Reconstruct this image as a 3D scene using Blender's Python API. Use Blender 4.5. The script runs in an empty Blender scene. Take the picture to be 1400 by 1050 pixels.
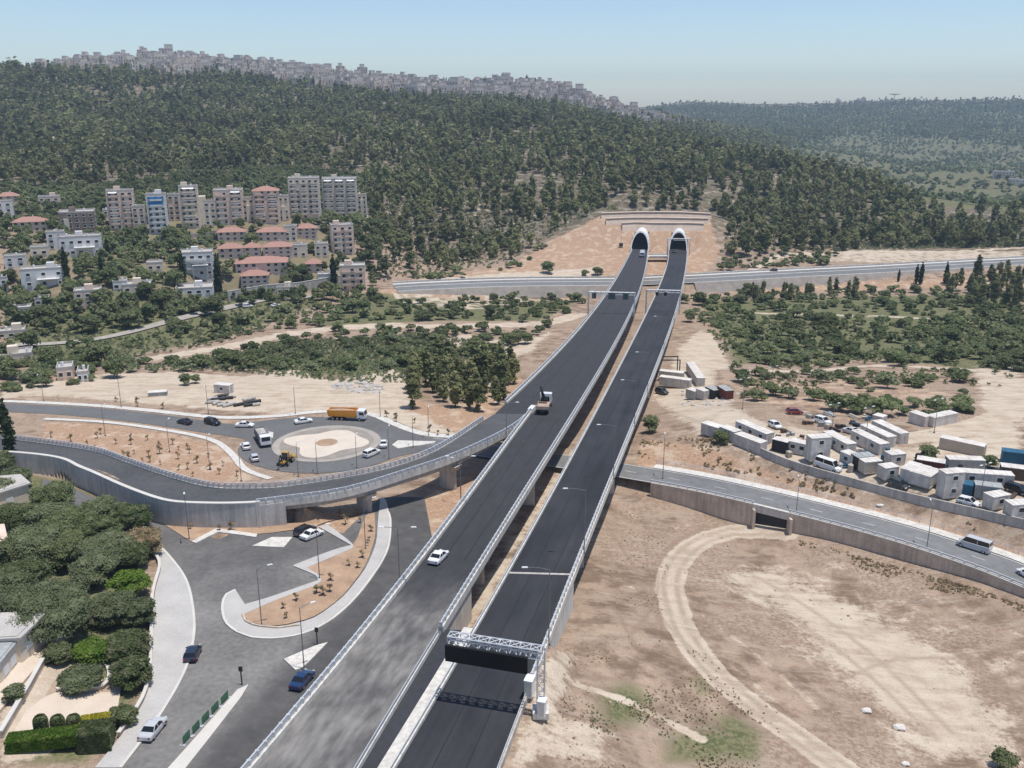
import bpy, bmesh, math, random
import numpy as np
from mathutils import Vector, Matrix
random.seed(7); RNG = np.random.default_rng(7)
scene = bpy.context.scene
# ---------------------------------------------------------------- camera
FPX = 1250.0; CZ = 65.0; PITCH = math.atan(384/FPX)
cam_d = bpy.data.cameras.new('camera'); cam = bpy.data.objects.new('camera', cam_d)
scene.collection.objects.link(cam); scene.camera = cam
cam.location = (0, 0, CZ); cam.rotation_euler = (math.radians(90)-PITCH, 0, 0)
cam_d.sensor_width = 36; cam_d.lens = 36*FPX/1400; cam_d.clip_start = 1; cam_d.clip_end = 20000
# ---------------------------------------------------------------- world, sun
SUN_DIR = Vector((0.19, -0.07, 1.0)).normalized()
SEL = math.asin(SUN_DIR.z); SAZ = math.atan2(SUN_DIR.x, SUN_DIR.y)
w = bpy.data.worlds.new('World'); scene.world = w; w.use_nodes = True
nt = w.node_tree; nt.nodes.clear()
sky = nt.nodes.new('ShaderNodeTexSky'); sky.sky_type = 'NISHITA'; sky.sun_disc = False
sky.sun_elevation = SEL; sky.sun_rotation = SAZ; sky.altitude = 300
sky.air_density = 0.9; sky.dust_density = 0.48; sky.ozone_density = 2.3
bg = nt.nodes.new('ShaderNodeBackground'); bg.inputs[1].default_value = 0.142
wo = nt.nodes.new('ShaderNodeOutputWorld')
nt.links.new(sky.outputs[0], bg.inputs[0]); nt.links.new(bg.outputs[0], wo.inputs[0])
sd = bpy.data.lights.new('sun', 'SUN'); sd.energy = 4.3; sd.angle = math.radians(0.5); sd.color = (1, .955, .89)
sun = bpy.data.objects.new('sun', sd); scene.collection.objects.link(sun)
sun.rotation_euler = (-SUN_DIR).to_track_quat('-Z', 'Y').to_euler(); sun.location = (100, 100, 400)
scene.view_settings.view_transform = 'Standard'; scene.view_settings.look = 'None'
scene.view_settings.exposure = 0.0; scene.view_settings.gamma = 1
# ---------------------------------------------------------------- pixel <-> world
cp_, sp_ = math.cos(PITCH), math.sin(PITCH)
def ray(px, py):
    u = (np.asarray(px, float)-700)/FPX; v = (525-np.asarray(py, float))/FPX
    return np.stack([u, cp_+v*sp_, -sp_+v*cp_], -1)
def at_z(px, py, z):
    d = ray(px, py); t = (z-CZ)/d[..., 2]
    return Vector((float(d[0]*t), float(d[1]*t), float(z)))
def at_d(px, py, dist):
    d = ray(px, py); t = dist/math.hypot(d[0], d[1])
    return Vector((float(d[0]*t), float(d[1]*t), float(CZ+d[2]*t)))
def at_az(px, dist, z):
    u = (px-700)/FPX; v = 1/cp_; n = math.hypot(u, v)
    return Vector((u/n*dist, v/n*dist, z))
# ---------------------------------------------------------------- terrain surface
CP = []
for px, py, z in [
 (100,1040,-7),(20,1000,-6),(20,900,-5.5),(60,800,-8),(20,700,-9),(-60,800,-7),(-200,900,-6),(250,780,-9.0),(350,790,-9.0),(450,750,-9.2),
 (560,740,-10.2),(560,700,-11.2),(400,900,-8.8),(300,1000,-7.8),(207,1003,-7.8),(300,1040,-7.5),(410,950,-8),(180,900,-8.5),(220,740,-9.2),
 (100,680,-9.8),(0,640,-11),(300,722,-8.8),(350,722,-8.9),(160,722,-9.3),
 (600,650,-12.5),(640,640,-13),
 (0,560,-14),(100,563,-14),(200,573,-14),(300,585,-13.8),(445,605,-13.5),(540,610,-13.2),(445,575,-13.8),(360,620,-13.4),(445,645,-13.0),(610,608,-13.4),
 (250,540,-15),(400,540,-15),(520,530,-16),(620,560,-15),(80,520,-17),(0,520,-17),
 (760,560,-17),(700,520,-20),(650,470,-23),(760,450,-25),(850,420,-27),(500,490,-20),(300,475,-22),(400,480,-22),(180,495,-20.5),(0,480,-20),
 (700,430,-26),(550,425,-24),(300,430,-23),(100,440,-21),(0,420,-20),(470,402,-24),(640,408,-27),(780,400,-28),
 (940,1040,-7.5),(800,1040,-2.2),(760,1000,-1.4),(1000,1000,-8),(1300,1000,-13.5),(1400,900,-14.3),(1100,850,-14),(900,850,-9.5),(820,850,-7.2),
 (862,722,-15),(1000,715,-16.4),(1200,775,-15.7),(1400,850,-13.9),(1500,900,-13.5),(1300,812,-14.9),(1250,880,-15),(1100,1000,-10),(1200,940,-12.8),
 (880,620,-11.6),(1000,640,-10.5),(1200,690,-10),(1400,750,-10),
 (1050,600,-7.5),(1200,640,-7),(1350,660,-7),(1400,690,-7),(1500,700,-7),(1000,560,-10),(930,560,-14),(930,500,-17),(950,460,-22),(1100,575,-8.5),
 (1250,590,-8.5),(1400,570,-9),(1100,530,-14),(1200,540,-12),(1350,530,-13),(1100,500,-20),(1200,480,-22),(1300,490,-19),(1400,500,-17),
 (1200,440,-26),(1350,430,-25),(1100,420,-27),(1000,430,-27),(950,415,-28),(1400,400,-25),(1200,400,-27),(1000,400,-27.5),
 (820,360,-23),(700,365,-23),(600,370,-23),(1000,362,-23.5),(1100,352,-22),(1200,347,-21),(1400,340,-20)]:
    CP.append(at_z(px, py, z))
for px, py, d in [
 (-250,100,1150),(0,106,1150),(60,99,1250),(150,86,1330),(250,82,1360),(350,88,1350),(450,101,1300),(550,117,1280),(620,121,1300),(700,117,1380),(760,122,1350),(830,146,1250),
 (880,160,1350),(940,172,1500),(1000,186,1650),
 (-250,200,750),(0,200,760),(200,200,750),(400,200,730),(600,205,700),(800,222,650),(930,238,610),(1030,262,580),
 (-250,150,950),(0,150,960),(300,150,950),(600,155,930),(800,172,860),(900,192,800),(980,205,780),(1080,232,700),(1180,262,630),(1290,288,600),(1400,312,560),(1600,330,540),
 (400,250,560),(250,252,560),(100,255,570),(0,262,560),(700,262,560),(550,300,480),(860,272,520),(840,292,500),(960,292,500),(700,310,470),(1050,310,500),
 (440,306,425),(350,306,420),(200,312,425),(100,320,425),(0,320,420),(-200,320,420),(350,348,388),(200,350,385),(60,370,360),(340,398,345),(150,400,330),(-100,400,330),
 (600,350,430),(1200,320,530),(1350,325,560),
 (1250,222,1700),(1400,205,1900),(1600,205,1900),(1130,195,1900),(1250,172,2400),(1400,165,2500),(1600,165,2500),(1100,168,2400),(960,162,2500),
 (880,147,3000),(950,138,3000),(1040,144,3000),(1110,142,3000),(1170,141,3000),(1230,137,3000),(1300,138,3000),(1400,136,3000),(1600,138,3000),(1380,245,1150),(1500,250,1150)]:
    CP.append(at_d(px, py, d*1.29))
for px, d, z in [(1050,900,-15),(1100,1200,-40),(1200,1000,-40),(1300,850,-42),(1400,800,-42),(1000,1200,0),(1600,850,-40),
 (-300,2000,50),(0,2000,60),(300,2000,70),(500,2000,60),(700,2000,60),(850,2100,10),(-300,3500,0),(0,3500,0),(400,3500,0),(800,4200,-20),(1200,4200,0),(1600,4200,0),
 (700,4400,-20),(-300,4400,-20),(1600,4400,-20),(-1200,150,-8),(-1200,600,20),(-1200,1400,90),(2600,150,-8),(2600,600,-10),(2600,1400,-10),(-2500,3000,0),(4000,3000,0),(-600,60,-6),(1900,60,-8),
 (850,505,-14),(920,505,-14),(980,505,-14),(890,560,6)]:
    CP.append(at_az(px, d*1.29, z))
for x, y, z in [(0,5,-2),(-50,13,-4),(50,13,-5),(-115,25,-5),(115,25,-10),(0,50,-1)]: CP.append(Vector((x, y, z)))
for px, py, z in [(440,1050,-7.6),(500,930,-8.3),(560,850,-9),(600,805,-9.6),(400,1000,-8),(735,700,-13),(700,765,-11.5),(800,590,-16.5),(830,560,-18.5),(846,700,-15.2),(826,740,-13),(890,560,-17)]: CP.append(at_z(px, py, z))
for px in (835, 858, 876, 900, 925, 950, 970): CP.append(at_az(px, 520, -21.5)); CP.append(at_az(px, 548, -20)); CP.append(at_az(px, 572, -8.0)); CP.append(at_az(px, 590, -3.0))
CPA = np.array([tuple(c) for c in CP]); CC = 9.0
def _solve():
    X = CPA[:, :2]; n = len(X)
    r = np.sqrt(((X[:, None]-X[None])**2).sum(-1)+CC*CC)
    A = np.zeros((n+3, n+3)); A[:n, :n] = -r+np.eye(n)*0.4; A[:n, n] = 1; A[:n, n+1:] = X/1000; A[n, :n] = 1; A[n+1:, :n] = X.T/1000
    b = np.zeros(n+3); b[:n] = CPA[:, 2]
    return np.linalg.solve(A, b)
CW = _solve()
def rbf(x, y):
    x = np.asarray(x, float); y = np.asarray(y, float); sh = x.shape; x = x.ravel(); y = y.ravel()
    out = np.empty(len(x)); n = len(CPA)
    for i in range(0, len(x), 20000):
        xs = x[i:i+20000, None]; ys = y[i:i+20000, None]
        r = np.sqrt((xs-CPA[None, :, 0])**2+(ys-CPA[None, :, 1])**2+CC*CC)
        out[i:i+20000] = -(r@CW[:n])+CW[n]+(xs[:, 0]*CW[n+1]+ys[:, 0]*CW[n+2])/1000
    return out.reshape(sh)
def sstep(t): t = np.clip(t, 0, 1); return t*t*(3-2*t)
def poly_dist(x, y, P):           # nearest point on a polyline: distance, side (+ left), z, fraction
    best = np.full(x.shape, 1e18); side = np.zeros(x.shape); zz = np.zeros(x.shape)
    for i in range(len(P)-1):
        ax, ay, az = P[i]; bx, by, bz = P[i+1]; dx, dy = bx-ax, by-ay; L2 = dx*dx+dy*dy+1e-9
        t = np.clip(((x-ax)*dx+(y-ay)*dy)/L2, 0, 1)
        d2 = (x-ax-t*dx)**2+(y-ay-t*dy)**2; m = d2 < best
        best = np.where(m, d2, best); side = np.where(m, np.sign(dx*(y-ay)-dy*(x-ax)), side); zz = np.where(m, az+t*(bz-az), zz)
    return np.sqrt(best), side, zz
def smooth_path(P, step=3.0):
    P = [Vector(p) for p in P]; Q = [P[0]*2-P[1]]+P+[P[-1]*2-P[-2]]; out = []
    for i in range(1, len(Q)-2):
        a, b, c, d = Q[i-1:i+3]; n = max(1, int((c-b).length/step))
        for k in range(n):
            t = k/n
            out.append(0.5*((2*b)+(c-a)*t+(2*a-5*b+4*c-d)*t*t+(3*b-a-3*c+d)*t*t*t))
    out.append(P[-1]); return out
def deck_z(Y):
    return float(np.interp(Y, [0, 78, 127, 200, 309, 538, 640], [2.6, 0, -2.2, -5.4, -10, -19, -20.5]))
def at_deck(px, py, dz=0):
    z = 0
    for _ in range(30):
        p = at_z(px, py, z+dz); z = .5*z+.5*deck_z(p.y)
    return Vector((p.x, p.y, deck_z(p.y)+dz))
LL = [(345,1050),(440,930),(477,893),(537,810),(586,753),(600,735),(649,669),(674,632),(697,598),(722,570)]
LU = [(600,617),(650,586),(694,551),(743,501),(783,459),(811,424),(837,396),(854,356),(866,338)]
LR = [(490,1050),(545,962),(607,862),(654,775),(700,701),(737,644),(769,598),(797,550),(837,479),(866,419),(883,370),(886,344)]
RL = [(540,1050),(587,961),(618,911),(650,864),(693,787),(716,750),(771,644),(800,589),(829,535),(860,475),(889,421),(908,373),(914,347)]
RR = [(687,1050),(713,975),(739,890),(781,800),(799,750),(837,652),(857,606),(889,532),(900,493),(923,430),(937,376),(940,344)]
def edge_fn(P, deg=3):
    W = [at_deck(*p) for p in P]; ys = np.array([p.y for p in W]); xs = np.array([p.x for p in W])
    c = np.polyfit(ys/400, xs, deg); y1 = ys.min()-3; s1 = (np.polyval(c, (y1+3)/400)-np.polyval(c, y1/400))/3
    def f(y):
        yy = np.asarray(y, float); r = np.where(yy < y1, np.polyval(c, y1/400)+(yy-y1)*s1, np.polyval(c, yy/400)); return float(r) if r.ndim == 0 else r
    return f
fLR, fRL, fRR = edge_fn(LR, 4), edge_fn(RL, 4), edge_fn(RR, 4)
fLL = edge_fn(LL, 3)
YE = at_deck(876, 342).y                              # the portals
YA = at_deck(607, 862).y
fLU_ = edge_fn(LU[2:], 3)
VROAD = smooth_path([at_z(*a) for a in [(585,604,-13.3),(650,612,-13),(760,627,-12.4),(870,644,-12),(1000,668,-11.8),(1200,717,-11.8),(1330,757,-11.8),(1400,783,-11.8),(1500,824,-11.8),(1620,880,-11.8)]])
RF = [((-140,584),-8.5),((43,605),-7.1),((129,618),-6.2),((171,632),-5.6),((229,652),-5.1),((286,667),-4.8),((340,669),-4.6),((386,667),-4.6),((471,654),-4.6),((543,638),-4.7),((600,615),-4.9),((657,578),-5.2)]
RN = [((-140,612),-8.5),((57,626),-7.1),((114,644),-6.3),((171,669),-5.6),((214,685),-5.1),((243,691),-5.0),((300,693),-4.7),((351,691.5),-4.6),((386,687),-4.6),((471,675),-4.6),((557,649),-4.7),((628,624),-4.9),((697,590),-5.2)]
def lpath(L): return [at_z(p[0][0], p[0][1], p[1]) for p in L]
def equal(P, n):
    L = [0]
    for a, b in zip(P, P[1:]): L.append(L[-1]+(b-a).length)
    out = []
    for s in np.linspace(0, L[-1], n):
        i = min(len(L)-2, int(np.searchsorted(L, s, 'right')-1)); t = (s-L[i])/max(1e-6, L[i+1]-L[i]); out.append(P[i].lerp(P[i+1], t))
    return out
RAMPZ_ = [(-140,588,-8.5),(60,613,-7),(130,630,-6),(200,655,-5.2),(250,668,-4.9),(300,675,-4.7),(350,678,-4.5)]
_f = equal(smooth_path(lpath(RF[:8]), 2), 60); _n = equal(smooth_path(lpath(RN[:9]), 2), 60)
RAMPW = [a.lerp(b, .5) for a, b in zip(_f, _n)][:57]
HWAY = smooth_path([at_z(*a) for a in [(300,412,-25),(420,404,-24),(530,394,-23),(620,389,-22.5),(720,386,-22.3),(850,385,-22.3),(950,381,-22.3),(1100,373,-22),(1200,368,-22),(1400,357,-21.5),(1600,347,-21)]], 8)
APPR_ = [Vector((-24, 20, .7)), Vector((-15.5, 54, -.3)), Vector((-12.2, 66, -.7)), Vector((-9.5, 74, -1.3))]
CORR = [(VROAD, 5.6, 3.4, 7, 0.5), (RAMPW, 4.6, 2.3, 10, 0.5), (HWAY, 11, 9.5, 14, 7.0)]
def noise2(x, y, s, seed=0):
    a = np.sin(x/s*1.7+seed+1.3*np.sin(y/s*1.1+seed))+np.sin(y/s*2.1+seed*2+1.7*np.sin(x/s*.9))+.5*np.sin((x+y)/s*3.3+seed*3)
    return a/2.5
def terr(x, y):
    x = np.asarray(x, float); y = np.asarray(y, float)
    z = rbf(x, y)
    d = np.hypot(x, y)
    rough = np.clip((d-560)/700, 0, 1)
    z = z+rough*(noise2(x, y, 60, 1)*3.5+noise2(x, y, 170, 2)*6)*np.clip((3300-d)/1000, .3, 1)
    for P, hw, hr, fl, fr in CORR:
        dd, side, pz = poly_dist(x, y, [tuple(p) for p in P])
        f = np.where(side > 0, fl, fr); wgt = 1-sstep((dd-np.where(side > 0, hw, hr))/f); z = z*(1-wgt)+(pz-.06)*wgt
    # approach platform at the near end of the two decks
    xl = fLL(y)+.5; xr = fRR(y)+.1
    wx = np.minimum(sstep((x-xl+.1)/.6), sstep((xr+4.5-x)/4.0)); wy = sstep((YA+2-y)/6)
    dz = np.interp(y, [0, 78, 127], [2.6, 0, -2.2])-.38
    wgt = wx*wy; z = z*(1-wgt)+dz*wgt
    # the cutting is kept clear of the two carriageways in front of the portals
    for f0, f1 in ((fLU_, fLR), (fRL, fRR)):
        m = (y > YE-70) & (y < YE+5); c = (f0(y)+f1(y))/2; lim = np.interp(y, [309, 538, 640], [-10, -19, -20.5])-.7+np.maximum(0, np.abs(x-c)-7)*1.1
        z = np.where(m, np.minimum(z, lim), z)
    return z
def tz(x, y): return float(terr(np.array([x]), np.array([y]))[0])
def T(pxs, pys=None):             # pixels -> first hit on the terrain
    pts = np.array(pxs, float) if pys is None else np.stack([pxs, pys], -1)
    pts = np.atleast_2d(pts); D = ray(pts[:, 0], pts[:, 1]); h = np.hypot(D[:, 0], D[:, 1])
    D = D/h[:, None]; ts = np.exp(np.linspace(math.log(30), math.log(7000), 460))
    out = []
    X = D[:, 0:1]*ts; Y = D[:, 1:2]*ts; Z = CZ+D[:, 2:3]*ts; G = terr(X, Y)
    for i in range(len(pts)):
        b = np.nonzero(Z[i] < G[i])[0]
        if len(b) == 0 or b[0] == 0: out.append(None if len(b) == 0 else Vector((X[i, 0], Y[i, 0], G[i, 0]))); continue
        k = b[0]; g0 = Z[i, k-1]-G[i, k-1]; g1 = Z[i, k]-G[i, k]; t = ts[k-1]+(ts[k]-ts[k-1])*g0/(g0-g1)
        x, y = D[i, 0]*t, D[i, 1]*t; out.append(Vector((x, y, 0)))
    zz = terr(np.array([p.x if p else 0 for p in out]), np.array([p.y if p else 100 for p in out]))
    for p, z in zip(out, zz):
        if p: p.z = float(z)
    return out
def T1(px, py): return T([(px, py)])[0]
# ---------------------------------------------------------------- helpers
COL = scene.collection
MATS = {}
def mat(name, c, rough=.8, metal=0.0, var=.18, scale=.35, bump=0.0, fine=4.0, spec=.3, grime=None, coat=0):
    """procedural material: large and fine noise vary the base colour"""
    if name in MATS: return MATS[name]
    m = bpy.data.materials.new(name); m.use_nodes = True; nt = m.node_tree; N = nt.nodes; L = nt.links
    b = N['Principled BSDF']; b.inputs['Roughness'].default_value = rough; b.inputs['Metallic'].default_value = metal
    b.inputs['Specular IOR Level'].default_value = spec
    if coat: b.inputs['Coat Weight'].default_value = coat
    geo = N.new('ShaderNodeNewGeometry')
    n1 = N.new('ShaderNodeTexNoise'); n1.inputs['Scale'].default_value = scale; n1.inputs['Detail'].default_value = 5
    n2 = N.new('ShaderNodeTexNoise'); n2.inputs['Scale'].default_value = scale*fine*3; n2.inputs['Detail'].default_value = 3
    L.new(geo.outputs['Position'], n1.inputs['Vector']); L.new(geo.outputs['Position'], n2.inputs['Vector'])
    ad = N.new('ShaderNodeMath'); ad.operation = 'ADD'; L.new(n1.outputs[0], ad.inputs[0]); L.new(n2.outputs[0], ad.inputs[1])
    mr = N.new('ShaderNodeMapRange'); mr.inputs[1].default_value = .55; mr.inputs[2].default_value = 1.45
    L.new(ad.outputs[0], mr.inputs[0])
    mx = N.new('ShaderNodeMix'); mx.data_type = 'RGBA'; L.new(mr.outputs[0], mx.inputs[0])
    g = grime or tuple(x*(1-var*1.6) for x in c)
    mx.inputs[6].default_value = (*g, 1); mx.inputs[7].default_value = (*[min(1, x*(1+var)) for x in c], 1)
    csock = mx.outputs[2]
    if name in ('concrete', 'pale_concrete', 'grey_block_wall', 'stone_wall', 'cabin_white', 'container_grey', 'container_red'):   # rain streaks and stains down the faces
        mp = N.new('ShaderNodeMapping'); mp.inputs['Scale'].default_value = (1.3, 1.3, .14); ns = N.new('ShaderNodeTexNoise'); ns.inputs['Scale'].default_value = 1.1; ns.inputs['Detail'].default_value = 6; L.new(geo.outputs['Position'], mp.inputs[0]); L.new(mp.outputs[0], ns.inputs['Vector'])
        ms = N.new('ShaderNodeMapRange'); ms.inputs[1].default_value = .38; ms.inputs[2].default_value = .66; ms.inputs[3].default_value = 1.12; ms.inputs[4].default_value = .82; L.new(ns.outputs[0], ms.inputs[0])
        mm = N.new('ShaderNodeMix'); mm.data_type = 'RGBA'; mm.blend_type = 'MULTIPLY'; mm.inputs[0].default_value = .85; L.new(csock, mm.inputs[6]); L.new(ms.outputs[0], mm.inputs[7]); csock = mm.outputs[2]
    L.new(csock, b.inputs['Base Color'])
    if bump:
        bp = N.new('ShaderNodeBump'); bp.inputs['Strength'].default_value = bump; bp.inputs['Distance'].default_value = .1
        L.new(n2.outputs[0], bp.inputs['Height']); L.new(bp.outputs[0], b.inputs['Normal'])
    MATS[name] = m; return m
M = lambda n: MATS[n]
def paving(name, dark, light, ang=.245):
    m = bpy.data.materials.new(name); m.use_nodes = True; nt = m.node_tree; N = nt.nodes; L = nt.links; b = N['Principled BSDF']; b.inputs['Roughness'].default_value = .78; b.inputs['Specular IOR Level'].default_value = .3
    geo = N.new('ShaderNodeNewGeometry'); r1 = N.new('ShaderNodeMapping'); r1.inputs['Rotation'].default_value = (0,0,ang); s1 = N.new('ShaderNodeMapping'); s1.inputs['Scale'].default_value = (.55,.022,1); L.new(geo.outputs['Position'], r1.inputs[0]); L.new(r1.outputs[0], s1.inputs[0])
    n = N.new('ShaderNodeTexNoise'); n.inputs['Scale'].default_value = 1; n.inputs['Detail'].default_value = 5; n.inputs['Roughness'].default_value = .65; L.new(s1.outputs[0], n.inputs['Vector'])
    n2 = N.new('ShaderNodeTexNoise'); n2.inputs['Scale'].default_value = .09; n2.inputs['Detail'].default_value = 5; L.new(geo.outputs['Position'], n2.inputs['Vector']); n3 = N.new('ShaderNodeTexNoise'); n3.inputs['Scale'].default_value = 3; L.new(geo.outputs['Position'], n3.inputs['Vector'])
    a = N.new('ShaderNodeMath'); a.operation = 'ADD'; L.new(n.outputs[0], a.inputs[0]); L.new(n2.outputs[0], a.inputs[1]); a2 = N.new('ShaderNodeMath'); a2.operation = 'MULTIPLY_ADD'; L.new(n3.outputs[0], a2.inputs[0]); a2.inputs[1].default_value = .25; L.new(a.outputs[0], a2.inputs[2])
    mr = N.new('ShaderNodeMapRange'); mr.inputs[1].default_value = .8; mr.inputs[2].default_value = 1.45; L.new(a2.outputs[0], mr.inputs[0]); mx = N.new('ShaderNodeMix'); mx.data_type = 'RGBA'; mx.inputs[6].default_value = (*dark,1); mx.inputs[7].default_value = (*light,1); L.new(mr.outputs[0], mx.inputs[0]); L.new(mx.outputs[2], b.inputs['Base Color']); MATS[name] = m
paving('paving_fresh', (.018,.019,.023), (.046,.046,.051))
mat('concrete', (.46,.43,.39), .85, var=.16, scale=.25)
mat('pale_concrete', (.60,.57,.52), .85, var=.12, scale=.4)
mat('sidewalk_paving', (.47,.45,.425), .85, var=.13, scale=.3)
mat('kerb_stone', (.60,.57,.52), .8, var=.1)
mat('grey_block_wall', (.50,.475,.44), .9, var=.2, scale=.3)
mat('stone_wall', (.52,.44,.36), .9, var=.25, scale=.35)
mat('asphalt_fresh', (.043,.044,.050), .72, var=.22, scale=.06, fine=8)
mat('asphalt', (.085,.085,.088), .85, var=.25, scale=.09, grime=(.055,.056,.06))
mat('asphalt_dusty', (.20,.19,.178), .9, var=.3, scale=.11, grime=(.12,.115,.11))
mat('asphalt_old', (.13,.13,.13), .9, var=.3, scale=.12, grime=(.10,.098,.096))
mat('highway_asphalt', (.19,.19,.19), .9, var=.2, scale=.05)
mat('lamp_steel', (.22,.225,.23), .5, .5, var=.1)
mat('gravel_bank', (.31,.275,.24), .95, var=.25, scale=.3, bump=.3)
mat('dark_steel', (.03,.03,.032), .6, var=.1)
mat('galvanised', (.62,.63,.64), .45, .35, var=.1, scale=.8)
mat('white_metal', (.75,.75,.74), .5, var=.08)
mat('black_panel', (.006,.006,.007), .6, var=.2)
mat('sign_green', (.02,.10,.16), .5, var=.1)
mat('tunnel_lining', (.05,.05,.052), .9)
mat('road_paint', (.7,.7,.68), .8, var=.15)
mat('dirt', (.44,.33,.25), .95, var=.2, scale=.3, bump=.3)
mat('red_soil', (.42,.285,.19), .95, var=.28, scale=.4, bump=.4)
mat('glass', (.012,.015,.018), .12, spec=.6, var=.1)
mat('window_glass', (.03,.035,.04), .2, spec=.5, var=.3)
mat('tyre', (.012,.012,.012), .85, var=.2)
mat('rim', (.45,.45,.46), .35, .6)
mat('headlight', (.7,.7,.7), .2); mat('taillight', (.35,.01,.01), .3)
mat('bark', (.10,.075,.055), .95, var=.3, scale=2)
for n, c in dict(white=(.78,.78,.77), silver=(.52,.53,.55), black=(.012,.013,.015), navy=(.012,.02,.045), blue=(.01,.035,.11), grey=(.2,.21,.22), orange=(.78,.30,.012), yellow=(.5,.3,.03), red=(.25,.03,.025), dgrey=(.05,.052,.056)).items():
    mat('paint_'+n, c, .32, .0, var=.05, scale=2, coat=.6, spec=.5)
def newobj(name, me, parent=None, loc=(0,0,0), rz=0):
    o = bpy.data.objects.new(name, me); COL.objects.link(o); o.location = loc; o.rotation_euler = (0,0,rz)
    if parent is not None: o.parent = parent
    return o
def tag(o, label=None, cat=None, group=None, kind=None):
    if label: o['label'] = label
    if cat: o['category'] = cat
    if group: o['group'] = group
    if kind: o['kind'] = kind
    return o
def thing(name, label, cat, loc=(0,0,0), rz=0, group=None): return tag(newobj(name, None, None, loc, rz), label, cat, group)
def copy_tree(o, parent=None, **kw):
    c = o.copy(); COL.objects.link(c)
    if parent is not None: c.parent = parent
    for ch in KIDS.get(o.name, []) or list(o.children): copy_tree(ch, c)
    return c
KIDS = {}
def place(proto, used, loc, rz, label, group=None, s=None):
    o = proto if not used[0] else copy_tree(proto); used[0] = True
    o.location = loc; o.rotation_euler = (0,0,rz); o['label'] = label
    if s: o.scale = s if hasattr(s, '__len__') else (s,s,s)
    if group: o['group'] = group
    return o
class MB:
    def __init__(s): s.v = []; s.f = []; s.m = []
    def add(s, vs, fs, mi=0):
        n = len(s.v); s.v += [tuple(v) for v in vs]; s.f += [tuple(i+n for i in f) for f in fs]; s.m += [mi]*len(fs); return s
    def box(s, c, d, mi=0, rz=0, taper=1.0):
        x, y, z = c; a, b, h = d[0]/2, d[1]/2, d[2]/2; co, si = math.cos(rz), math.sin(rz); vs = []
        for zz, t in ((-h, 1), (h, taper)):
            for sx, sy in ((-1,-1),(1,-1),(1,1),(-1,1)):
                px, py = sx*a*t, sy*b*t; vs.append((x+px*co-py*si, y+px*si+py*co, z+zz))
        return s.add(vs, [(0,3,2,1),(4,5,6,7),(0,1,5,4),(1,2,6,5),(2,3,7,6),(3,0,4,7)], mi)
    def bar(s, a, b, r, mi=0, n=6, r2=None):
        a = Vector(a); b = Vector(b); d = (b-a)
        if d.length < 1e-6: return s
        d.normalize(); u = d.cross(Vector((0,0,1)) if abs(d.z) < .9 else Vector((1,0,0))).normalized(); w = d.cross(u); vs = []
        r2 = r if r2 is None else r2
        for p, rr in ((a, r), (b, r2)):
            for k in range(n):
                t = 2*math.pi*k/n; vs.append(p+(u*math.cos(t)+w*math.sin(t))*rr)
        fs = [(k, (k+1) % n, n+(k+1) % n, n+k) for k in range(n)]+[tuple(range(n))[::-1], tuple(range(n, 2*n))]
        return s.add(vs, fs, mi)
    def prism(s, P, z0, z1, mi=0, top=None):          # footprint extruded
        n = len(P); vs = [(p[0], p[1], z0) for p in P]+[(p[0], p[1], z1) for p in P]
        s.add(vs, [(k, (k+1) % n, n+(k+1) % n, n+k) for k in range(n)]+[tuple(range(n))[::-1]], mi)
        s.add([(p[0], p[1], z1) for p in P], [tuple(range(n))], mi if top is None else top); return s
    def profile(s, P, y0, y1, mi=0):                  # xz outline extruded along y
        n = len(P); vs = [(p[0], y0, p[1]) for p in P]+[(p[0], y1, p[1]) for p in P]
        return s.add(vs, [(k, n+k, n+(k+1) % n, (k+1) % n) for k in range(n)]+[tuple(range(n)), tuple(range(n, 2*n))[::-1]], mi)
    def mesh(s, name, mats, smooth=False):
        me = bpy.data.meshes.new(name); me.from_pydata(s.v, [], s.f)
        for m in (mats if isinstance(mats, (list, tuple)) else [mats]): me.materials.append(MATS[m] if isinstance(m, str) else m)
        me.polygons.foreach_set('material_index', s.m)
        if smooth: me.polygons.foreach_set('use_smooth', [True]*len(s.f))
        me.update(); return me
    def build(s, name, mats, parent=None, loc=(0,0,0), rz=0, smooth=False):
        return newobj(name, s.mesh(name, mats, smooth), parent, loc, rz)
def tangents(P):
    out = []
    for i in range(len(P)):
        a = P[max(0, i-1)]; b = P[min(len(P)-1, i+1)]; d = Vector((b[0]-a[0], b[1]-a[1], 0)); d.normalize(); out.append(d)
    return out
def sweep(mb, P, cs, mi=0, cap=True):                 # cs: list of (lateral to the right, z) closed outline
    Tn = tangents(P); n = len(cs); vs = []
    for p, t in zip(P, Tn):
        r = Vector((t.y, -t.x, 0))
        for a, z in cs: vs.append((p[0]+r.x*a, p[1]+r.y*a, p[2]+z))
    fs = []
    for i in range(len(P)-1):
        for k in range(n):
            k2 = (k+1) % n; fs.append((i*n+k, (i+1)*n+k, (i+1)*n+k2, i*n+k2))
    if cap: fs += [tuple(range(n)), tuple(range((len(P)-1)*n, len(P)*n))[::-1]]
    return mb.add(vs, fs, mi)
def rect(a0, a1, z0, z1): return [(a0,z0),(a1,z0),(a1,z1),(a0,z1)]
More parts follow.
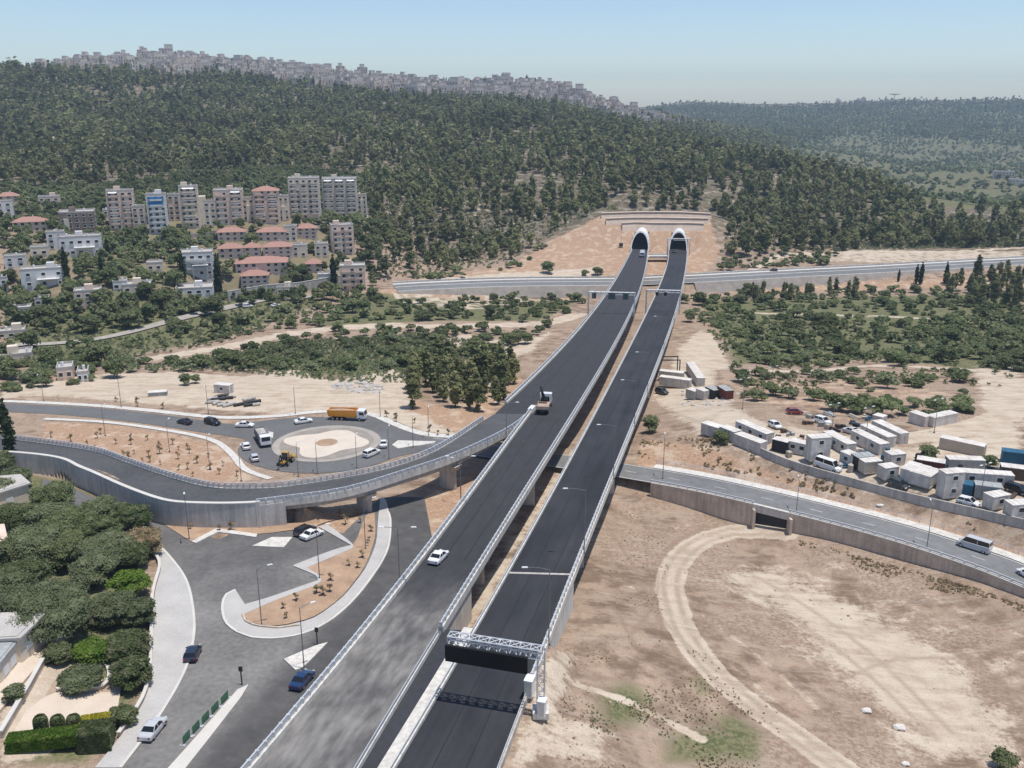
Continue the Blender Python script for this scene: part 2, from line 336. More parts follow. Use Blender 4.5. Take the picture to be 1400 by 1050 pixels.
def strip(mb, P, a0, a1, dz=0.0, mi=0, drape=False, cross=1, wob=0):
    Tn = tangents(P); vs = []; fs = []; c = cross+1
    for i, (p, t) in enumerate(zip(P, Tn)):
        for k in range(c):
            a = a0+(a1-a0)*k/cross
            if wob and k in (0, cross): a += wob*math.sin(i*1.3+k*2)*.5+wob*.5*math.sin(i*.47)
            vs.append([p[0]+t.y*a, p[1]-t.x*a, p[2]+dz])
    if drape:
        z = terr(np.array([v[0] for v in vs]), np.array([v[1] for v in vs]))
        for v, zz in zip(vs, z): v[2] = float(zz)+dz
    for i in range(len(P)-1):
        for k in range(cross): fs.append((i*c+k, i*c+k+1, (i+1)*c+k+1, (i+1)*c+k))
    return mb.add(vs, fs, mi)
def resample(P, step):
    P = [Vector(p) for p in P]; out = [P[0]]; acc = 0.0
    for a, b in zip(P, P[1:]):
        L = (b-a).length
        while acc+L >= step:
            t = (step-acc)/L; a = a.lerp(b, t); out.append(a); L = (b-a).length; acc = 0
        acc += L
    out.append(P[-1]); return out
def offset_path(P, a, dz=0):
    return [Vector((p[0]+t.y*a, p[1]-t.x*a, p[2]+dz)) for p, t in zip(P, tangents(P))]
def patch(name, pix, off, m, skirt=0.0, step=2.0, world=None, parent=None):
    """polygon laid over the terrain, cut to a grid and draped; skirt gives it a kerb-like thickness"""
    W = world if world is not None else [p for p in T(pix) if p]
    bm = bmesh.new(); vs = [bm.verts.new((p[0], p[1], 0)) for p in W]; f = bm.faces.new(vs)
    if f.normal.z < 0: f.normal_flip()
    bmesh.ops.triangulate(bm, faces=bm.faces[:])
    xs = [p[0] for p in W]; ys = [p[1] for p in W]
    for ax, lo, hi in ((0, min(xs), max(xs)), (1, min(ys), max(ys))):
        k = math.floor(lo/step+1)*step
        while k < hi:
            n = [0,0,0]; n[ax] = 1; co = [0,0,0]; co[ax] = k
            bmesh.ops.bisect_plane(bm, geom=bm.verts[:]+bm.edges[:]+bm.faces[:], plane_co=co, plane_no=n); k += step
    bmesh.ops.recalc_face_normals(bm, faces=bm.faces[:])
    z = terr(np.array([v.co.x for v in bm.verts]), np.array([v.co.y for v in bm.verts]))
    for v, zz in zip(bm.verts, z): v.co.z = zz+off
    if bm.faces and sum(f.normal.z for f in bm.faces) < 0: bmesh.ops.reverse_faces(bm, faces=bm.faces[:])
    if skirt:
        be = [e for e in bm.edges if e.is_boundary]; r = bmesh.ops.extrude_edge_only(bm, edges=be)
        for v in r['geom']:
            if isinstance(v, bmesh.types.BMVert): v.co.z -= skirt
    me = bpy.data.meshes.new(name); bm.to_mesh(me); bm.free(); me.materials.append(MATS[m]); 
    return newobj(name, me, parent)
def sub_pix(P, n=6):
    out = []
    for a, b in zip(P, P[1:]+P[:1]):
        for k in range(n): out.append((a[0]+(b[0]-a[0])*k/n, a[1]+(b[1]-a[1])*k/n))
    return out
def wpoly(P, n=5): return [p for p in T(sub_pix(P, n)) if p]
def in_poly(x, y, W):
    c = np.zeros(x.shape, bool)
    for i in range(len(W)):
        ax, ay = W[i][0], W[i][1]; bx, by = W[i-1][0], W[i-1][1]
        with np.errstate(divide='ignore', invalid='ignore'):
            c ^= ((ay > y) != (by > y)) & (x < (bx-ax)*(y-ay)/(by-ay+1e-12)+ax)
    return c
# ---------------------------------------------------------------- decks: edges read along the viaducts
# ---------------------------------------------------------------- terrain mesh with ground-cover attributes
def terrain_material():
    m = bpy.data.materials.new('ground_cover'); m.use_nodes = True; nt = m.node_tree; N = nt.nodes; L = nt.links
    b = N['Principled BSDF']; b.inputs['Roughness'].default_value = .95; b.inputs['Specular IOR Level'].default_value = .1
    geo = N.new('ShaderNodeNewGeometry'); at = N.new('ShaderNodeAttribute'); at.attribute_name = 'cover'
    sep = N.new('ShaderNodeSeparateColor'); L.new(at.outputs['Color'], sep.inputs[0])
    def noise(sc, det=6, rough=.6, stretch=None):
        n = N.new('ShaderNodeTexNoise'); n.inputs['Scale'].default_value = sc; n.inputs['Detail'].default_value = det; n.inputs['Roughness'].default_value = rough
        if stretch:
            mp = N.new('ShaderNodeMapping'); mp.inputs['Scale'].default_value = stretch[:3]; mp.inputs['Rotation'].default_value = (0,0,stretch[3]); L.new(geo.outputs['Position'], mp.inputs[0]); L.new(mp.outputs[0], n.inputs['Vector'])
        else: L.new(geo.outputs['Position'], n.inputs['Vector'])
        return n.outputs[0]
    def mth(op, a, bb=None, c=None):
        n = N.new('ShaderNodeMath'); n.operation = op
        for i, x in enumerate((a, bb, c)):
            if x is None: continue
            if isinstance(x, (int, float)): n.inputs[i].default_value = x
            else: L.new(x, n.inputs[i])
        return n.outputs[0]
    def ramp(x, lo, hi):
        n = N.new('ShaderNodeMapRange'); n.interpolation_type = 'SMOOTHSTEP'; n.inputs[1].default_value = lo; n.inputs[2].default_value = hi; L.new(x, n.inputs[0]); return n.outputs[0]
    def mix(f, a, bb):
        n = N.new('ShaderNodeMix'); n.data_type = 'RGBA'; L.new(f, n.inputs[0])
        for i, x in ((6, a), (7, bb)):
            if isinstance(x, tuple): n.inputs[i].default_value = (*x, 1)
            else: L.new(x, n.inputs[i])
        return n.outputs[2]
    big = noise(.035); mid = noise(.22, 7, .65); fin = noise(1.6, 5, .7); streak = noise(.6, 5, .7, (.16, 1.0, .5, .9)); fin2 = noise(5.0, 3, .7)
    base = mix(ramp(mid, .38, .62), (.195,.133,.092), (.44,.322,.236))
    base = mix(ramp(big, .42, .6), base, mix(ramp(fin, .4, .6), (.285,.197,.138), (.44,.338,.256)))
    base = mix(mth('MULTIPLY', ramp(streak, .5, .68), .55), base, (.48,.395,.315))
    spots = mth('MULTIPLY', ramp(fin, .57, .68), ramp(mid, .45, .6))
    base = mix(mth('MULTIPLY', spots, .6), base, (.13,.115,.075))
    # limestone terrace lines on the hills
    sepP = N.new('ShaderNodeSeparateXYZ'); L.new(geo.outputs['Position'], sepP.inputs[0])
    zz = mth('ADD', sepP.outputs[2], mth('MULTIPLY', noise(.01, 3), 18.0))
    tri = mth('PINGPONG', zz, 2.2); line = ramp(tri, 1.5, 1.95)
    hill = ramp(sepP.outputs[1], 510, 600)
    line = mth('MULTIPLY', mth('MULTIPLY', line, hill), ramp(mid, .44, .56))
    hb = mix(ramp(mid, .4, .62), (.10,.088,.058), (.225,.185,.13))
    base = mix(hill, base, hb); base = mix(mth('MULTIPLY', line, .6), base, (.45,.395,.33))
    def masked(ch, soft=.9):
        x = mth('ADD', sep.outputs[ch], mth('MULTIPLY', mth('SUBTRACT', mid, .5), soft)); x = mth('ADD', x, mth('MULTIPLY', mth('SUBTRACT', fin, .5), soft*.6)); return ramp(x, .35, .65)
    red = mix(ramp(fin, .35, .65), (.36,.22,.14), (.50,.345,.235)); red = mix(ramp(mid, .5, .62), red, (.55,.42,.31))
    pale = mix(ramp(mid, .35, .65), (.45,.355,.26), (.60,.50,.39)); pale = mix(mth('MULTIPLY', ramp(streak, .4, .65), .7), pale, (.66,.565,.45))
    green = mix(ramp(fin, .4, .6), (.085,.105,.042), (.215,.205,.105)); green = mix(mth('MULTIPLY', ramp(mid, .55, .65), .6), green, (.26,.22,.13))
    col = mix(masked(1), base, red); col = mix(masked(2, .6), col, green); col = mix(masked(0, 1.15), col, pale)
    col = mix(mth('MULTIPLY', ramp(fin2, .35, .68), .28), col, (.16,.13,.10))
    rut = N.new('ShaderNodeMapRange'); rut.inputs[3].default_value = 0; rut.inputs[4].default_value = .75; L.new(mth('MULTIPLY', at.outputs['Alpha'], ramp(mid, .3, .6)), rut.inputs[0])
    col = mix(rut.outputs[0], col, (.26,.185,.135))
    L.new(col, b.inputs['Base Color'])
    bp = N.new('ShaderNodeBump'); bp.inputs['Strength'].default_value = .6; bp.inputs['Distance'].default_value = .35
    L.new(mth('ADD', mth('ADD', fin, mth('MULTIPLY', fin2, .3)), mth('MULTIPLY', streak, .6)), bp.inputs['Height']); L.new(bp.outputs[0], b.inputs['Normal'])
    return m
TUBES = [(fLL, fLR), (fRL, fRR)]
def build_terrain():
    th = []; a = -78.0
    while a <= 78.01: th.append(a); a += .15 if abs(a) < 33 else (.5 if abs(a) < 45 else 1.6)
    r = [4.0]
    while r[-1] < 4950: r.append(r[-1]*(1.06 if r[-1] < 60 else 1.0055 if r[-1] < 330 else 1.009 if r[-1] < 1200 else 1.018))
    th = np.radians(np.array(th)); r = np.array(r); R, TH = np.meshgrid(r, th, indexing='ij')
    X = (R*np.sin(TH)).ravel(); Y = (R*np.cos(TH)).ravel(); Z = terr(X, Y)
    nr, nth = R.shape
    # ground cover
    cov = np.zeros((len(X), 4), np.float32)
    def paint(ch, P, val=1.0, soft=4.0):
        W = wpoly(P, 4); xs = np.array([p.x for p in W]); ys = np.array([p.y for p in W])
        m = (X > xs.min()-soft) & (X < xs.max()+soft) & (Y > ys.min()-soft) & (Y < ys.max()+soft); idx = np.nonzero(m)[0]
        ins = in_poly(X[idx], Y[idx], W); d, _, _ = poly_dist(X[idx], Y[idx], [tuple(p) for p in W+[W[0]]])
        s = np.where(ins, d, -d); cov[idx, ch] = np.maximum(cov[idx, ch], val*sstep(s/soft*.5+.5))
    def track(ch, P, width, val=1.0, soft=1.5):
        W = smooth_path([p for p in T(P) if p], 4); d, _, _ = poly_dist(X, Y, [tuple(p) for p in W])
        cov[:, ch] = np.maximum(cov[:, ch], val*sstep((width/2-d)/soft+.5))
    PALE = [([(130,512),(250,508),(330,515),(400,505),(450,520),(540,505),(575,520),(560,560),(640,600),(560,585),(480,562),(400,566),(300,560),(150,548),(60,540),(0,545),(0,530)], .95, 4),
      ([(960,790),(1060,845),(1150,930),(1260,1050),(1400,1050),(1400,985),(1290,880),(1180,820),(1060,775),(1000,770)], .75, 9),
      ([(1090,745),(1200,790),(1300,850),(1400,900),(1400,960),(1250,860),(1120,790)], .45, 6),
      ([(890,545),(930,470),(960,450),(985,480),(980,520),(1000,550),(1040,575),(1180,600),(1250,612),(1400,575),(1400,720),(1100,650),(965,600)], .8, 4),
      ([(950,455),(975,455),(1000,505),(975,505)], .9, 3),
      ([(690,500),(730,480),(760,450),(700,470),(650,455),(600,462),(640,480),(670,540),(690,540)], .7, 4),
      ([(530,398),(600,397),(800,392),(800,400),(760,410),(640,425),(540,415)], .5, 3),
      ([(540,383),(700,372),(830,364),(820,378),(700,382)], .8, 3),
      ([(1100,345),(1400,342),(1400,352),(1200,360),(1110,358)], .6, 4),
      ([(740,900),(800,880),(770,960),(745,1050),(700,1050)], .7, 3), ([(700,985),(760,970),(850,1000),(830,1050),(690,1050)], .6, 3),
      ([(607,870),(655,800),(760,640),(800,590),(780,640),(700,770),(650,864)], .6, 1.5),
      ([(0,885),(110,840),(60,910),(100,900),(165,935),(150,1000),(0,1050)], .9, 2),
      ([(1330,500),(1400,500),(1400,600),(1260,600),(1340,570)], .75, 4)]
    for P, v, s in PALE: paint(0, P, v, s)
    for P, wd, v in [([(1075,728),(1000,727),(950,745),(918,785),(925,840),(955,895),(1010,950),(1080,1000),(1150,1050),(1200,1090)], 5, .95),
      ([(165,496),(300,476),(400,456),(500,446),(600,446),(740,442),(790,430)], 9, 1), ([(1025,428),(1120,430),(1200,433),(1340,438)], 4, .9),
      ([(1020,507),(1110,507),(1200,500),(1330,506)], 4, .8), ([(1400,520),(1385,560),(1300,590),(1180,602),(1050,606)], 8, 1),
      ([(1000,375),(1060,352),(1150,345),(1400,338)], 6, .8), ([(640,245),(655,275),(650,300)], 3, .6), ([(500,250),(492,275),(500,300)], 5, .8), ([(60,170),(75,190),(68,215)], 12, .7), ([(780,930),(860,960),(960,1010)], 1.6, .8),
      ([(1130,245),(1200,248),(1300,250)], 8, .4), ([(1300,395),(1400,390)], 3, .5)]: track(0, P, wd, v)
    for P, v, s in [([(60,600),(60,578),(150,580),(240,595),(310,612),(340,655),(300,665),(220,645),(120,612)], 1, 3),
      ([(240,712),(350,728),(500,690),(515,700),(510,780),(460,840),(400,860),(330,850),(300,730)], 1, 2),
      ([(560,690),(650,640),(655,700),(590,740)], .9, 2), ([(640,860),(720,780),(600,850)], .8, 2),
      ([(590,378),(700,362),(760,325),(820,296),(968,292),(985,345),(965,372),(820,385),(700,378)], .95, 5),
      ([(860,655),(880,600),(960,608),(1080,650),(1200,690),(1400,745),(1400,770),(1200,705),(1000,650)], .85, 3),
      ([(520,560),(640,600),(720,520),(690,500),(620,560),(540,535)], .8, 4), ([(940,380),(1400,378),(1400,392),(1000,402),(945,392)], .7, 4),
      ([(500,395),(800,392),(790,408),(640,430),(520,420)], .75, 4), ([(1000,520),(1180,510),(1330,540),(1180,580),(1010,550)], .5, 8),
      ([(800,850),(900,770),(860,680),(830,690)], .35, 8), ([(0,545),(330,575),(250,560),(0,540)], .5, 3),
      ([(1050,700),(1150,740),(1400,840),(1400,900),(1150,790)], .35, 6), ([(800,900),(960,880),(1050,960),(1000,1050),(780,1050)], .35, 8)]: paint(1, P, v, s)
    for P, v, s in [([(0,270),(150,262),(250,255),(400,300),(500,310),(500,400),(300,410),(0,410)], .52, 12), ([(180,500),(300,485),(420,465),(600,455),(640,500),(600,520),(450,515),(330,505)], .7, 8), ([(950,410),(1400,400),(1400,515),(1200,490),(1000,500),(985,460)], .8, 8),
      ([(480,400),(800,410),(740,440),(600,440),(420,448)], .7, 6), ([(0,400),(400,400),(460,410),(300,465),(160,490),(0,500)], .75, 8),
      ([(800,940),(860,925),(905,960),(880,1000),(820,1010)], .72, 6),([(930,920),(980,910),(990,950),(950,960)], .66, 5),([(900,1000),(1000,965),(1060,1005),(1050,1050),(900,1050)], .74, 6), ([(0,640),(130,660),(200,740),(200,960),(120,1050),(0,1050)], .7, 4),
      ([(1080,735),(1250,770),(1400,830),(1400,850),(1240,800),(1090,755)], .38, 2)]: paint(2, P, v, s)
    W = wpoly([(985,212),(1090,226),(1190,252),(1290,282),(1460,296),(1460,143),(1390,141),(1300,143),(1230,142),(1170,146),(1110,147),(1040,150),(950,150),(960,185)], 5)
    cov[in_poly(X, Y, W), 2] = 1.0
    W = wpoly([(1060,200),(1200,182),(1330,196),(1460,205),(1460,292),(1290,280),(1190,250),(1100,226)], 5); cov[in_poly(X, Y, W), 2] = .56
    for P in ([(1000,780),(1080,800),(1180,860),(1300,960),(1380,1050)],[(1020,765),(1120,790),(1240,850),(1400,930)],[(960,840),(1040,900),(1130,980),(1200,1050)],[(1130,760),(1230,800),(1400,870)],[(1060,880),(1160,900),(1260,880),(1330,850)],[(1150,930),(1240,950),(1330,930),(1400,890)],[(830,760),(880,820),(960,880),(1060,960)],[(860,700),(900,730),(930,720),(980,712)],[(1000,560),(1080,590),(1180,605)],[(930,480),(940,520),(1000,570)]): track(0, P, 1.6, .42, 1.2)
    MT = [(1075,728),(1000,727),(950,745),(918,785),(925,840),(955,895),(1010,950),(1080,1000),(1150,1050),(1200,1090)]
    W = smooth_path([p for p in T(MT) if p], 3)
    for off in (-1.1, 1.1, 3.2):
        d, _, _ = poly_dist(X, Y, [tuple(p) for p in offset_path(W, off)]); cov[:, 3] = np.maximum(cov[:, 3], .8*sstep((.45-d)/.7+.5))
    for P in ([(985,780),(1060,830),(1160,900),(1280,1010)],[(1000,770),(1080,815),(1180,885),(1300,1000)],[(1100,760),(1180,800),(1290,880),(1400,960)],[(800,880),(860,870),(900,800),(880,740)],[(830,720),(870,780),(900,840),(960,900),(1060,985)],[(1150,930),(1230,900),(1330,900)],[(840,830),(880,900),(960,960)],[(1250,860),(1330,900),(1400,960)],[(760,900),(850,930),(950,960),(1000,1010)],[(1020,590),(1100,585),(1250,600)],[(905,560),(960,580)]): track(3, P, .8, .8, .8)
    me = bpy.data.meshes.new('ground'); 
    idx = np.arange(nr*nth).reshape(nr, nth); q = np.stack([idx[:-1,:-1], idx[:-1,1:], idx[1:,1:], idx[1:,:-1]], -1).reshape(-1, 4)
    # openings where the tunnel tubes break the slope
    cx = X[q].mean(1); cy = Y[q].mean(1); cz = Z[q].max(1); keep = np.ones(len(q), bool)
    for cxx in TUBEX:
        keep &= ~((np.abs(cx-(cxx+(cy-YE)*TSL)) < .3+5.6*np.sqrt(np.clip(1-((cz-deck_z(YE))/12.6)**2, 0, 1))) & (cy > YE-1) & (cy < YE+60) & (cz < deck_z(YE)+9.5) & (cz > deck_z(YE)-1.2))
    q = q[keep]
    me.vertices.add(len(X)); me.vertices.foreach_set('co', np.stack([X, Y, Z], -1).ravel().astype(np.float32))
    me.loops.add(q.size); me.loops.foreach_set('vertex_index', q.ravel()); me.polygons.add(len(q))
    me.polygons.foreach_set('loop_start', np.arange(0, q.size, 4)); me.polygons.foreach_set('loop_total', np.full(len(q), 4))
    me.polygons.foreach_set('use_smooth', np.ones(len(q), bool)); me.update(calc_edges=True)
    at = me.color_attributes.new('cover', 'FLOAT_COLOR', 'POINT'); at.data.foreach_set('color', cov.ravel())
    me.materials.append(terrain_material())
    tag(newobj('ground', me), kind='structure')
fLU = edge_fn(LU[2:], 3)
TUBEX = [(fLU(YE)+fLR(YE))/2, (fRL(YE)+fRR(YE))/2]
TSL = (fRR(YE)-fRR(YE-20))/20
build_terrain()
# ---------------------------------------------------------------- ground-level roads, pavements
OFFK = {}
def road(name, P, a0, a1, dz, m, drape=True, cross=4, wob=0):
    mb = MB(); strip(mb, P, a0, a1, dz, 0, drape, cross, wob); return tag(mb.build(name, [m]), kind='structure')
MATS['asphalt_dusty'].name = 'junction_paving'
def road_px(name, pix, wd, dz, m, **k):
    P = resample(smooth_path(T(pix), 3), 2.5); return road(name, P, -wd/2, wd/2, dz, m, **k)
mat('lane_gravel', (.38,.345,.305), .95, var=.2)
VR = resample(VROAD, 2.5); XV = at_z(872, 644, -12).x
road('valley_road', VR, -3.0, 5.0, .03, 'highway_asphalt', drape=False)
road('pavement', [p for p in VR if p.x > XV], -5.4, -3.0, .15, 'pale_concrete', drape=False)
mb = MB()
for a in (-2.7, 4.7): strip(mb, VR, a-.08, a+.08, .045)
cl = [p for p in VR]
for i in range(0, len(cl)-2, 4): strip(mb, cl[i:i+2], .9, 1.02, .045)
tag(mb.build('road_marking', ['road_paint']), kind='structure')
road_px('west_road', [(-90,553),(0,557),(100,562),(200,572),(290,585),(340,592),(375,600)], 8.2, .07, 'asphalt_old')
road_px('west_road', [(345,583),(400,577),(440,576)], 7.5, .075, 'asphalt_old')
road_px('pavement', [(-90,546),(0,548.5),(100,553),(200,561),(300,571),(380,569),(440,563),(500,565),(540,580),(580,594),(625,597)], 2.4, .13, 'pale_concrete')
road_px('pavement', [(60,573),(150,578),(230,589),(290,602),(318,622),(335,642),(370,655)], 1.7, .13, 'pale_concrete')
# roundabout: ring road, planted island with pale paving
mat('cream_paving', (.62,.54,.45), .9, var=.1)
RC = T1(447, 606)
def ring(r, n=64, sy=1.0, wob=None): return [Vector((RC.x+math.cos(2*math.pi*k/n)*r*(1+(wob(2*math.pi*k/n) if wob else 0)), RC.y+math.sin(2*math.pi*k/n)*r*sy*(1+(wob(2*math.pi*k/n) if wob else 0)), 0)) for k in range(n)]
tag(patch('roundabout_road', None, .09, 'asphalt_old', world=ring(20.5)), kind='structure')
tag(patch('pavement', None, .15, 'lane_gravel', skirt=.2, world=ring(12.9)), kind='structure')
road_px('roundabout_road', [(486,570),(520,580),(560,597),(600,606)], 9, .085, 'asphalt_old')
road_px('roundabout_road', [(490,634),(530,620),(570,612),(600,608)], 7, .08, 'asphalt_old')
tag(patch('splitter_island', [(536,609),(544,603),(596,604),(594,606),(544,614)], .2, 'pale_concrete', skirt=.2), kind='structure')
tag(patch('splitter_island', [(350,588),(374,592),(373,600)], .2, 'pale_concrete', skirt=.2), kind='structure')
tag(patch('island_planting', None, .19, 'gravel_bank', world=ring(11.2)), kind='structure')
tag(patch('island_paving', None, .23, 'cream_paving', skirt=.1, world=ring(9.2, 72, .92, lambda t: .16*math.cos(4*t+.8)+.08*math.sin(3*t))), kind='structure')
tag(patch('island_planting', None, .26, 'red_soil', world=ring(2.6, 20)), kind='structure')
# lower-left junction
patches = [
 ('junction_asphalt', [(205,714),(240,722),(300,738),(330,724),(470,729),(500,700),(520,680),(580,680),(592,742),(576,762),(520,835),(440,930),(345,1055),(300,1100),(100,1100),(170,1050),(215,990),(260,905),(262,840),(230,770),(200,730)], .10, 'asphalt_dusty', 0),
 ('street_asphalt', [(60,655),(110,673),(150,691),(205,713),(222,735),(205,742),(150,714),(100,694),(55,674)], .16, 'asphalt_old', 0),
 ('pavement', [(200,740),(215,745),(232,762),(255,795),(265,840),(264,880),(250,925),(215,985),(165,1052),(130,1052),(165,1010),(200,955),(208,900),(210,820),(220,775),(205,755)], .28, 'sidewalk_paving', .3),
 ('pavement', [(520,682),(528,684),(534,712),(530,752),(505,795),(470,835),(430,862),(390,873),(345,873),(312,857),(304,835),(308,815),(322,808),(335,828),(370,818),(435,795),(432,788),(400,775),(460,752),(480,747),(436,722),(447,718),(484,746),(482,752),(420,778),(440,790),(438,800),(375,823),(333,842),(340,855),(380,860),(430,848),(470,818),(500,780),(515,745),(517,710)], .28, 'sidewalk_paving', .3),
 ('planting_bed', [(333,842),(375,823),(438,800),(440,790),(420,778),(484,751),(500,705),(512,702),(514,735),(500,776),(470,816),(430,846),(380,858),(342,854)], .24, 'red_soil', 0),
 ('planting_bed', [(215,712),(350,718),(400,716),(500,692),(505,700),(440,716),(430,722),(350,733),(300,725),(262,742),(240,728)], .21, 'red_soil', 0),
 ('pavement', [(262,742),(296,724),(352,732),(350,736),(298,729),(268,744)], .28, 'pale_concrete', .3),
 ('pavement', [(345,748),(372,736),(400,736),(388,750)], .28, 'pale_concrete', .3),
 ('splitter_island', [(388,903),(404,918),(414,915),(448,880),(430,885)], .28, 'pale_concrete', .3),
 ('kerb_strip', [(228,1055),(325,945),(340,938),(330,955),(252,1055)], .3, 'kerb_stone', .3)]
for n, P, o, m, sk in patches:
    W = [p for p in T(P) if p]
    if n in ('pavement', 'splitter_island', 'planting_bed', 'street_asphalt') and len(P) > 4:
        W2 = []
        for i, p in enumerate(W):
            a, b = W[i-1], W[(i+1) % len(W)]; u = (a-p).normalized(); v = (b-p).normalized()
            if u.dot(v) < -.35: W2 += [p.lerp(a, .28), p.lerp(a, .08).lerp(b, .08), p.lerp(b, .28)]
            else: W2.append(p)
        W = W2
    po = tag(patch(n, None, o, m, sk, world=W, step=1.0 if n == 'junction_asphalt' else 2.0), kind='structure')
    if n == 'junction_asphalt':
        me = po.data; co = np.empty(len(me.vertices)*3); me.vertices.foreach_get('co', co); co = co.reshape(-1,3); wr_ = np.zeros(len(co))
        for PP, w0, sf, v_ in (([(552,690),(566,740),(540,795),(478,875),(420,940),(350,1025),(300,1080)], 3.0, 5.5, .78),([(300,755),(380,745),(460,735)], 5.5, 4, .5),([(350,800),(290,770)], 5, 5, .3),([(240,760),(200,725)], 3, 4, .4)):
            dd, _, _ = poly_dist(co[:,0], co[:,1], [tuple(p) for p in smooth_path(T(PP), 3)]); wr_ = np.maximum(wr_, v_*(1-sstep((dd-w0)/sf)))
        a_ = me.attributes.new('wear', 'FLOAT', 'POINT'); a_.data.foreach_set('value', wr_.astype(np.float32)); m_ = me.materials[0]; nt = m_.node_tree; b_ = nt.nodes['Principled BSDF']; src = b_.inputs['Base Color'].links[0].from_socket
        at_ = nt.nodes.new('ShaderNodeAttribute'); at_.attribute_name = 'wear'; mx_ = nt.nodes.new('ShaderNodeMix'); mx_.data_type = 'RGBA'; mx_.inputs[7].default_value = (.058,.057,.058,1); nn = nt.nodes.new('ShaderNodeTexNoise'); nn.inputs['Scale'].default_value = .4; nn.inputs['Detail'].default_value = 6; gg = nt.nodes.new('ShaderNodeNewGeometry'); nt.links.new(gg.outputs['Position'], nn.inputs['Vector'])
        f_ = nt.nodes.new('ShaderNodeMath'); f_.operation = 'MULTIPLY_ADD'; nt.links.new(nn.outputs[0], f_.inputs[0]); f_.inputs[1].default_value = .6; f_.inputs[2].default_value = -.3; f2 = nt.nodes.new('ShaderNodeMath'); f2.operation = 'ADD'; f2.use_clamp = True; nt.links.new(f_.outputs[0], f2.inputs[0]); nt.links.new(at_.outputs['Fac'], f2.inputs[1]); nt.links.new(f2.outputs[0], mx_.inputs[0]); nt.links.new(src, mx_.inputs[6]); nt.links.new(mx_.outputs[2], b_.inputs['Base Color'])
for nm, PP in (('kerb', [(215,745),(232,762),(255,795),(265,840),(264,880),(250,925),(215,985),(165,1052)]), ('kerb', [(530,700),(534,712),(530,752),(505,795),(470,835),(430,862),(390,873),(345,873),(312,857),(304,835),(308,815),(322,808)])):
    Q = resample(smooth_path(T(PP), 2), 1.5); Q = [Vector((p.x, p.y, tz(p.x, p.y))) for p in Q]; mb = MB(); sweep(mb, Q, rect(-.18, .18, 0, .31)); tag(mb.build(nm, ['kerb_stone']), kind='structure')
HW = [p for p in resample(HWAY, 6) if p.x > at_z(532, 392, -23).x]
road('highway', HW, -10.5, 10.5, .10, 'highway_asphalt', drape=False)
mb = MB(); strip(mb, HW, -10.4, -7.2, .13); strip(mb, HW, -.6, .6, .2); strip(mb, HW, 9.6, 10.4, .13)
tag(mb.build('highway_shoulder', ['pale_concrete']), kind='structure')
road_px('lane_road', [(100,347),(160,342),(235,336),(300,327),(380,318),(450,312)], 5, .5, 'asphalt_old', cross=2)
road_px('lane_road', [(-60,470),(95,469),(165,458),(240,438),(300,424),(380,412),(470,400)], 4.4, .45, 'lane_gravel', cross=2)
# narrow lane and pavement between the decks at the near end
def betw(f0, f1, t, y, dz=0): return Vector((f0(y)*(1-t)+f1(y)*t, y, deck_z(y)+dz))
ys = list(np.arange(56, YA+1.1, 2.0))
lane = [Vector((fLR(y)*.45+fRL(y)*.55, y, 0)) for y in ys]
mb = MB(); L0 = []
vs = []; fs = []
for i, y in enumerate(ys):
    vs += [(fLR(y)-.05, y, deck_z(y)-.30), (fRL(y)-1.6, y, deck_z(y)-.30)]
    if i: fs.append((2*i-2, 2*i-1, 2*i+1, 2*i))
mb.add(vs, fs); tag(mb.build('service_lane', ['asphalt_fresh']), kind='structure')
mb = MB(); sweep(mb, [Vector((fRL(y)-.85, y, deck_z(y))) for y in ys], rect(-.8, .8, -.5, .02)); tag(mb.build('pavement', ['pale_concrete']), kind='structure')
# ---------------------------------------------------------------- viaducts
def loft(mb, A, B, dzt, dzb, mi=0, cross=1):          # slab between two edge paths
    n = len(A); vs = []
    for a, b in zip(A, B): vs += [(a[0],a[1],a[2]+dzt),(b[0],b[1],b[2]+dzt),(b[0],b[1],b[2]+dzb),(a[0],a[1],a[2]+dzb)]
    fs = []
    for i in range(n-1):
        for k in range(4): fs.append((i*4+k, i*4+(k+1) % 4, (i+1)*4+(k+1) % 4, (i+1)*4+k))
    fs += [(0,3,2,1), ((n-1)*4, (n-1)*4+1, (n-1)*4+2, (n-1)*4+3)]
    return mb.add(vs, fs, mi)
def surface(mb, A, B, dz, mi=0, c=4):
    vs = []
    for a, b in zip(A, B):
        for k in range(c+1):
            t = k/c; vs.append((a[0]*(1-t)+b[0]*t, a[1]*(1-t)+b[1]*t, a[2]*(1-t)+b[2]*t+dz))
    fs = [(i*(c+1)+k, i*(c+1)+k+1, (i+1)*(c+1)+k+1, (i+1)*(c+1)+k) for i in range(len(A)-1) for k in range(c)]
    return mb.add(vs, fs, mi)
def railing(path, par, side=1, post=1.6, h=.75, base=.55, name='railing'):
    """steel rails on short posts above the kerb"""
    mb = MB(); Q = resample(path, post)
    for p, t in zip(Q, tangents(Q)):
        mb.box((p[0], p[1], p[2]+base+h/2), (.22,.42,h), 0, math.atan2(t.y, t.x))
    for z in (base+.18, base+.48, base+h): sweep(mb, resample(path, 4), rect(-.09, .09, z-.06, z+.06))
    return mb.build(name, ['galvanised'], par)
def deck_path(f, y0, y1, st=3.0): return [Vector((f(y), y, deck_z(y))) for y in np.arange(y0, y1+.01, st)]
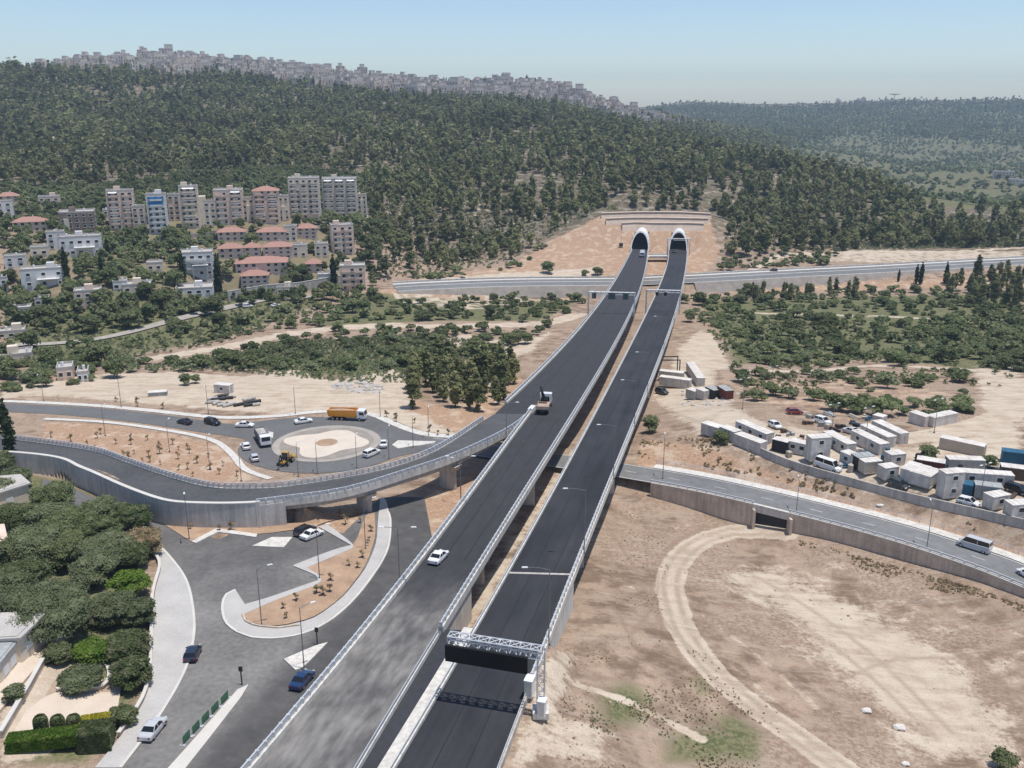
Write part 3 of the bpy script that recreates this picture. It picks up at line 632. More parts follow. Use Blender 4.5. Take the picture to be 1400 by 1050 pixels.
def pier(par, x, y, ztop, wdt, ang, m='concrete'):
    zb = tz(x, y)-.5; mb = MB(); h = ztop-zb
    if h < 2: return
    mb.prism([(math.cos(t)*wdt*.30*(1 if abs(math.cos(t)) < .5 else 1.05), math.sin(t)*1.0) for t in np.linspace(0, 2*math.pi, 14, endpoint=False)], 0, h-1.3)
    mb.add([(-wdt*.30,-1,h-1.3),(wdt*.30,-1,h-1.3),(wdt*.30,1,h-1.3),(-wdt*.30,1,h-1.3),(-wdt*.42,-1.1,h),(wdt*.42,-1.1,h),(wdt*.42,1.1,h),(-wdt*.42,1.1,h)], [(0,1,5,4),(1,2,6,5),(2,3,7,6),(3,0,4,7),(4,5,6,7)])
    mb.build('pier', [m], par, (x, y, zb), ang)
AX = math.atan2(-TSL, 1)*0+math.atan(-0.25)
def viaduct(name, label, fL, fR, y0, ys, y1, surfm, leftbits, pier_ys, dust=None):
    root = thing(name, label, 'viaduct', (0,0,0)); 
    A = deck_path(fL, y0, y1); B = deck_path(fR, y0, y1)
    mb = MB(); surface(mb, A, B, 0); mb.build('road_surface', [surfm], root)
    mb = MB(); loft(mb, A, B, -.02, -.32); mb.build('deck_slab', ['concrete'], root)
    a = deck_path(fL, ys, y1); b = deck_path(fR, ys, y1)
    ai = [p.lerp(q, .22) for p, q in zip(a, b)]; bi = [p.lerp(q, .78) for p, q in zip(a, b)]
    mb = MB(); loft(mb, ai, bi, -.33, -2.3)
    mb.build('girder', ['concrete'], root)
    for (e0, e1, f, s) in leftbits+[(y0, y1, fR, 1)]:
        p = deck_path(f, e0, e1); mb = MB(); sweep(mb, p, rect(-.28 if s > 0 else -.12, .12 if s > 0 else .28, -.55, .55)); mb.build('parapet', ['pale_concrete'], root)
        railing(offset_path(p, -.08*s), root)
    for y in pier_ys: pier(root, (fL(y)+fR(y))/2, y, deck_z(y)-2.3, fR(y)-fL(y), -math.atan(.23))
    return root, A, B
GORE = at_deck(726, 565).y
def fLeft(y):                                         # left edge of the left deck including the merged ramp
    if y < GORE-.01: return fLL(y)
    return fLU(y)
yL = [y for y in np.arange(150, YE+1, 3)]
vl, AL, BL = None, None, None
def fl_s(y):
    return fLL(y) if y < GORE else fLU(y)
# left viaduct in two lofts so that the deck widens in a step hidden by the ramp
vl = thing('viaduct', 'dark asphalt viaduct with the curved ramp merging into it, running to the left tunnel mouth', 'viaduct')
y0 = 56
segA = (deck_path(fLL, y0, GORE, (GORE-y0)/42), deck_path(fLR, y0, GORE, (GORE-y0)/42))
segB = (deck_path(fLU, GORE, YE+2, (YE+2-GORE)/90), deck_path(fLR, GORE, YE+2, (YE+2-GORE)/90))
YD = at_deck(600, 800).y                              # dusty near part ends here
near = (deck_path(fLL, y0, YD, (YD-y0)/20), deck_path(fLR, y0, YD, (YD-y0)/20)); mid_ = (deck_path(fLL, YD, GORE, (GORE-YD)/26), deck_path(fLR, YD, GORE, (GORE-YD)/26))
mat('asphalt_laid', (.062,.062,.067), .8, var=.25, scale=.07, grime=(.045,.045,.05))
def dusty_mat():
    m = bpy.data.materials.new('asphalt_dust_fade'); m.use_nodes = True; nt = m.node_tree; N = nt.nodes; L = nt.links; b = N['Principled BSDF']; b.inputs['Roughness'].default_value = .9
    geo = N.new('ShaderNodeNewGeometry'); sx = N.new('ShaderNodeSeparateXYZ'); L.new(geo.outputs['Position'], sx.inputs[0])
    mp = N.new('ShaderNodeMapping'); mp.inputs['Scale'].default_value = (1.1, .3, 1); rr_ = N.new('ShaderNodeMapping'); rr_.inputs['Rotation'].default_value = (0,0,.26); L.new(geo.outputs['Position'], rr_.inputs[0]); L.new(rr_.outputs[0], mp.inputs[0])
    n = N.new('ShaderNodeTexNoise'); n.inputs['Scale'].default_value = 1.0; n.inputs['Detail'].default_value = 6; L.new(mp.outputs[0], n.inputs['Vector'])
    n2 = N.new('ShaderNodeTexNoise'); n2.inputs['Scale'].default_value = .16; n2.inputs['Detail'].default_value = 5; L.new(geo.outputs['Position'], n2.inputs['Vector'])
    f = N.new('ShaderNodeMapRange'); f.inputs[1].default_value = YD+6; f.inputs[2].default_value = YD-10; L.new(sx.outputs[1], f.inputs[0])
    a = N.new('ShaderNodeMath'); a.operation = 'ADD'; L.new(n.outputs[0], a.inputs[0]); L.new(n2.outputs[0], a.inputs[1])
    r = N.new('ShaderNodeMapRange'); r.inputs[1].default_value = .75; r.inputs[2].default_value = 1.3; L.new(a.outputs[0], r.inputs[0])
    c = N.new('ShaderNodeMix'); c.data_type = 'RGBA'; c.inputs[6].default_value = (.118,.113,.108,1); c.inputs[7].default_value = (.22,.207,.192,1); L.new(r.outputs[0], c.inputs[0])
    c2 = N.new('ShaderNodeMix'); c2.data_type = 'RGBA'; c2.inputs[6].default_value = (.036,.0355,.039,1); L.new(c.outputs[2], c2.inputs[7])
    a2 = N.new('ShaderNodeMath'); a2.operation = 'MULTIPLY_ADD'; L.new(n2.outputs[0], a2.inputs[0]); a2.inputs[1].default_value = 1.6; a2.inputs[2].default_value = -.8
    a3 = N.new('ShaderNodeMath'); a3.operation = 'ADD'; a3.use_clamp = True; L.new(a2.outputs[0], a3.inputs[0]); L.new(f.outputs[0], a3.inputs[1])
    a4 = N.new('ShaderNodeMath'); a4.operation = 'MULTIPLY'; L.new(a3.outputs[0], a4.inputs[0]); L.new(f.outputs[0], a4.inputs[1]); L.new(a4.outputs[0], c2.inputs[0]); m3 = N.new('ShaderNodeMix'); m3.data_type = 'RGBA'; m3.blend_type = 'MULTIPLY'; m3.inputs[0].default_value = 1; q3 = N.new('ShaderNodeMapRange'); q3.inputs[1].default_value = .3; q3.inputs[2].default_value = .7; q3.inputs[3].default_value = .82; q3.inputs[4].default_value = 1.14; L.new(n.outputs[0], q3.inputs[0]); L.new(c2.outputs[2], m3.inputs[6]); L.new(q3.outputs[0], m3.inputs[7]); L.new(m3.outputs[2], b.inputs['Base Color'])
    MATS['asphalt_dust_fade'] = m
dusty_mat()
mb = MB(); surface(mb, *segA, 0, 0); surface(mb, *segB, 0, 0); mb.build('road_surface', ['asphalt_dust_fade'], vl)
mb = MB(); loft(mb, *segA, -.02, -.32); loft(mb, *segB, -.02, -.32); mb.build('deck_slab', ['concrete'], vl)
YS_L = YA
mb = MB()
for s0, s1, fL in ((YS_L, GORE, fLL), (GORE, YE-6, fLU)):
    a = deck_path(fL, s0, s1, (s1-s0)/30); b = deck_path(fLR, s0, s1, (s1-s0)/30)
    loft(mb, [p.lerp(q, .2) for p, q in zip(a, b)], [p.lerp(q, .8) for p, q in zip(a, b)], -.33, -2.4)
mb.build('girder', ['concrete'], vl)
def edge_wall(par, f, e0, e1, s, m='pale_concrete'):
    p = deck_path(f, e0, e1, (e1-e0)/max(2, round((e1-e0)/3))); mb = MB(); sweep(mb, p, rect(-.45, .2, -.6, .6) if s > 0 else rect(-.2, .45, -.6, .6)); mb.build('parapet', [m], par)
    railing(offset_path(p, -.08*s), par)
edge_wall(vl, fLL, y0, GORE, -1); edge_wall(vl, fLU, GORE+8, YE, -1)
edge_wall(vl, fLR, YS_L, YE, 1)
p = deck_path(fLR, y0, YS_L, 3); mb = MB(); sweep(mb, p, rect(-.18, .06, -.3, .32)); mb.build('kerb', ['pale_concrete'], vl)
mb = MB()
for q in resample(p, 2.5): mb.box((q[0]-.06, q[1], q[2]+.62), (.08,.08,.6))
sweep(mb, p, rect(-.1, -.02, .62, .86)); mb.build('railing', ['galvanised'], vl)
for y in [y for y in np.arange(YA+28, YE-20, 38)]: pier(vl, (fl_s(y)*.5+fLR(y)*.5), y, deck_z(y)-2.4, fLR(y)-max(fl_s(y), fLR(y)-13), -.23)
for f, s in ((fLL, -1), (fLR, 1)):                    # abutment walls at the near end
    mb = MB()
    p = deck_path(f, YA-10 if s > 0 else y0, YA+14, 2); 
    for i, q in enumerate(p[:-1]):
        r_ = p[i+1]; 
        sweep(mb, [Vector((q[0]-.25*s, q[1], q[2])), Vector((r_[0]-.25*s, r_[1], r_[2]))], rect(-.2, .2, -8.5, -.34), cap=False)
    mb.build('abutment', ['pale_concrete'], vl)

vr = thing('viaduct', 'narrower straight viaduct of fresh black asphalt running to the right tunnel mouth', 'viaduct')
A = deck_path(fRL, y0, YE+2, 4); B = deck_path(fRR, y0, YE+2, 4)
mb = MB(); surface(mb, A, B, 0); mb.build('road_surface', ['paving_fresh'], vr)
mb = MB(); loft(mb, A, B, -.02, -.32); mb.build('deck_slab', ['concrete'], vr)
YS_R = at_deck(695, 800).y
a = deck_path(fRL, YS_R, YE-6, 4); b = deck_path(fRR, YS_R, YE-6, 4)
mb = MB(); loft(mb, [p.lerp(q, .2) for p, q in zip(a, b)], [p.lerp(q, .8) for p, q in zip(a, b)], -.33, -2.3); mb.build('girder', ['concrete'], vr)
YG = at_deck(739, 960).y
edge_wall(vr, fRR, YG+4, YE, 1)
p = deck_path(fRL, y0, YE, 3); mb = MB(); sweep(mb, p, rect(-.1, .26, -.5, .45)); mb.build('parapet', ['pale_concrete'], vr)
mb = MB()
for q in resample(p, 3): mb.box((q[0]+.05, q[1], q[2]+.62), (.08,.08,.5))
sweep(mb, p, rect(.0, .1, .70, .86)); mb.build('railing', ['galvanised'], vr)
p = deck_path(fRR, y0, YG+4, 3); mb = MB(); sweep(mb, p, rect(-.15, .15, -.4, .5)); mb.build('parapet', ['concrete'], vr)
mb = MB(); sweep(mb, p, rect(-.08, .0, .78, .9))
for q in resample(p, 2.4): mb.box((q[0]-.05, q[1], q[2]+.68), (.08,.08,.42))
mb.build('railing', ['galvanised'], vr)
for y in np.arange(YS_R+24, YE-20, 38): pier(vr, (fRL(y)+fRR(y))/2, y, deck_z(y)-2.3, fRR(y)-fRL(y), -.23)
for f, s, e in ((fRL, -1, YA-2), (fRR, 1, YA-8)):
    mb = MB()
    p = deck_path(f, e, YS_R+8 if s < 0 else YS_R+4, 2)
    for q, r_ in zip(p, p[1:]): sweep(mb, [Vector((q[0]-.2*s, q[1], q[2])), Vector((r_[0]-.2*s, r_[1], r_[2]))], rect(-.2, .2, -9, -.34), cap=False)
    mb.build('abutment', ['pale_concrete'], vr)

mat('seam', (.024,.024,.027), .9)
for par, f0, f1, ta, yy0, yy1 in ((vr, fRL, fRR, (.36,.68), y0, YE), (vl, fLL, fLR, (.35,.68), YD+8, GORE-4), (vl, fLU, fLR, (.30,.64), GORE+12, YE)):
    for t_ in ta:
        P_ = [Vector((f0(y)*(1-t_)+f1(y)*t_, y, deck_z(y))) for y in np.arange(yy0, yy1, 4)]; mb = MB(); strip(mb, P_, -.07, .07, .012); mb.build('paving_seam', ['seam'], par)
yj = at_deck(740, 783).y; a_ = Vector((fRL(yj), yj, deck_z(yj))); b_ = Vector((fRR(yj)-.3, yj-.6, deck_z(yj-.6)))
mb = MB(); sweep(mb, [a_, b_], rect(-.25, .25, .004, .03)); mb.build('expansion_joint', ['concrete'], vr)
# ---------------------------------------------------------------- curved ramp
far_ = smooth_path(lpath(RF)+[Vector((fLU(GORE-1)-.0, GORE-1, deck_z(GORE)))], 2); near_ = smooth_path(lpath(RN)+[Vector((fLL(GORE)+.3, GORE-.5, deck_z(GORE)))], 2)
NR = 110; FA = equal(far_, NR); NE = equal(near_, NR)
rp = thing('ramp_viaduct', 'curved grey ramp sweeping from the left onto the wider viaduct, railed both sides', 'viaduct')
mb = MB(); surface(mb, NE, FA, 0.06); mb.build('road_surface', ['asphalt'], rp)
mb = MB(); loft(mb, NE, FA, .04, -.3); mb.build('deck_slab', ['concrete'], rp)
ib = min(range(NR), key=lambda i: (NE[i]-at_z(386,687,-4.6)).length)
iw = min(range(NR), key=lambda i: (NE[i]-at_z(352,691,-4.6)).length)
ic = next((i for i in range(NR) if NE[i].y > GORE-8), NR-1)
mb = MB(); loft(mb, [n.lerp(f, .15) for n, f in zip(NE, FA)][ib-1:ic], [n.lerp(f, .85) for n, f in zip(NE, FA)][ib-1:ic], -.31, -2.0); mb.build('girder', ['concrete'], rp)
pw = NE[:iw+1]; mb = MB(); sweep(mb, offset_path(pw, .1), rect(-.3, .3, -6.6, .72)); mb.build('retaining_wall', ['grey_block_wall'], rp)
mb = MB(); sweep(mb, offset_path(pw, .1), rect(-.38, .38, .72, .9)); mb.build('coping', ['kerb_stone'], rp)
pe = NE[iw:ib+1]; mb = MB(); sweep(mb, offset_path(pe, -.1), rect(-.3, .3, -6.6, .1)); mb.build('abutment', ['grey_block_wall'], rp)
mb = MB(); mb.box((NE[iw].x+.2, NE[iw].y-.1, NE[iw].z-2.3), (.7,.8,6.6)); mb.build('pilaster', ['pale_concrete'], rp)
mb = MB(); sweep(mb, NE[iw:ic+2], rect(-.28, .12, -.75, .62)); mb.build('parapet', ['pale_concrete'], rp); railing(NE[iw:ic+2], rp)
mb = MB(); sweep(mb, FA[:-6], rect(-.12, .28, -.55, .35)); mb.build('parapet', ['concrete'], rp); railing(FA[int(NR*.16):-4], rp, base=.3, name='fence_rail', post=1.2, h=1.0)
for k in (.58, .70, .82):
    i = int(NR*k); c = NE[i].lerp(FA[i], .5); t = tangents(NE)[i]; pier(rp, c.x, c.y, c.z-2.0, 7, math.atan2(t.y, t.x)+math.pi/2)
p_ = at_deck(727, 563); t = thing('crash_cushion', 'white crash cushion at the nose where the ramp meets the viaduct', 'barrier', (p_.x, p_.y+.5, p_.z+.02), -.3)
mb = MB(); mb.box((0,0,.5),(1.3,3.2,1.0),taper=.9); mb.build('cushion', ['white_metal'], t); mb = MB(); mb.box((0,1.75,.55),(1.1,.2,.9)); mb.build('nose_plate', ['galvanised'], t)
# ---------------------------------------------------------------- tunnel portals
def arch(w, h, n=18, p=.85): return [(math.cos(t)*w, (math.sin(t)**p)*h) for t in np.linspace(0, math.pi, n)]
zp = deck_z(YE); ang = -math.atan(TSL)
for i, cx in enumerate(TUBEX):
    t = thing('tunnel_portal', ('left' if i == 0 else 'right')+' of the two pale pointed tunnel mouths set in the tan cutting', 'tunnel', (cx, YE, zp), ang)
    n = 18; o_ = arch(5.6, 11.5, n, .95); in_ = arch(4.95, 10.6, n, .95); mb = MB()
    # rim slopes back with height like the photo's cut-back mouth
    def yb(z): return z*.35
    vs = [(x, yb(z)-2.5, z-.2) for x, z in o_]+[(x, yb(z)-2.5, z-.2) for x, z in in_]+[(x, 30, z-.2) for x, z in o_]
    fs = [(k, k+1, n+k+1, n+k) for k in range(n-1)]+[(k, 2*n+k, 2*n+k+1, k+1) for k in range(n-1)]
    mb.add(vs, fs); mb.build('rim', ['white_metal'], t)
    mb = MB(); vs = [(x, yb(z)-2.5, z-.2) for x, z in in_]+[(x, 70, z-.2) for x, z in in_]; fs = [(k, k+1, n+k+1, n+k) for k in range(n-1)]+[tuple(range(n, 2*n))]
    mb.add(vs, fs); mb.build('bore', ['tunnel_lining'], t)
    mb = MB(); mb.add([(-4.9,0,.03),(4.9,0,.03),(4.9,69,.03),(-4.9,69,.03)], [(0,1,2,3)]); mb.build('road_surface', ['asphalt_old'], t)
mat('gravel_pink', (.56,.45,.36), .95)
# terrace walls above the cutting
for j, (P, lab) in enumerate([([(850,311),(868,310),(900,311),(940,311),(962,312)], 'short stone terrace wall nearest above the tunnel mouths'), ([(828,305),(860,303.5),(900,303.5),(968,305)], 'lower long stone terrace wall above the tunnel cutting'), ([(822,297.5),(870,296),(930,296),(972,298)], 'upper long stone terrace wall above the tunnel cutting')]):
    Q = resample(T(P), 4); 
    o = thing('terrace_wall', lab, 'wall', tuple(Q[0])); mb = MB(); sweep(mb, [q-Q[0] for q in Q], [(-1,-4),(5.0,-4),(.9,2.6),(-1,2.6)]); mb.build('masonry', ['gravel_pink'], o)
    mb = MB(); sweep(mb, [q-Q[0] for q in Q], rect(-2.8, 1.6, 2.6, 2.9)); mb.build('coping', ['gravel_pink'], o)
# link slab joining the two decks before the portals, with equipment boxes
yl = at_deck(900, 349).y; mb = MB(); mb.box((0, 0, -.25), (fRL(yl)-fLR(yl)-.2, 9, .5)); o = thing('link_slab', 'pale concrete slab joining the two viaducts just before the tunnel mouths', 'slab', ((fRL(yl)+fLR(yl))/2, yl, zp+.1)); mb.build('slab', ['pale_concrete'], o)
mb = MB()
for s in (-1, 1): mb.box((0, s*4.4, .45), (fRL(yl)-fLR(yl)-.4, .25, .9))
mb.build('kerb_wall', ['pale_concrete'], o)
# ---------------------------------------------------------------- retaining walls and fences on the ground
def wall_thing(name, label, cat, P, w, z0, z1, m, cap=None, rail=None):
    P = [Vector(p) for p in P]; o = thing(name, label, cat, tuple(P[0])); Q = [p-P[0] for p in P]
    mb = MB(); sweep(mb, Q, rect(-w/2, w/2, z0, z1)); mb.build('masonry', [m], o)
    if cap: mb = MB(); sweep(mb, Q, rect(-w/2-.08, w/2+.08, z1, z1+.18)); mb.build('coping', [cap], o)
    if rail: railing(Q, o, base=z1, h=rail, post=2.0)
    return o
VW = [p for p in offset_path(VR, 5.75) if p.x > XV]
cul = at_z(1050, 700, -11.8); ci = min(range(len(VW)), key=lambda i: (VW[i]-cul).length)
wall_thing('retaining_wall', 'tan stone retaining wall below the valley road, from the viaduct to the culvert', 'wall', VW[:ci], .6, -7, .35, 'stone_wall', 'kerb_stone', .7)
wall_thing('retaining_wall', 'long tan stone retaining wall below the valley road, right of the culvert', 'wall', VW[ci+2:], .6, -7, .35, 'stone_wall', 'kerb_stone', .7)
seg = VW[ci-1:ci+3]; o = thing('culvert', 'dark square culvert opening under the valley road in the tan wall', 'culvert', tuple(seg[0])); Q = [p-seg[0] for p in seg]
mb = MB(); sweep(mb, Q, rect(-.35, .35, -1.1, .5)); mb.build('lintel', ['pale_concrete'], o)
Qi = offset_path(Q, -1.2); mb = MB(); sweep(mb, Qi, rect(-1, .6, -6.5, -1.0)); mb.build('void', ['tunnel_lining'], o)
for q in (Q[0], Q[-1]): mb = MB(); mb.box((q.x, q.y-.5, -3.4), (.5,2.0,6)); mb.build('jamb', ['stone_wall'], o)
mb = MB(); o2 = thing('road_fence', 'low wire and post fence along the pavement on the far side of the valley road', 'fence', tuple(VW[0])); 
Q = [p-VW[0] for p in offset_path([p for p in VR if p.x > XV], -5.6)]
for q in resample(Q, 2.2): mb.box((q.x, q.y, q.z+.7), (.08,.08,1.2))
for z in (.5, .9, 1.25): sweep(mb, Q, rect(-.03, .03, z, z+.06))
mb.build('posts_and_rails', ['galvanised'], o2)
YW = resample(smooth_path([p+Vector((0,0,0)) for p in T([(963,589),(1030,618),(1080,640),(1150,660),(1230,682),(1320,703),(1400,722),(1480,742)])], 3), 3)
wall_thing('yard_wall', 'long smooth grey concrete wall below the container yard', 'wall', YW, .35, -1.5, 1.7, 'concrete')
for lo, hi in ((-1e9, at_z(850, 390, -24).x), (at_z(938, 390, -24).x, 1e9)):
    HWW = [p for p in offset_path(HW, 10.6) if lo < p.x < hi]; mb = MB(); sweep(mb, HWW, [(0,-3),(0,.12),(.8,.12),(5.0,-4.8),(5.0,-6)]); tag(mb.build('embankment', ['gravel_bank']), kind='structure')
HB = [p for p in offset_path(HW, -11.0)]
wall_thing('crash_barrier', 'pale crash barrier on the far side of the highway', 'barrier', HB, .4, -.3, .9, 'pale_concrete')
Q = resample(T([(312,412),(360,402),(410,398),(470,388)]), 3)
wall_thing('retaining_wall', 'tall grey wall below the parking area of the red-roofed houses', 'wall', Q, .5, -1, 4.5, 'grey_block_wall', 'kerb_stone')
Q = resample(T([(140,338),(200,335),(235,327),(300,322)]), 3)
wall_thing('retaining_wall', 'low grey wall below the tall narrow apartment blocks', 'wall', Q, .5, -1, 2.2, 'concrete')
Q = resample(T([(332,842),(336,852),(350,858),(380,861),(410,857)]), 1)
wall_thing('bed_wall', 'low dark stone kerb wall at the tip of the planted island', 'wall', Q, .3, 0, .5, 'stone_wall')
# ---------------------------------------------------------------- vehicles
def cs_loft(mb, st, mi=0):
    """st: list of (x, zb, zt, wb, wt) stations -> rounded box loft along x"""
    rings = []
    for x, zb, zt, wb, wt in st:
        h = zt-zb; rings.append([(x, -wb*.92, zb), (x, -wb, zb+h*.3), (x, -wb*.98, zb+h*.72), (x, -wt, zt-h*.06), (x, -wt*.8, zt), (x, wt*.8, zt), (x, wt, zt-h*.06), (x, wb*.98, zb+h*.72), (x, wb, zb+h*.3), (x, wb*.92, zb)])
    n = 10; vs = [v for r in rings for v in r]; fs = []
    for i in range(len(st)-1):
        for k in range(n): fs.append((i*n+k, i*n+(k+1) % n, (i+1)*n+(k+1) % n, (i+1)*n+k))
    fs += [tuple(range(n))[::-1], tuple(range((len(st)-1)*n, len(st)*n))]
    return mb.add(vs, fs, mi)
def wheel(par, x, y, r=.33, w=.22):
    mb = MB(); mb.bar((0,-w/2,0), (0,w/2,0), r, n=16); o = mb.build('wheel', ['tyre'], par, (x, y, r))
    mb = MB(); s = 1 if y > 0 else -1; mb.bar((0,s*(w/2-.02),0), (0,s*(w/2+.012),0), r*.62, n=12); mb.build('rim', ['rim'], o); return o
def car(kind, paint):
    root = newobj('car', None); tag(root, cat='car'); L = dict(sedan=4.6, hatch=4.1, suv=4.6, van=5.6)[kind]; h = dict(sedan=1.45, hatch=1.5, suv=1.72, van=2.3)[kind]; w = .93 if kind != 'van' else 1.0; a = L/2
    belt = .95 if kind in ('sedan','hatch') else 1.1 if kind == 'suv' else 1.25
    mb = MB(); P = 'paint_'+paint
    if kind == 'van': st = [(-a,.35,belt+.1,w*.96,w*.94),(-a+.1,.25,belt+.2,w,w*.97),(a-1.2,.25,belt+.1,w,w*.95),(a-.35,.28,belt-.22,w*.97,w*.86),(a,.35,.78,w*.86,w*.72)]
    else:
        tail = .62 if kind == 'sedan' else .95
        st = [(-a,.38,belt-.12,w*.9,w*.8),(-a+.12,.28,belt,w*.97,w*.88),(-a+.7,.22,belt+.02,w,w*.93),(0,.2,belt,w,w*.94),(a-1.35,.22,belt-.02,w,w*.9),(a-.5,.25,belt-.14,w*.96,w*.84),(a-.06,.32,belt-.3,w*.86,w*.7),(a,.4,belt-.42,w*.78,w*.6)]
    cs_loft(mb, st); mb.build('body', [P], root, smooth=False)
    g = {'sedan': [(-a+.85,belt-.02),(-a+1.5,h-.06),(a-1.95,h-.05),(a-1.2,belt-.04)], 'hatch': [(-a+.12,belt-.02),(-a+.5,h-.06),(a-1.75,h-.05),(a-.98,belt-.04)],
         'suv': [(-a+.1,belt-.02),(-a+.35,h-.06),(a-1.85,h-.05),(a-1.15,belt-.04)], 'van': [(-a+.05,belt+.15),(-a+.12,h-.06),(a-1.5,h-.08),(a-.75,belt-.08)]}[kind]
    def green(mb, g, wb, wt, mi=0):
        (x0,z0),(x1,z1),(x2,z2),(x3,z3) = g
        vs = [(x0,-wb,z0),(x1,-wt,z1),(x2,-wt,z2),(x3,-wb,z3),(x0,wb,z0),(x1,wt,z1),(x2,wt,z2),(x3,wb,z3)]
        mb.add(vs, [(0,3,2,1),(4,5,6,7),(0,1,5,4),(1,2,6,5),(2,3,7,6),(3,0,4,7)], mi)
    mb = MB(); green(mb, g, w*.9, w*.72); mb.build('window_glass', ['glass'], root)
    mb = MB(); x1, x2 = g[1][0], g[2][0]; wt = w*.73
    mb.add([(x1-.06,-wt,h-.07),(x2+.04,-wt,h-.06),(x2+.04,wt,h-.06),(x1-.06,wt,h-.07),(x1+.1,-wt*.86,h),(x2-.15,-wt*.86,h),(x2-.15,wt*.86,h),(x1+.1,wt*.86,h)], [(0,3,2,1),(4,5,6,7),(0,1,5,4),(1,2,6,5),(2,3,7,6),(3,0,4,7)])
    for s in (-1, 1):
        for (xa,za),(xb,zb) in ((g[0],g[1]),(g[3],g[2])): mb.bar((xa,s*w*.9,za),(xb,s*w*.735,zb), .05, n=5)
        xm = (g[1][0]+g[2][0])/2; mb.bar((xm,s*w*.905,g[0][1]),(xm,s*w*.735,h-.05), .045, n=5)
    mb.build('roof', [P], root)
    for sx in (-1, 1):
        for sy in (-1, 1): wheel(root, sx*(a-.85)+(.05 if sx < 0 else -.02), sy*(w-.12), .33 if kind != 'van' else .38)
    for sy in (-1, 1):
        mb = MB(); mb.box((a-.13, sy*w*.62, belt-.30), (.14,.32,.15)); mb.build('headlight', ['headlight'], root)
        mb = MB(); mb.box((-a+.03, sy*w*.7, belt-.22), (.1,.25,.2)); mb.build('taillight', ['taillight'], root)
        mb = MB(); mb.box((g[3][0]-.35, sy*(w+.06), belt+.04), (.16,.2,.13)); mb.build('mirror', [P], root)
    return root
CARS = {}
def heading(p, q): return math.atan2(q[1]-p[1], q[0]-p[0])
def put_car(kind, paint, a, b, label, deck=False, cat='car', group=None):
    k = (kind, paint)
    if k not in CARS: CARS[k] = [car(kind, paint), False]; KIDS_fill(CARS[k][0])
    pr, u = CARS[k]; o = pr if not u else copy_tree(pr); CARS[k][1] = True
    if deck: A, B = at_deck(*a, .03), at_deck(*b, .03)
    else: A, B = T([a, b])
    m = (A+B)/2; o.location = m+Vector((0,0,0 if deck else .12)); d = B-A; o.rotation_euler = (0, -math.atan2(d.z, math.hypot(d.x, d.y)), heading(A, B)); tag(o, label, cat, group)
    return o
def KIDS_fill(r):
    def rec(o):
        ch = [c for c in ALLO() if c.parent == o]; KIDS[o.name] = ch
        for c in ch: rec(c)
    rec(r)
def ALLO(): return bpy.data.objects[:]
def copy_tree(o, parent=None):
    c = o.copy(); COL.objects.link(c)
    if parent is not None: c.parent = parent
    for ch in KIDS.get(o.name, ()): copy_tree(ch, c)
    return c
CARLIST = [
 ('sedan','white',(593,772),(606,759),'white sedan driving alone on the dusty stretch of the left viaduct',True),
 ('hatch','navy',(259,910),(269,887),'dark navy hatchback stopped beside the wide pale pavement',False),
 ('sedan','blue',(404,946),(423,924),'deep blue sedan by the traffic island beside the left viaduct',False),
 ('sedan','silver',(198,1017),(221,988),'silver-white sedan parked by the pavement near the clipped hedge',False),
 ('suv','black',(408,735),(427,726),'black car parked beside a white one at the end of the small parking area',False),
 ('sedan','white',(415,740),(438,730),'white sedan parked beside the black car in the small parking area',False),
 ('sedan','black',(263,582),(242,577),'black sedan, first in the queue coming off the roundabout to the left',False),
 ('suv','black',(279,578),(303,583),'black off-roader behind the black sedan on the road left of the roundabout',False),
 ('sedan','white',(324,584),(346,584),'white sedan entering the roundabout from the left road',False),
 ('sedan','white',(405,580),(425,577),'white sedan on the far side of the roundabout, left of the orange tipper truck',False),
 ('hatch','white',(340,621),(333,606),'white hatchback waiting nearest the grey lorry at the roundabout',False),
 ('hatch','silver',(352,637),(344,622),'silver hatchback behind the white one at the left edge of the roundabout',False),
 ('sedan','white',(524,617),(525,603),'small white car on the right arc of the roundabout',False),
 ('suv','white',(499,627),(517,619),'white off-roader on the near right arc of the roundabout',False),
 ('van','silver',(1350,757),(1312,745),'silver-grey minibus driving on the valley road towards the left',False),
 ('hatch','white',(1418,797),(1394,783),'white car cut by the right edge of the picture on the valley road',False),
 ('hatch','black',(1063,371),(1052,371),'small dark car on the distant highway right of the tunnels',False),
 ('hatch','white',(1055,583),(1064,587),'white car parked on open dirt behind the site cabins',False),
 ('suv','dgrey',(899,537),(911,540),'dark vehicle parked on dirt right beside the right viaduct',False),
 ('sedan','white',(372,420),(381,418),'white car parked right of the lowest red-roofed house',False),
 ('suv','white',(332,421),(345,420),'white van-like car parked in front of the lowest red-roofed house',False),
 ('hatch','dgrey',(920,350),(922,341),'dark car before the right tunnel mouth',True)]
for k, p, a, b, lab, dk in CARLIST: put_car(k, p, a, b, lab, dk)
def truck_base(root, L, w=2.5, axles=(), r=.5, m='dark_steel'):
    mb = MB(); mb.box((0,0,.85), (L,.9,.3)); mb.build('chassis', [m], root)
    for x in axles:
        for s in (-1, 1): wheel(root, x, s*(w/2-.2), r, .38)
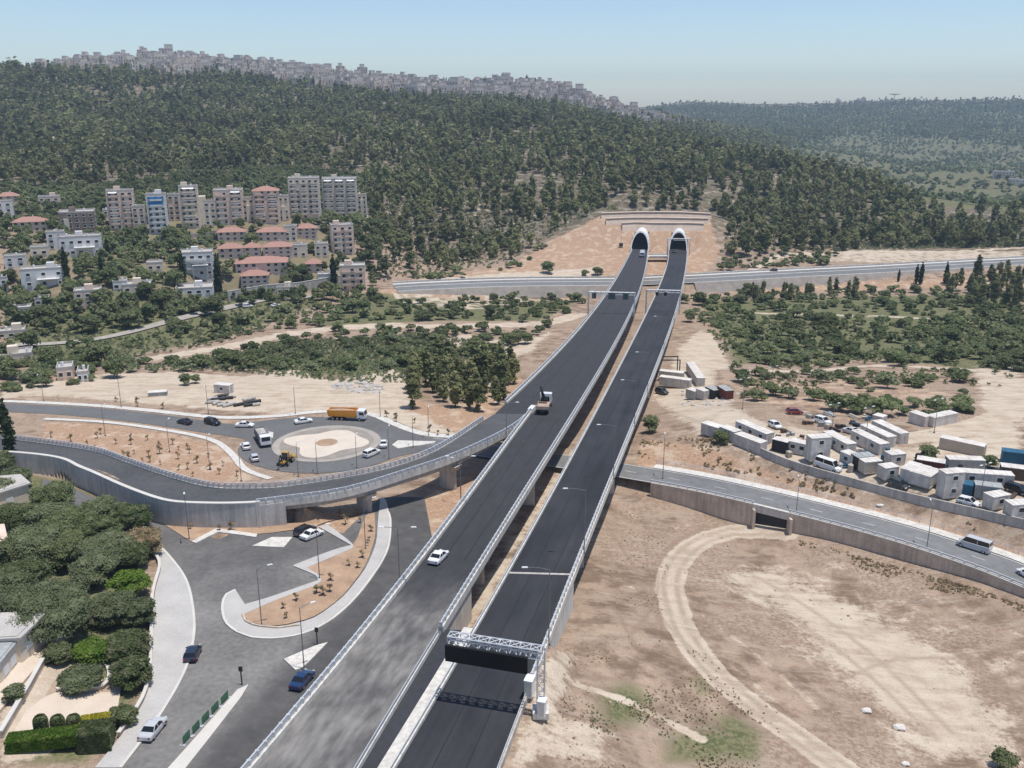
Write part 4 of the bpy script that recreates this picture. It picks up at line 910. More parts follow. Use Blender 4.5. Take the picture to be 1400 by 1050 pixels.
def cab(root, x, paint, w=2.45, h=2.1, z=.75, l=2.1):
    mb = MB(); mb.profile([(x-l/2,z),(x+l/2,z),(x+l/2+.05,z+.9),(x+l/2-.22,z+h-.1),(x+l/2-.5,z+h),(x-l/2,z+h)], -w/2, w/2); mb.build('cab', ['paint_'+paint], root)
    mb = MB(); mb.add([(x+l/2+.06,-w*.44,z+.95),(x+l/2+.06,w*.44,z+.95),(x+l/2-.17,w*.42,z+h-.2),(x+l/2-.17,-w*.42,z+h-.2)], [(0,1,2,3)])
    for s in (-1, 1): mb.add([(x-.4,s*(w/2+.01),z+1),(x+l/2-.1,s*(w/2+.01),z+1),(x+l/2-.3,s*(w/2+.01),z+h-.35),(x-.4,s*(w/2+.01),z+h-.35)], [(0,1,2,3)])
    mb.build('window_glass', ['glass'], root)
    for s in (-1, 1): mb = MB(); mb.box((x+l/2+.02, s*w*.4, z+.25), (.1,.3,.2)); mb.build('headlight', ['headlight'], root)
def put(root, a, b, deck=False):
    A, B = (at_deck(*a, .03), at_deck(*b, .03)) if deck else T([a, b])
    root.location = (A+B)/2+Vector((0,0,0 if deck else .12)); d = B-A; root.rotation_euler = (0, -math.atan2(d.z, math.hypot(d.x, d.y)), heading(A, B))
def tipper(root, x0, x1, paint, hgt=1.5, z=1.1, w=2.5):
    mb = MB(); t = .1
    mb.profile([(x0,z),(x1,z),(x1,z+hgt+.3),(x0-.35,z+hgt)], -w/2, -w/2+t); mb.profile([(x0,z),(x1,z),(x1,z+hgt+.3),(x0-.35,z+hgt)], w/2-t, w/2)
    mb.box(((x0+x1)/2,0,z+.06), (x1-x0,w-.2,.1)); mb.box((x1-.06,0,z+hgt/2+.2), (.1,w-.21,hgt+.3)); mb.box((x0-.08,0,z+hgt/2), (.1,w-.21,hgt))
    for k in range(6):
        xx = x0+(x1-x0)*(k+.5)/6
        for s in (-1, 1): mb.box((xx, s*(w/2+.05), z+hgt/2), (.14,.1,hgt))
    mb.build('tipper_body', ['paint_'+paint], root)
    mb = MB(); mb.add([(x0,-w/2+.12,z+hgt*.75),(x1-.12,-w/2+.12,z+hgt*.75),(x1-.12,w/2-.12,z+hgt*.75),(x0,w/2-.12,z+hgt*.75),((x0+x1)/2,0,z+hgt+.25)], [(0,1,4),(1,2,4),(2,3,4),(3,0,4)]); mb.build('load', ['dirt' if paint == 'orange' else 'concrete'], root)
t = thing('tipper_truck', 'orange tipper truck with a white cab on the far side of the roundabout', 'truck'); truck_base(t, 9.6, axles=(-3.6,-2.4,-1.2,3.6)); tipper(t, -4.8, 2.6, 'orange', 1.6); cab(t, 3.9, 'white'); put(t, (455,573), (496,575))
t = thing('tipper_truck', 'grey lorry with a white cab entering the roundabout from the left', 'truck'); truck_base(t, 8.8, axles=(-3.0,-1.8,3.2)); tipper(t, -4.4, 2.2, 'grey', 1.5); cab(t, 3.4, 'white'); put(t, (353,594), (367,617))
t = thing('loader', 'dark yellow backhoe loader working at the near left edge of the roundabout', 'loader'); truck_base(t, 5, 2.2, (-1.5,1.3), .62, 'paint_yellow')
mb = MB(); mb.box((1.4,0,1.5), (1.8,1.1,.8)); mb.profile([(2.3,.9),(3.5,.25),(3.6,.9),(2.9,1.3)], -1.1, 1.1); mb.bar((1.2,.7,1.6),(2.9,.7,.9),.1); mb.bar((1.2,-.7,1.6),(2.9,-.7,.9),.1); mb.build('front_bucket', ['paint_yellow'], t)
mb = MB(); mb.box((-.3,0,2.1), (1.5,1.4,1.5), taper=.9); mb.build('cab', ['glass'], t); mb = MB(); mb.box((-.3,0,2.9), (1.5,1.5,.12)); mb.build('roof', ['paint_yellow'], t)
mb = MB(); mb.bar((-2.2,0,1.1),(-3.3,0,3.1),.15); mb.bar((-3.3,0,3.1),(-4.4,0,1.6),.12); mb.box((-4.5,0,1.3),(.6,.7,.7)); mb.build('digger_arm', ['dark_steel'], t); put(t, (385,640), (398,629))
t = thing('crane_truck', 'flatbed truck with a dark folded crane, parked where the ramp joins the viaduct', 'truck'); truck_base(t, 9, axles=(-3.0,-1.8,3.0)); cab(t, 3.5, 'white', h=2.0)
mb = MB(); mb.box((-1.6,0,1.25), (5.6,2.5,.22)); mb.box((-4.4,0,1.6),(.1,2.5,.6)); 
for s in (-1, 1): mb.box((-1.6,s*1.22,1.55),(5.6,.08,.5))
mb.build('flatbed', ['dirt'], t)
mb = MB(); mb.box((1.8,0,1.6),(.8,1.6,1.2)); mb.bar((1.8,.2,2.1),(1.6,1.0,4.4),.22); mb.bar((1.6,1.0,4.4),(-.4,.5,3.6),.2); mb.bar((-.4,.5,3.6),(.2,.2,2.2),.16); mb.box((.2,.1,2.0),(1.0,1.4,.5)); mb.build('crane_arm', ['black_panel'], t); put(t, (740,570), (748,550), True); t.scale = (1.15, 1.15, 1.15)
t = thing('lorry', 'white box lorry leaving the left tunnel mouth', 'truck'); truck_base(t, 7, axles=(-2,2.3)); cab(t, 2.6, 'white'); mb = MB(); mb.box((-1,0,2.3),(5,2.4,2.4)); mb.build('cargo_box', ['paint_white'], t); put(t, (880,346), (876,356), True)
# ---------------------------------------------------------------- street lamps
LAMP = {}
def lamp_proto(h, arm, both=False):
    r = newobj('street_lamp', None); tag(r, cat='street lamp')
    mb = MB(); mb.bar((0,0,0),(0,0,h),.085,n=8,r2=.05); mb.box((0,0,.15),(.35,.35,.3)); mb.build('pole', ['lamp_steel'], r)
    for s in ((1,-1) if both else (1,)):
        mb = MB(); mb.bar((0,0,h-.1),(s*arm*.5,0,h+.2),.04); mb.bar((s*arm*.5,0,h+.2),(s*arm,0,h+.28),.04); mb.build('arm', ['lamp_steel'], r)
        mb = MB(); mb.box((s*(arm+.3),0,h+.28),(.8,.26,.1),taper=.8); mb.build('lamp_head', ['white_metal'], r)
    KIDS_fill(r); return r
def put_lamp(key, loc, rz, label, group):
    if key not in LAMP: LAMP[key] = [lamp_proto(*key), False]
    p, u = LAMP[key]; o = copy_tree(p) if u else p; LAMP[key][1] = True
    o.location = loc; o.rotation_euler = (0,0,rz); tag(o, label, None, group); return o
ORD = ['nearest','second','third','fourth','fifth','sixth','seventh','eighth','ninth','tenth','eleventh','twelfth','thirteenth','fourteenth','fifteenth','sixteenth']
ly = [at_deck(803,757).y, at_deck(841,655).y, at_deck(867,583).y, at_deck(889,538).y, at_deck(906,480).y, at_deck(920,440).y]
ly = [at_deck(744, 882).y]+ly
for i, y in enumerate(ly): put_lamp((10.8, 2.8, False), (fRR(y)+.25, y, deck_z(y)), math.pi, f'{ORD[i]} street lamp along the right parapet of the right viaduct, counted from the viewer', 'lamps along the right viaduct')
for i, px in enumerate([(563,800),(640,690),(701,606)]): 
    p = at_deck(*px); y = p.y; put_lamp((9.0, 2.0, True), (fLL(y)-.2, y, deck_z(y)), 0, f'{ORD[i]} street lamp along the left parapet of the left viaduct, counted from the viewer', 'lamps along the left viaduct')
GL = [((358,856),.4,'tall street lamp in the tip of the planted island beside the small parking area'),((416,916),.6,'street lamp standing on the triangular traffic island behind the blue sedan'),
 ((500,752),.3,'street lamp behind the curved pale pavement under the ramp'),((437,792),.2,'street lamp where the parking kerb makes its inner corner'),((259,738),-1.2,'street lamp at the corner of the parking area below the ramp wall'),
 ((1088,706),1.4,'street lamp on the valley road just right of the culvert'),((1266,756),1.4,'street lamp on the valley road left of the minibus'),((906,655),1.4,'street lamp on the valley road nearest the right viaduct'),
 ((630,690),2.6,'street lamp in the strip between the ramp and the left viaduct')]
for p, rz, lab in GL: put_lamp((9.5, 1.6, False), T1(*p), rz, lab, None)
for i, px in enumerate([(144,600),(232,622),(287,646),(330,662),(408,660),(434,656),(488,648),(532,636),(565,620)]):
    put_lamp((7.5, 1.2, False), T1(px[0], px[1]-4 if px[0] < 340 else px[1]-8), 1.5, f'{ORD[i] if i else "first"} slim lamp along the far side of the ramp, counted from the left', 'slim lamps along the ramp')
for i, px in enumerate([(1015,560),(1054,540),(1136,600),(1183,605),(1277,592),(1339,690)]): put_lamp((8.0, 1.0, True), T1(*px), .5, f'{ORD[i] if i else "first"} lamp mast among the site cabins, counted from the left', 'lamp masts in the container yard')
for i, px in enumerate([(60,549),(166,557),(285,566),(404,566),(520,570),(586,596)]): put_lamp((8.0, 1.4, False), T1(*px), -1.4, f'{ORD[i] if i else "first"} lamp along the far pavement of the road into the roundabout, counted from the left', 'lamps along the roundabout road')
# ---------------------------------------------------------------- gantries
def truss(par, a, b, h=1.1, w=1.1, r=.09, n=9):
    a = Vector(a); b = Vector(b); d = (b-a).normalized(); s = Vector((-d.y, d.x, 0))*w/2; u = Vector((0,0,h)); mb = MB()
    for o in (s, -s, s+u, -s+u): mb.bar(a+o, b+o, r, n=5)
    for i in range(n+1):
        p = a.lerp(b, i/n)
        for o, q in ((s,-s),(s+u,-s+u),(s,s+u),(-s,-s+u)): mb.bar(p+o, p+q, r*.7, n=4)
        if i < n:
            q_ = a.lerp(b, (i+1)/n); mb.bar(p+s+u, q_-s+u, r*.6, n=4); mb.bar(p+s, q_+s+u, r*.6, n=4); mb.bar(p-s+u, q_-s, r*.6, n=4); mb.bar(p-s+u, q_+s+u, r*.6, n=4)
    mb.build('truss', ['galvanised'], par)
ga = at_z(614, 876, 6.9); gb = at_z(740, 896, 6.9)
g = thing('sign_gantry', 'white lattice gantry across the right viaduct carrying a long black sign panel', 'gantry', (gb.x, gb.y, -.3)); O = Vector(g.location)
truss(g, ga-O+Vector((0,0,-.2)), gb-O+Vector((0,0,-.2)))
d = (gb-ga).normalized(); bk = Vector((d.y, -d.x, 0))
p0 = ga-O+bk*1.0-d*.1; p1 = ga.lerp(gb, .88)-O+bk*1.0; mb = MB(); sweep(mb, [p0, p1], rect(-.18, .18, -1.9, .1)); mb.build('sign_panel', ['black_panel'], g)
mb = MB()
for k in np.linspace(.03, .97, 9): q = p0.lerp(p1, float(k)); mb.box((q.x-bk.x*.4, q.y-bk.y*.4, q.z-.8), (.12,.5,2.0))
mb.build('panel_bracket', ['galvanised'], g)
for q, nm in ((gb, 1),):
    mb = MB(); zt = 7.0; c = q-O
    for sx in (-.4, .4):
        for sy in (-.4, .4): mb.bar((c.x+sx, c.y+sy, -.6+.0), (c.x+sx, c.y+sy, zt+.9), .08, n=5)
    for k in range(6):
        z0, z1 = k*1.15, (k+1)*1.15
        for sx, sy, ex, ey in ((-.4,-.4,.4,-.4),(.4,-.4,.4,.4),(.4,.4,-.4,.4),(-.4,.4,-.4,-.4)): mb.bar((c.x+sx,c.y+sy,z0),(c.x+ex,c.y+ey,z1),.05,n=4); mb.bar((c.x+sx,c.y+sy,z1),(c.x+ex,c.y+ey,z1),.05,n=4)
    mb.build('mast', ['galvanised'], g)
mb = MB(); mb.box((gb.x-O.x, gb.y-O.y, -.1), (1.8,1.8,.8)); mb.build('footing', ['pale_concrete'], g)
for px, dm, lab in (((724,950),(.9,1.3,2.2),'tall white equipment cabinet on the viaduct shoulder beside the gantry mast'),((741,978),(.8,.9,2.0),'white cabinet outside the barrier at the foot of the gantry')):
    P = at_z(*px, -.25); c_ = thing('equipment_cabinet', lab, 'cabinet', P, -.3); mb = MB(); mb.box((0,0,dm[2]/2),dm); mb.build('housing', ['white_metal'], c_); mb = MB(); mb.box((0,-dm[1]/2-.02,dm[2]/2),(dm[0]*.8,.03,dm[2]*.85)); mb.build('door', ['pale_concrete'], c_); mb = MB(); mb.box((0,0,dm[2]+.05),(dm[0]+.15,dm[1]+.15,.09)); mb.build('roof', ['white_metal'], c_)
mat('sign_grey', (.06,.085,.10), .5)
def far_gantry(fa, fb, y, label, panels, ext=0, m='sign_green'):
    a = Vector((fa(y)-.8-ext, y, deck_z(y))); b = Vector((fb(y)+.8, y+(fb(y)-fa(y))*-.15, deck_z(y))); g = thing('sign_gantry', label, 'gantry', a); c = b-a
    for q in (Vector((0,0,0)), c): mb = MB(); mb.bar((q.x,q.y,-1 if ext == 0 else -1),(q.x,q.y,8.4),.28,n=8); mb.build('mast', ['galvanised'], g)
    truss(g, (0,0,7.4), (c.x,c.y,7.4), .9, .9, .1, 8)
    for t, w_, h_ in panels:
        q = c*t; mb = MB(); mb.box((q.x, q.y-.7, 6.9), (w_,.15,h_), rz=math.atan2(c.y, c.x)); mb.build('sign_panel', [m], g)
yg = at_deck(840, 428).y
far_gantry(fLU, fLR, yg, 'far sign gantry over the left viaduct with three small dark blue-grey panels', [(.12,1.6,2.2),(.5,2.6,2.4),(.80,2.0,2.4)], .8, 'sign_grey')
far_gantry(fRL, fRR, at_deck(905, 425).y, 'far sign gantry over the right viaduct with small black signals', [(.3,1.1,1.3),(.55,1.1,1.3)], 0, 'black_panel')
far_gantry(fRL, fRR, YE-10, 'gantry just before the right tunnel mouth', [(.2,1.6,1.2)], 0, 'black_panel')
for px, lab in (((849,338),'slim mast with a small dark box left of the left tunnel mouth'),): 
    P = T1(*px); o = thing('camera_mast', lab, 'mast', P); mb = MB(); mb.bar((0,0,0),(0,0,12),.12,n=6); mb.build('pole', ['galvanised'], o); mb = MB(); mb.box((0,0,1.6),(2.2,1.2,1.8)); mb.build('control_box', ['dark_steel'], o)
# ---------------------------------------------------------------- containers, cabins
def container_mesh(L, w=2.44, h=2.6):
    mb = MB(); n = int(L/.28)*2; P = []
    def side(y, s):
        vs = []; 
        for k in range(n+1): x = -L/2+L*k/n; dd = .035*(1 if (k//1) % 2 else -1); vs += [(x, y+s*dd, .12), (x, y+s*dd, h-.12)]
        f = [(2*k, 2*k+2, 2*k+3, 2*k+1) if s < 0 else (2*k, 2*k+1, 2*k+3, 2*k+2) for k in range(n)]; mb.add(vs, f)
    side(-w/2+.05, -1); side(w/2-.05, 1)
    mb.box((0,0,.08),(L,w,.16)); mb.box((L/2-.04,0,h/2),(.08,w-.1,h-.1)); mb.box((-L/2+.04,0,h/2),(.08,w-.1,h-.1))
    for sx in (-1,1):
        for sy in (-1,1): mb.box((sx*(L/2-.07),sy*(w/2-.07),h/2),(.145,.145,h))
    for s in (-1,1): mb.box((0,s*(w/2-.05),h-.06),(L-.3,.1,.12))
    return mb
def cabin(a, b, body, roofm, label, win=0, two=False, cat='container', L=None, w=2.44, h=2.6, z=0, side=-1):
    A, B = T([a, b]); d = B-A; d.z = 0; Ld = d.length if L is None else L; rz = heading(A, B); m = (A+B)/2
    zz = max(A.z, B.z)+z
    o = thing('site_cabin' if win else 'shipping_container', label, cat, (m.x, m.y, zz-.1), rz)
    for lev in range(2 if two else 1):
        z0 = lev*h
        mb = container_mesh(Ld, w, h) if not win else MB()
        if win: mb.box((0,0,h/2),(Ld,w,h))
        mb.build('body', [body], o, (0,0,z0))
        for k in range(win):
            x = -Ld/2+Ld*(k+.5)/win
            f = MB(); f.box((0,0,0),(1.2,.06,1.0)); fo = f.build('window', ['white_metal'], o, (x, side*(w/2+.02), z0+1.6)); f = MB(); f.box((0,side*.02,0),(1.0,.06,.8)); f.build('pane', ['window_glass'], fo)
        if win: f = MB(); f.box((0,0,1.0),(.06,.9,2.0)); f.build('door', ['concrete'], o, (Ld/2+.02,0,z0+.1))
        else:
            for s in (-1,1): f = MB(); f.box((0,0,0),(.06,w/2-.15,h-.4)); [f.bar((.05,q*.3,-h/2+.25),(.05,q*.3,h/2-.25),.03,n=5) for q in (-1,1)]; f.build('door', [body], o, (Ld/2+.02, s*(w/4-.02), h/2))
    mb = MB(); hh = (2 if two else 1)*h; mb.box((0,0,hh+.03),(Ld+.1,w+.1,.1)); 
    for k in range(int(Ld/1.2)): mb.box((-Ld/2+.6+k*1.2,0,hh+.1),(.12,w,.05))
    mb.build('roof', [roofm], o); return o
mat('cabin_white', (.62,.60,.57), .7, var=.15, scale=.9, grime=(.38,.34,.30)); mat('cabin_beige', (.5,.44,.36), .7, var=.15); mat('roof_white', (.74,.71,.67), .75, var=.12, scale=.6, grime=(.42,.37,.32))
mat('container_black', (.03,.032,.036), .6, var=.2); mat('container_red', (.16,.05,.04), .6, var=.2); mat('container_blue', (.03,.12,.2), .6, var=.2); mat('container_grey', (.38,.39,.38), .6, var=.15); mat('container_brown', (.12,.08,.06), .7, var=.2)
CB = [((1010,591),(1052,607),'cabin_white','roof_white','long white cabin with three windows at the left end of the yard',3,0),
 ((1008,606),(1043,620),'cabin_white','roof_white','low white cabin in front of the long windowed cabin, nearest the yard wall at left',0,0),
 ((1058,613),(1078,618),'container_black','roof_white','black container with a white roof, left of the yard gate',0,0),
 ((1080,616),(1104,621),'cabin_white','roof_white','white cabin with windows just right of the black container',2,0),
 ((1103,633),(1130,626),'cabin_white','roof_white','two-storey white cabin block close to the yard wall, left part of the yard',1,1),
 ((1130,604),(1163,622),'cabin_white','roof_white','long white cabin seen end-on behind the two-storey block, left part',3,0),
 ((1153,631),(1170,639),'cabin_white','roof_white','white cabin touching the left side of the black-fronted container',1,0),
 ((1166,643),(1190,636),'container_black','container_grey','black container with grey roof in the middle of the yard',0,0),
 ((1168,604),(1208,622),'cabin_white','roof_white','long white cabin, first of the pair with big pale roofs',2,0),
 ((1180,597),(1218,612),'cabin_white','roof_white','long white cabin, second of the pair with big pale roofs',2,0),
 ((1196,592),(1235,607),'cabin_white','roof_white','long pale-roofed cabin with a dark open end, farthest of the three',0,0),
 ((1212,636),(1232,633),'cabin_white','roof_white','small white cabin with one window at the centre of the yard',1,0),
 ((1176,650),(1200,643),'cabin_beige','roof_white','low beige cabin by the wall below the small white cabin',0,0),
 ((1203,658),(1222,651),'cabin_white','roof_white','short white cabin right of the low beige one',1,0),
 ((1237,664),(1250,648),'cabin_white','roof_white','leftmost of three white containers standing side by side at the wall',0,0),
 ((1249,668),(1263,652),'cabin_white','roof_white','middle one of three white containers standing side by side at the wall',0,0),
 ((1261,672),(1276,656),'cabin_white','roof_white','rightmost of three white containers standing side by side at the wall',0,0),
 ((1252,641),(1290,648),'container_red','roof_white','dark red container with a long white roof in the middle of the yard',0,0),
 ((1293,641),(1342,643),'container_grey','roof_white','grey-white container in line with the dark red one',0,0),
 ((1285,612),(1345,624),'cabin_beige','roof_white','long beige-white shed roof at the back of the yard right of the bushes',0,0),
 ((1306,661),(1382,664),'cabin_white','roof_white','long white office cabin with two windows in the right part of the yard',2,0),
 ((1368,630),(1402,634),'container_blue','container_blue','blue container at the right edge behind the yard',0,0),
 ((1366,652),(1405,656),'container_brown','roof_white','brown container with a white roof at the right edge of the yard',0,0),
 ((1283,684),(1310,676),'cabin_white','roof_white','two-storey white cabin at the wall, right part of the yard',1,1),
 ((1312,676),(1328,678),'container_blue','container_blue','small dark blue container beside the grey-ribbed one',0,0),
 ((1330,679),(1367,681),'container_grey','container_grey','pale grey ribbed container in front of the long white office cabin',0,0),
 ((1348,700),(1372,690),'cabin_white','roof_white','white cabin near the wall right of the yard',1,0),
 ((1375,712),(1402,703),'cabin_white','roof_white','white cabin with open front by the wall at the right edge',1,0),
 ((1246,577),(1268,583),'roof_white','roof_white','left of two pale storage tents behind the yard by the bushes',0,0),
 ((1270,583),(1302,577),'roof_white','roof_white','right of two pale storage tents behind the yard by the bushes',0,0),
 ((1195,580),(1208,583),'cabin_white','roof_white','small white hut near the bushes behind the yard',0,0),
 ((902,529),(944,530),'cabin_white','roof_white','long white container on the dirt right beside the viaduct',0,0),
 ((902,519),(934,520),'cabin_white','roof_white','white container behind the long one beside the viaduct, under a dark frame',0,0),
 ((943,508),(958,528),'cabin_white','roof_white','long white container seen end-on, right of the pair beside the viaduct',0,0),
 ((941,545),(953,546),'container_grey','roof_white','dark grey container in front of the end-on white one',0,0),
 ((955,545),(966,546),'cabin_white','roof_white','short white container between two dark ones near the viaduct',0,0),
 ((968,543),(980,545),'container_black','container_grey','short black container near the viaduct',0,0),
 ((985,543),(997,546),'container_red','container_grey','dull red container right of the black one near the viaduct',0,0),
 ((962,594),(985,598),'cabin_white','roof_white','white trailer on the bank right of the round bush',0,0),
 ((988,598),(1008,604),'cabin_white','roof_white','white trailer behind the dark bush at the left end of the yard wall',0,0)]
for a, b, bd, rf, lab, wn, two in CB: cabin(a, b, bd, rf, lab, wn, bool(two))
P = T1(912, 512); o = thing('steel_frame', 'dark open steel frame standing over the white containers beside the viaduct', 'frame', P); mb = MB()
for x in (-3.5, 3.5):
    for y in (-2, 2): mb.box((x,y,2.6),(.3,.3,5.2))
for y in (-2, 2): mb.box((0,y,5.3),(7.3,.3,.3))
mb.build('frame', ['dark_steel'], o)
# ---------------------------------------------------------------- building materials heaps, rocks
def rock_mesh(name, m, seed, n=10, jit=.35):
    bm = bmesh.new(); bmesh.ops.create_icosphere(bm, subdivisions=2, radius=1); r = random.Random(seed)
    for v in bm.verts: v.co *= 1+r.uniform(-jit, jit)*.6; v.co.z *= .6
    me = bpy.data.meshes.new(name); bm.to_mesh(me); bm.free(); me.materials.append(MATS[m]); return me
RK = [rock_mesh('boulder', 'pale_concrete', i) for i in range(3)]; RG = [rock_mesh('rubble_block', 'concrete', i+7) for i in range(3)]
for (px, s, lab) in [((1184,973),1.1,'pale flat boulder beside the dark pit in the dirt field'),((1229,996),1.3,'whitest rounded boulder at the right of the dark pit'),((1203,691),1.0,'white boulder alone on the bank below the yard wall'),((1237,1046),.8,'small pale boulder at the bottom edge')]:
    o = newobj('boulder', RK[int(px[0]) % 3], None, T1(*px)+Vector((0,0,.2))); s *= .5; o.scale = (s*1.3, s, s*.8); tag(o, lab, 'boulder')
for i in range(46):
    px = (random.uniform(455,520), random.uniform(524,537)); o = newobj('rubble_block', RG[i % 3], None, T1(*px)); o.scale = [random.uniform(.5,1.5) for _ in range(3)]; o.rotation_euler = (0,0,random.random()*6); tag(o, 'grey stone block in the rubble heap behind the roundabout', 'stone', 'blocks of the rubble heap')
for i in range(40):
    px = (random.uniform(930,1010), random.uniform(535,555)); o = newobj('rubble_block', RG[i % 3], None, T1(*px)); o.scale = [random.uniform(.3,.9) for _ in range(3)]; o.rotation_euler = (0,0,random.random()*6); tag(o, 'pale block of debris strewn beyond the short containers', 'stone', 'debris by the short containers')
for i in range(16):
    px = (random.uniform(290,352), random.uniform(538,556)); o = newobj('concrete_pipe', None); P = T1(*px); mb = MB(); L = random.uniform(2,4); mb.bar((-L/2,0,.45),(L/2,0,.45),.45,n=10); me = mb.mesh('concrete_pipe', ['dark_steel' if i % 2 else 'concrete']); o.data if False else None; bpy.data.objects.remove(o); o = newobj('concrete_pipe', me, None, P, random.uniform(.2,1.0)); tag(o, ('dark' if i % 2 else 'grey')+' pipe lying in the pale works yard behind the roundabout', 'pipe', 'pipes in the works yard')
cabin((300,536),(313,537), 'cabin_white','roof_white','small white works cabin in the pale yard left of the roundabout',1,False,L=5)
cabin((208,541),(224,540), 'container_grey','roof_white','flat grey skip on the dirt left of the works yard',0,False,L=5,h=1.3)

YM = ['container_blue','container_brown','concrete','dirt','cabin_white','cabin_beige','container_grey','dark_steel']
def pile(kind, px, lab, grp):
    P = T1(*px); r = random; m = r.choice(YM); o = newobj(kind, None)
    mb = MB()
    if kind == 'pallet_stack':
        for k in range(r.randint(2,5)): mb.box((0,0,.1+k*.24),(1.2,1.0,.16)); mb.box((0,-.4,.22+k*.24),(1.1,.1,.08)); mb.box((0,.4,.22+k*.24),(1.1,.1,.08))
    elif kind == 'pipe_bundle':
        for k in range(5): mb.bar((-1.8,(k%3)*.34-.34,.2+(k//3)*.3),(1.8,(k%3)*.34-.34,.2+(k//3)*.3),.16,n=7)
    elif kind == 'water_drum': mb.bar((0,0,0),(0,0,1.5),.6,n=12); mb.bar((0,0,1.5),(0,0,1.75),.6,n=12,r2=.2)
    else:
        for k in range(4): mb.box((r.uniform(-.8,.8), r.uniform(-.6,.6), .35+.3*(k==3)),(r.uniform(.5,1.1),r.uniform(.4,.9),.7),rz=r.random())
    bpy.data.objects.remove(o); o = newobj(kind, mb.mesh(kind, [m]), None, P, r.random()*3); tag(o, lab, kind.replace('_',' '), grp)
for i in range(64):
    k = random.choice(['pallet_stack','pipe_bundle','water_drum','crate_heap']); t_ = random.random(); px = (1060+t_*330, 612+t_*58+random.uniform(-24,16)); pile(k, px, k.replace('_',' ')+' left in the container yard between the cabins', k.replace('_',' ')+'s in the container yard')
for i in range(18):
    k = random.choice(['pallet_stack','pipe_bundle','crate_heap']); pile(k, (random.uniform(1085,1190), random.uniform(568,592)), k.replace('_',' ')+' on the dirt behind the container yard', k.replace('_',' ')+'s behind the container yard')
for a_, b_, p_, k_, lab in [((1126,640),(1138,644),'white','van','white van parked by the wall left of the black container'),((1222,664),(1233,668),'dgrey','hatch','dark grey car at the yard wall by the short white cabin'),((1290,668),(1300,664),'dgrey','suv','dark vehicle beside the two-storey cabin at right'),((1384,672),(1397,676),'black','suv','dark vehicle at the right edge of the yard'),((1318,690),(1329,693),'white','hatch','white car by the wall at the right of the yard'),((1160,592),(1171,595),'silver','sedan','silver car behind the pale-roofed cabins'),((1080,566),(1092,566),'red','hatch','dull red car on the dirt beyond the yard'),((1120,578),(1130,581),'white','suv','white vehicle among debris beyond the yard')]: put_car(k_, p_, a_, b_, lab)
for a_, b_, p_, k_, lab in [((150,339),(160,338.5),'white','hatch','white car parked on the lane under the leftmost tall block'),((178,337.5),(188,337),'dgrey','sedan','grey car parked on the lane left of the block with blue sheeting'),((195,336.5),(205,336),'white','sedan','white car parked on the lane by the block with blue sheeting'),((270,328),(280,327),'silver','hatch','silver car on the lane under the slim beige block'),((395,315),(404,314),'white','hatch','white car on the lane under the grey apartment pair')]: put_car(k_, p_, a_, b_, lab)
# ---------------------------------------------------------------- buildings
mat('limestone', (.72,.62,.50), .9, var=.14, scale=.5); mat('limestone_pink', (.72,.56,.46), .9, var=.14, scale=.5); mat('limestone_grey', (.68,.595,.50), .9, var=.15, scale=.5); mat('white_plaster', (.70,.69,.67), .8, var=.08); mat('roof_tile', (.40,.225,.18), .85, var=.2, scale=1.2); mat('roof_flat', (.48,.45,.42), .9, var=.15)
mat('blue_sheet', (.01,.22,.50), .5); mat('awning', (.76,.76,.75), .6); mat('brown_facade', (.27,.20,.16), .9, var=.25, scale=.6); mat('solar_dark', (.02,.025,.04), .3)
_wm = {}
def window_mesh(w, h):
    k = (round(w,1), round(h,1))
    if k not in _wm:
        mb = MB(); mb.box((0,0,0),(w,.12,h),1); mb.box((0,-.03,0),(w*.86,.12,h*.86),0); mb.box((0,-.10,-h/2-.05),(w*1.15,.25,.1),2); _wm[k] = mb.mesh('window', ['window_glass','white_metal','pale_concrete'])
    return _wm[k]
def geo_from_px(cx, by, wpx, hpx):
    P = T1(cx, by); dep = (P-Vector((0,0,CZ))).dot(Vector((0, cp_, -sp_))); return P, wpx*dep/FPX, hpx*dep/FPX*(.90 if hpx > 30 else .97)
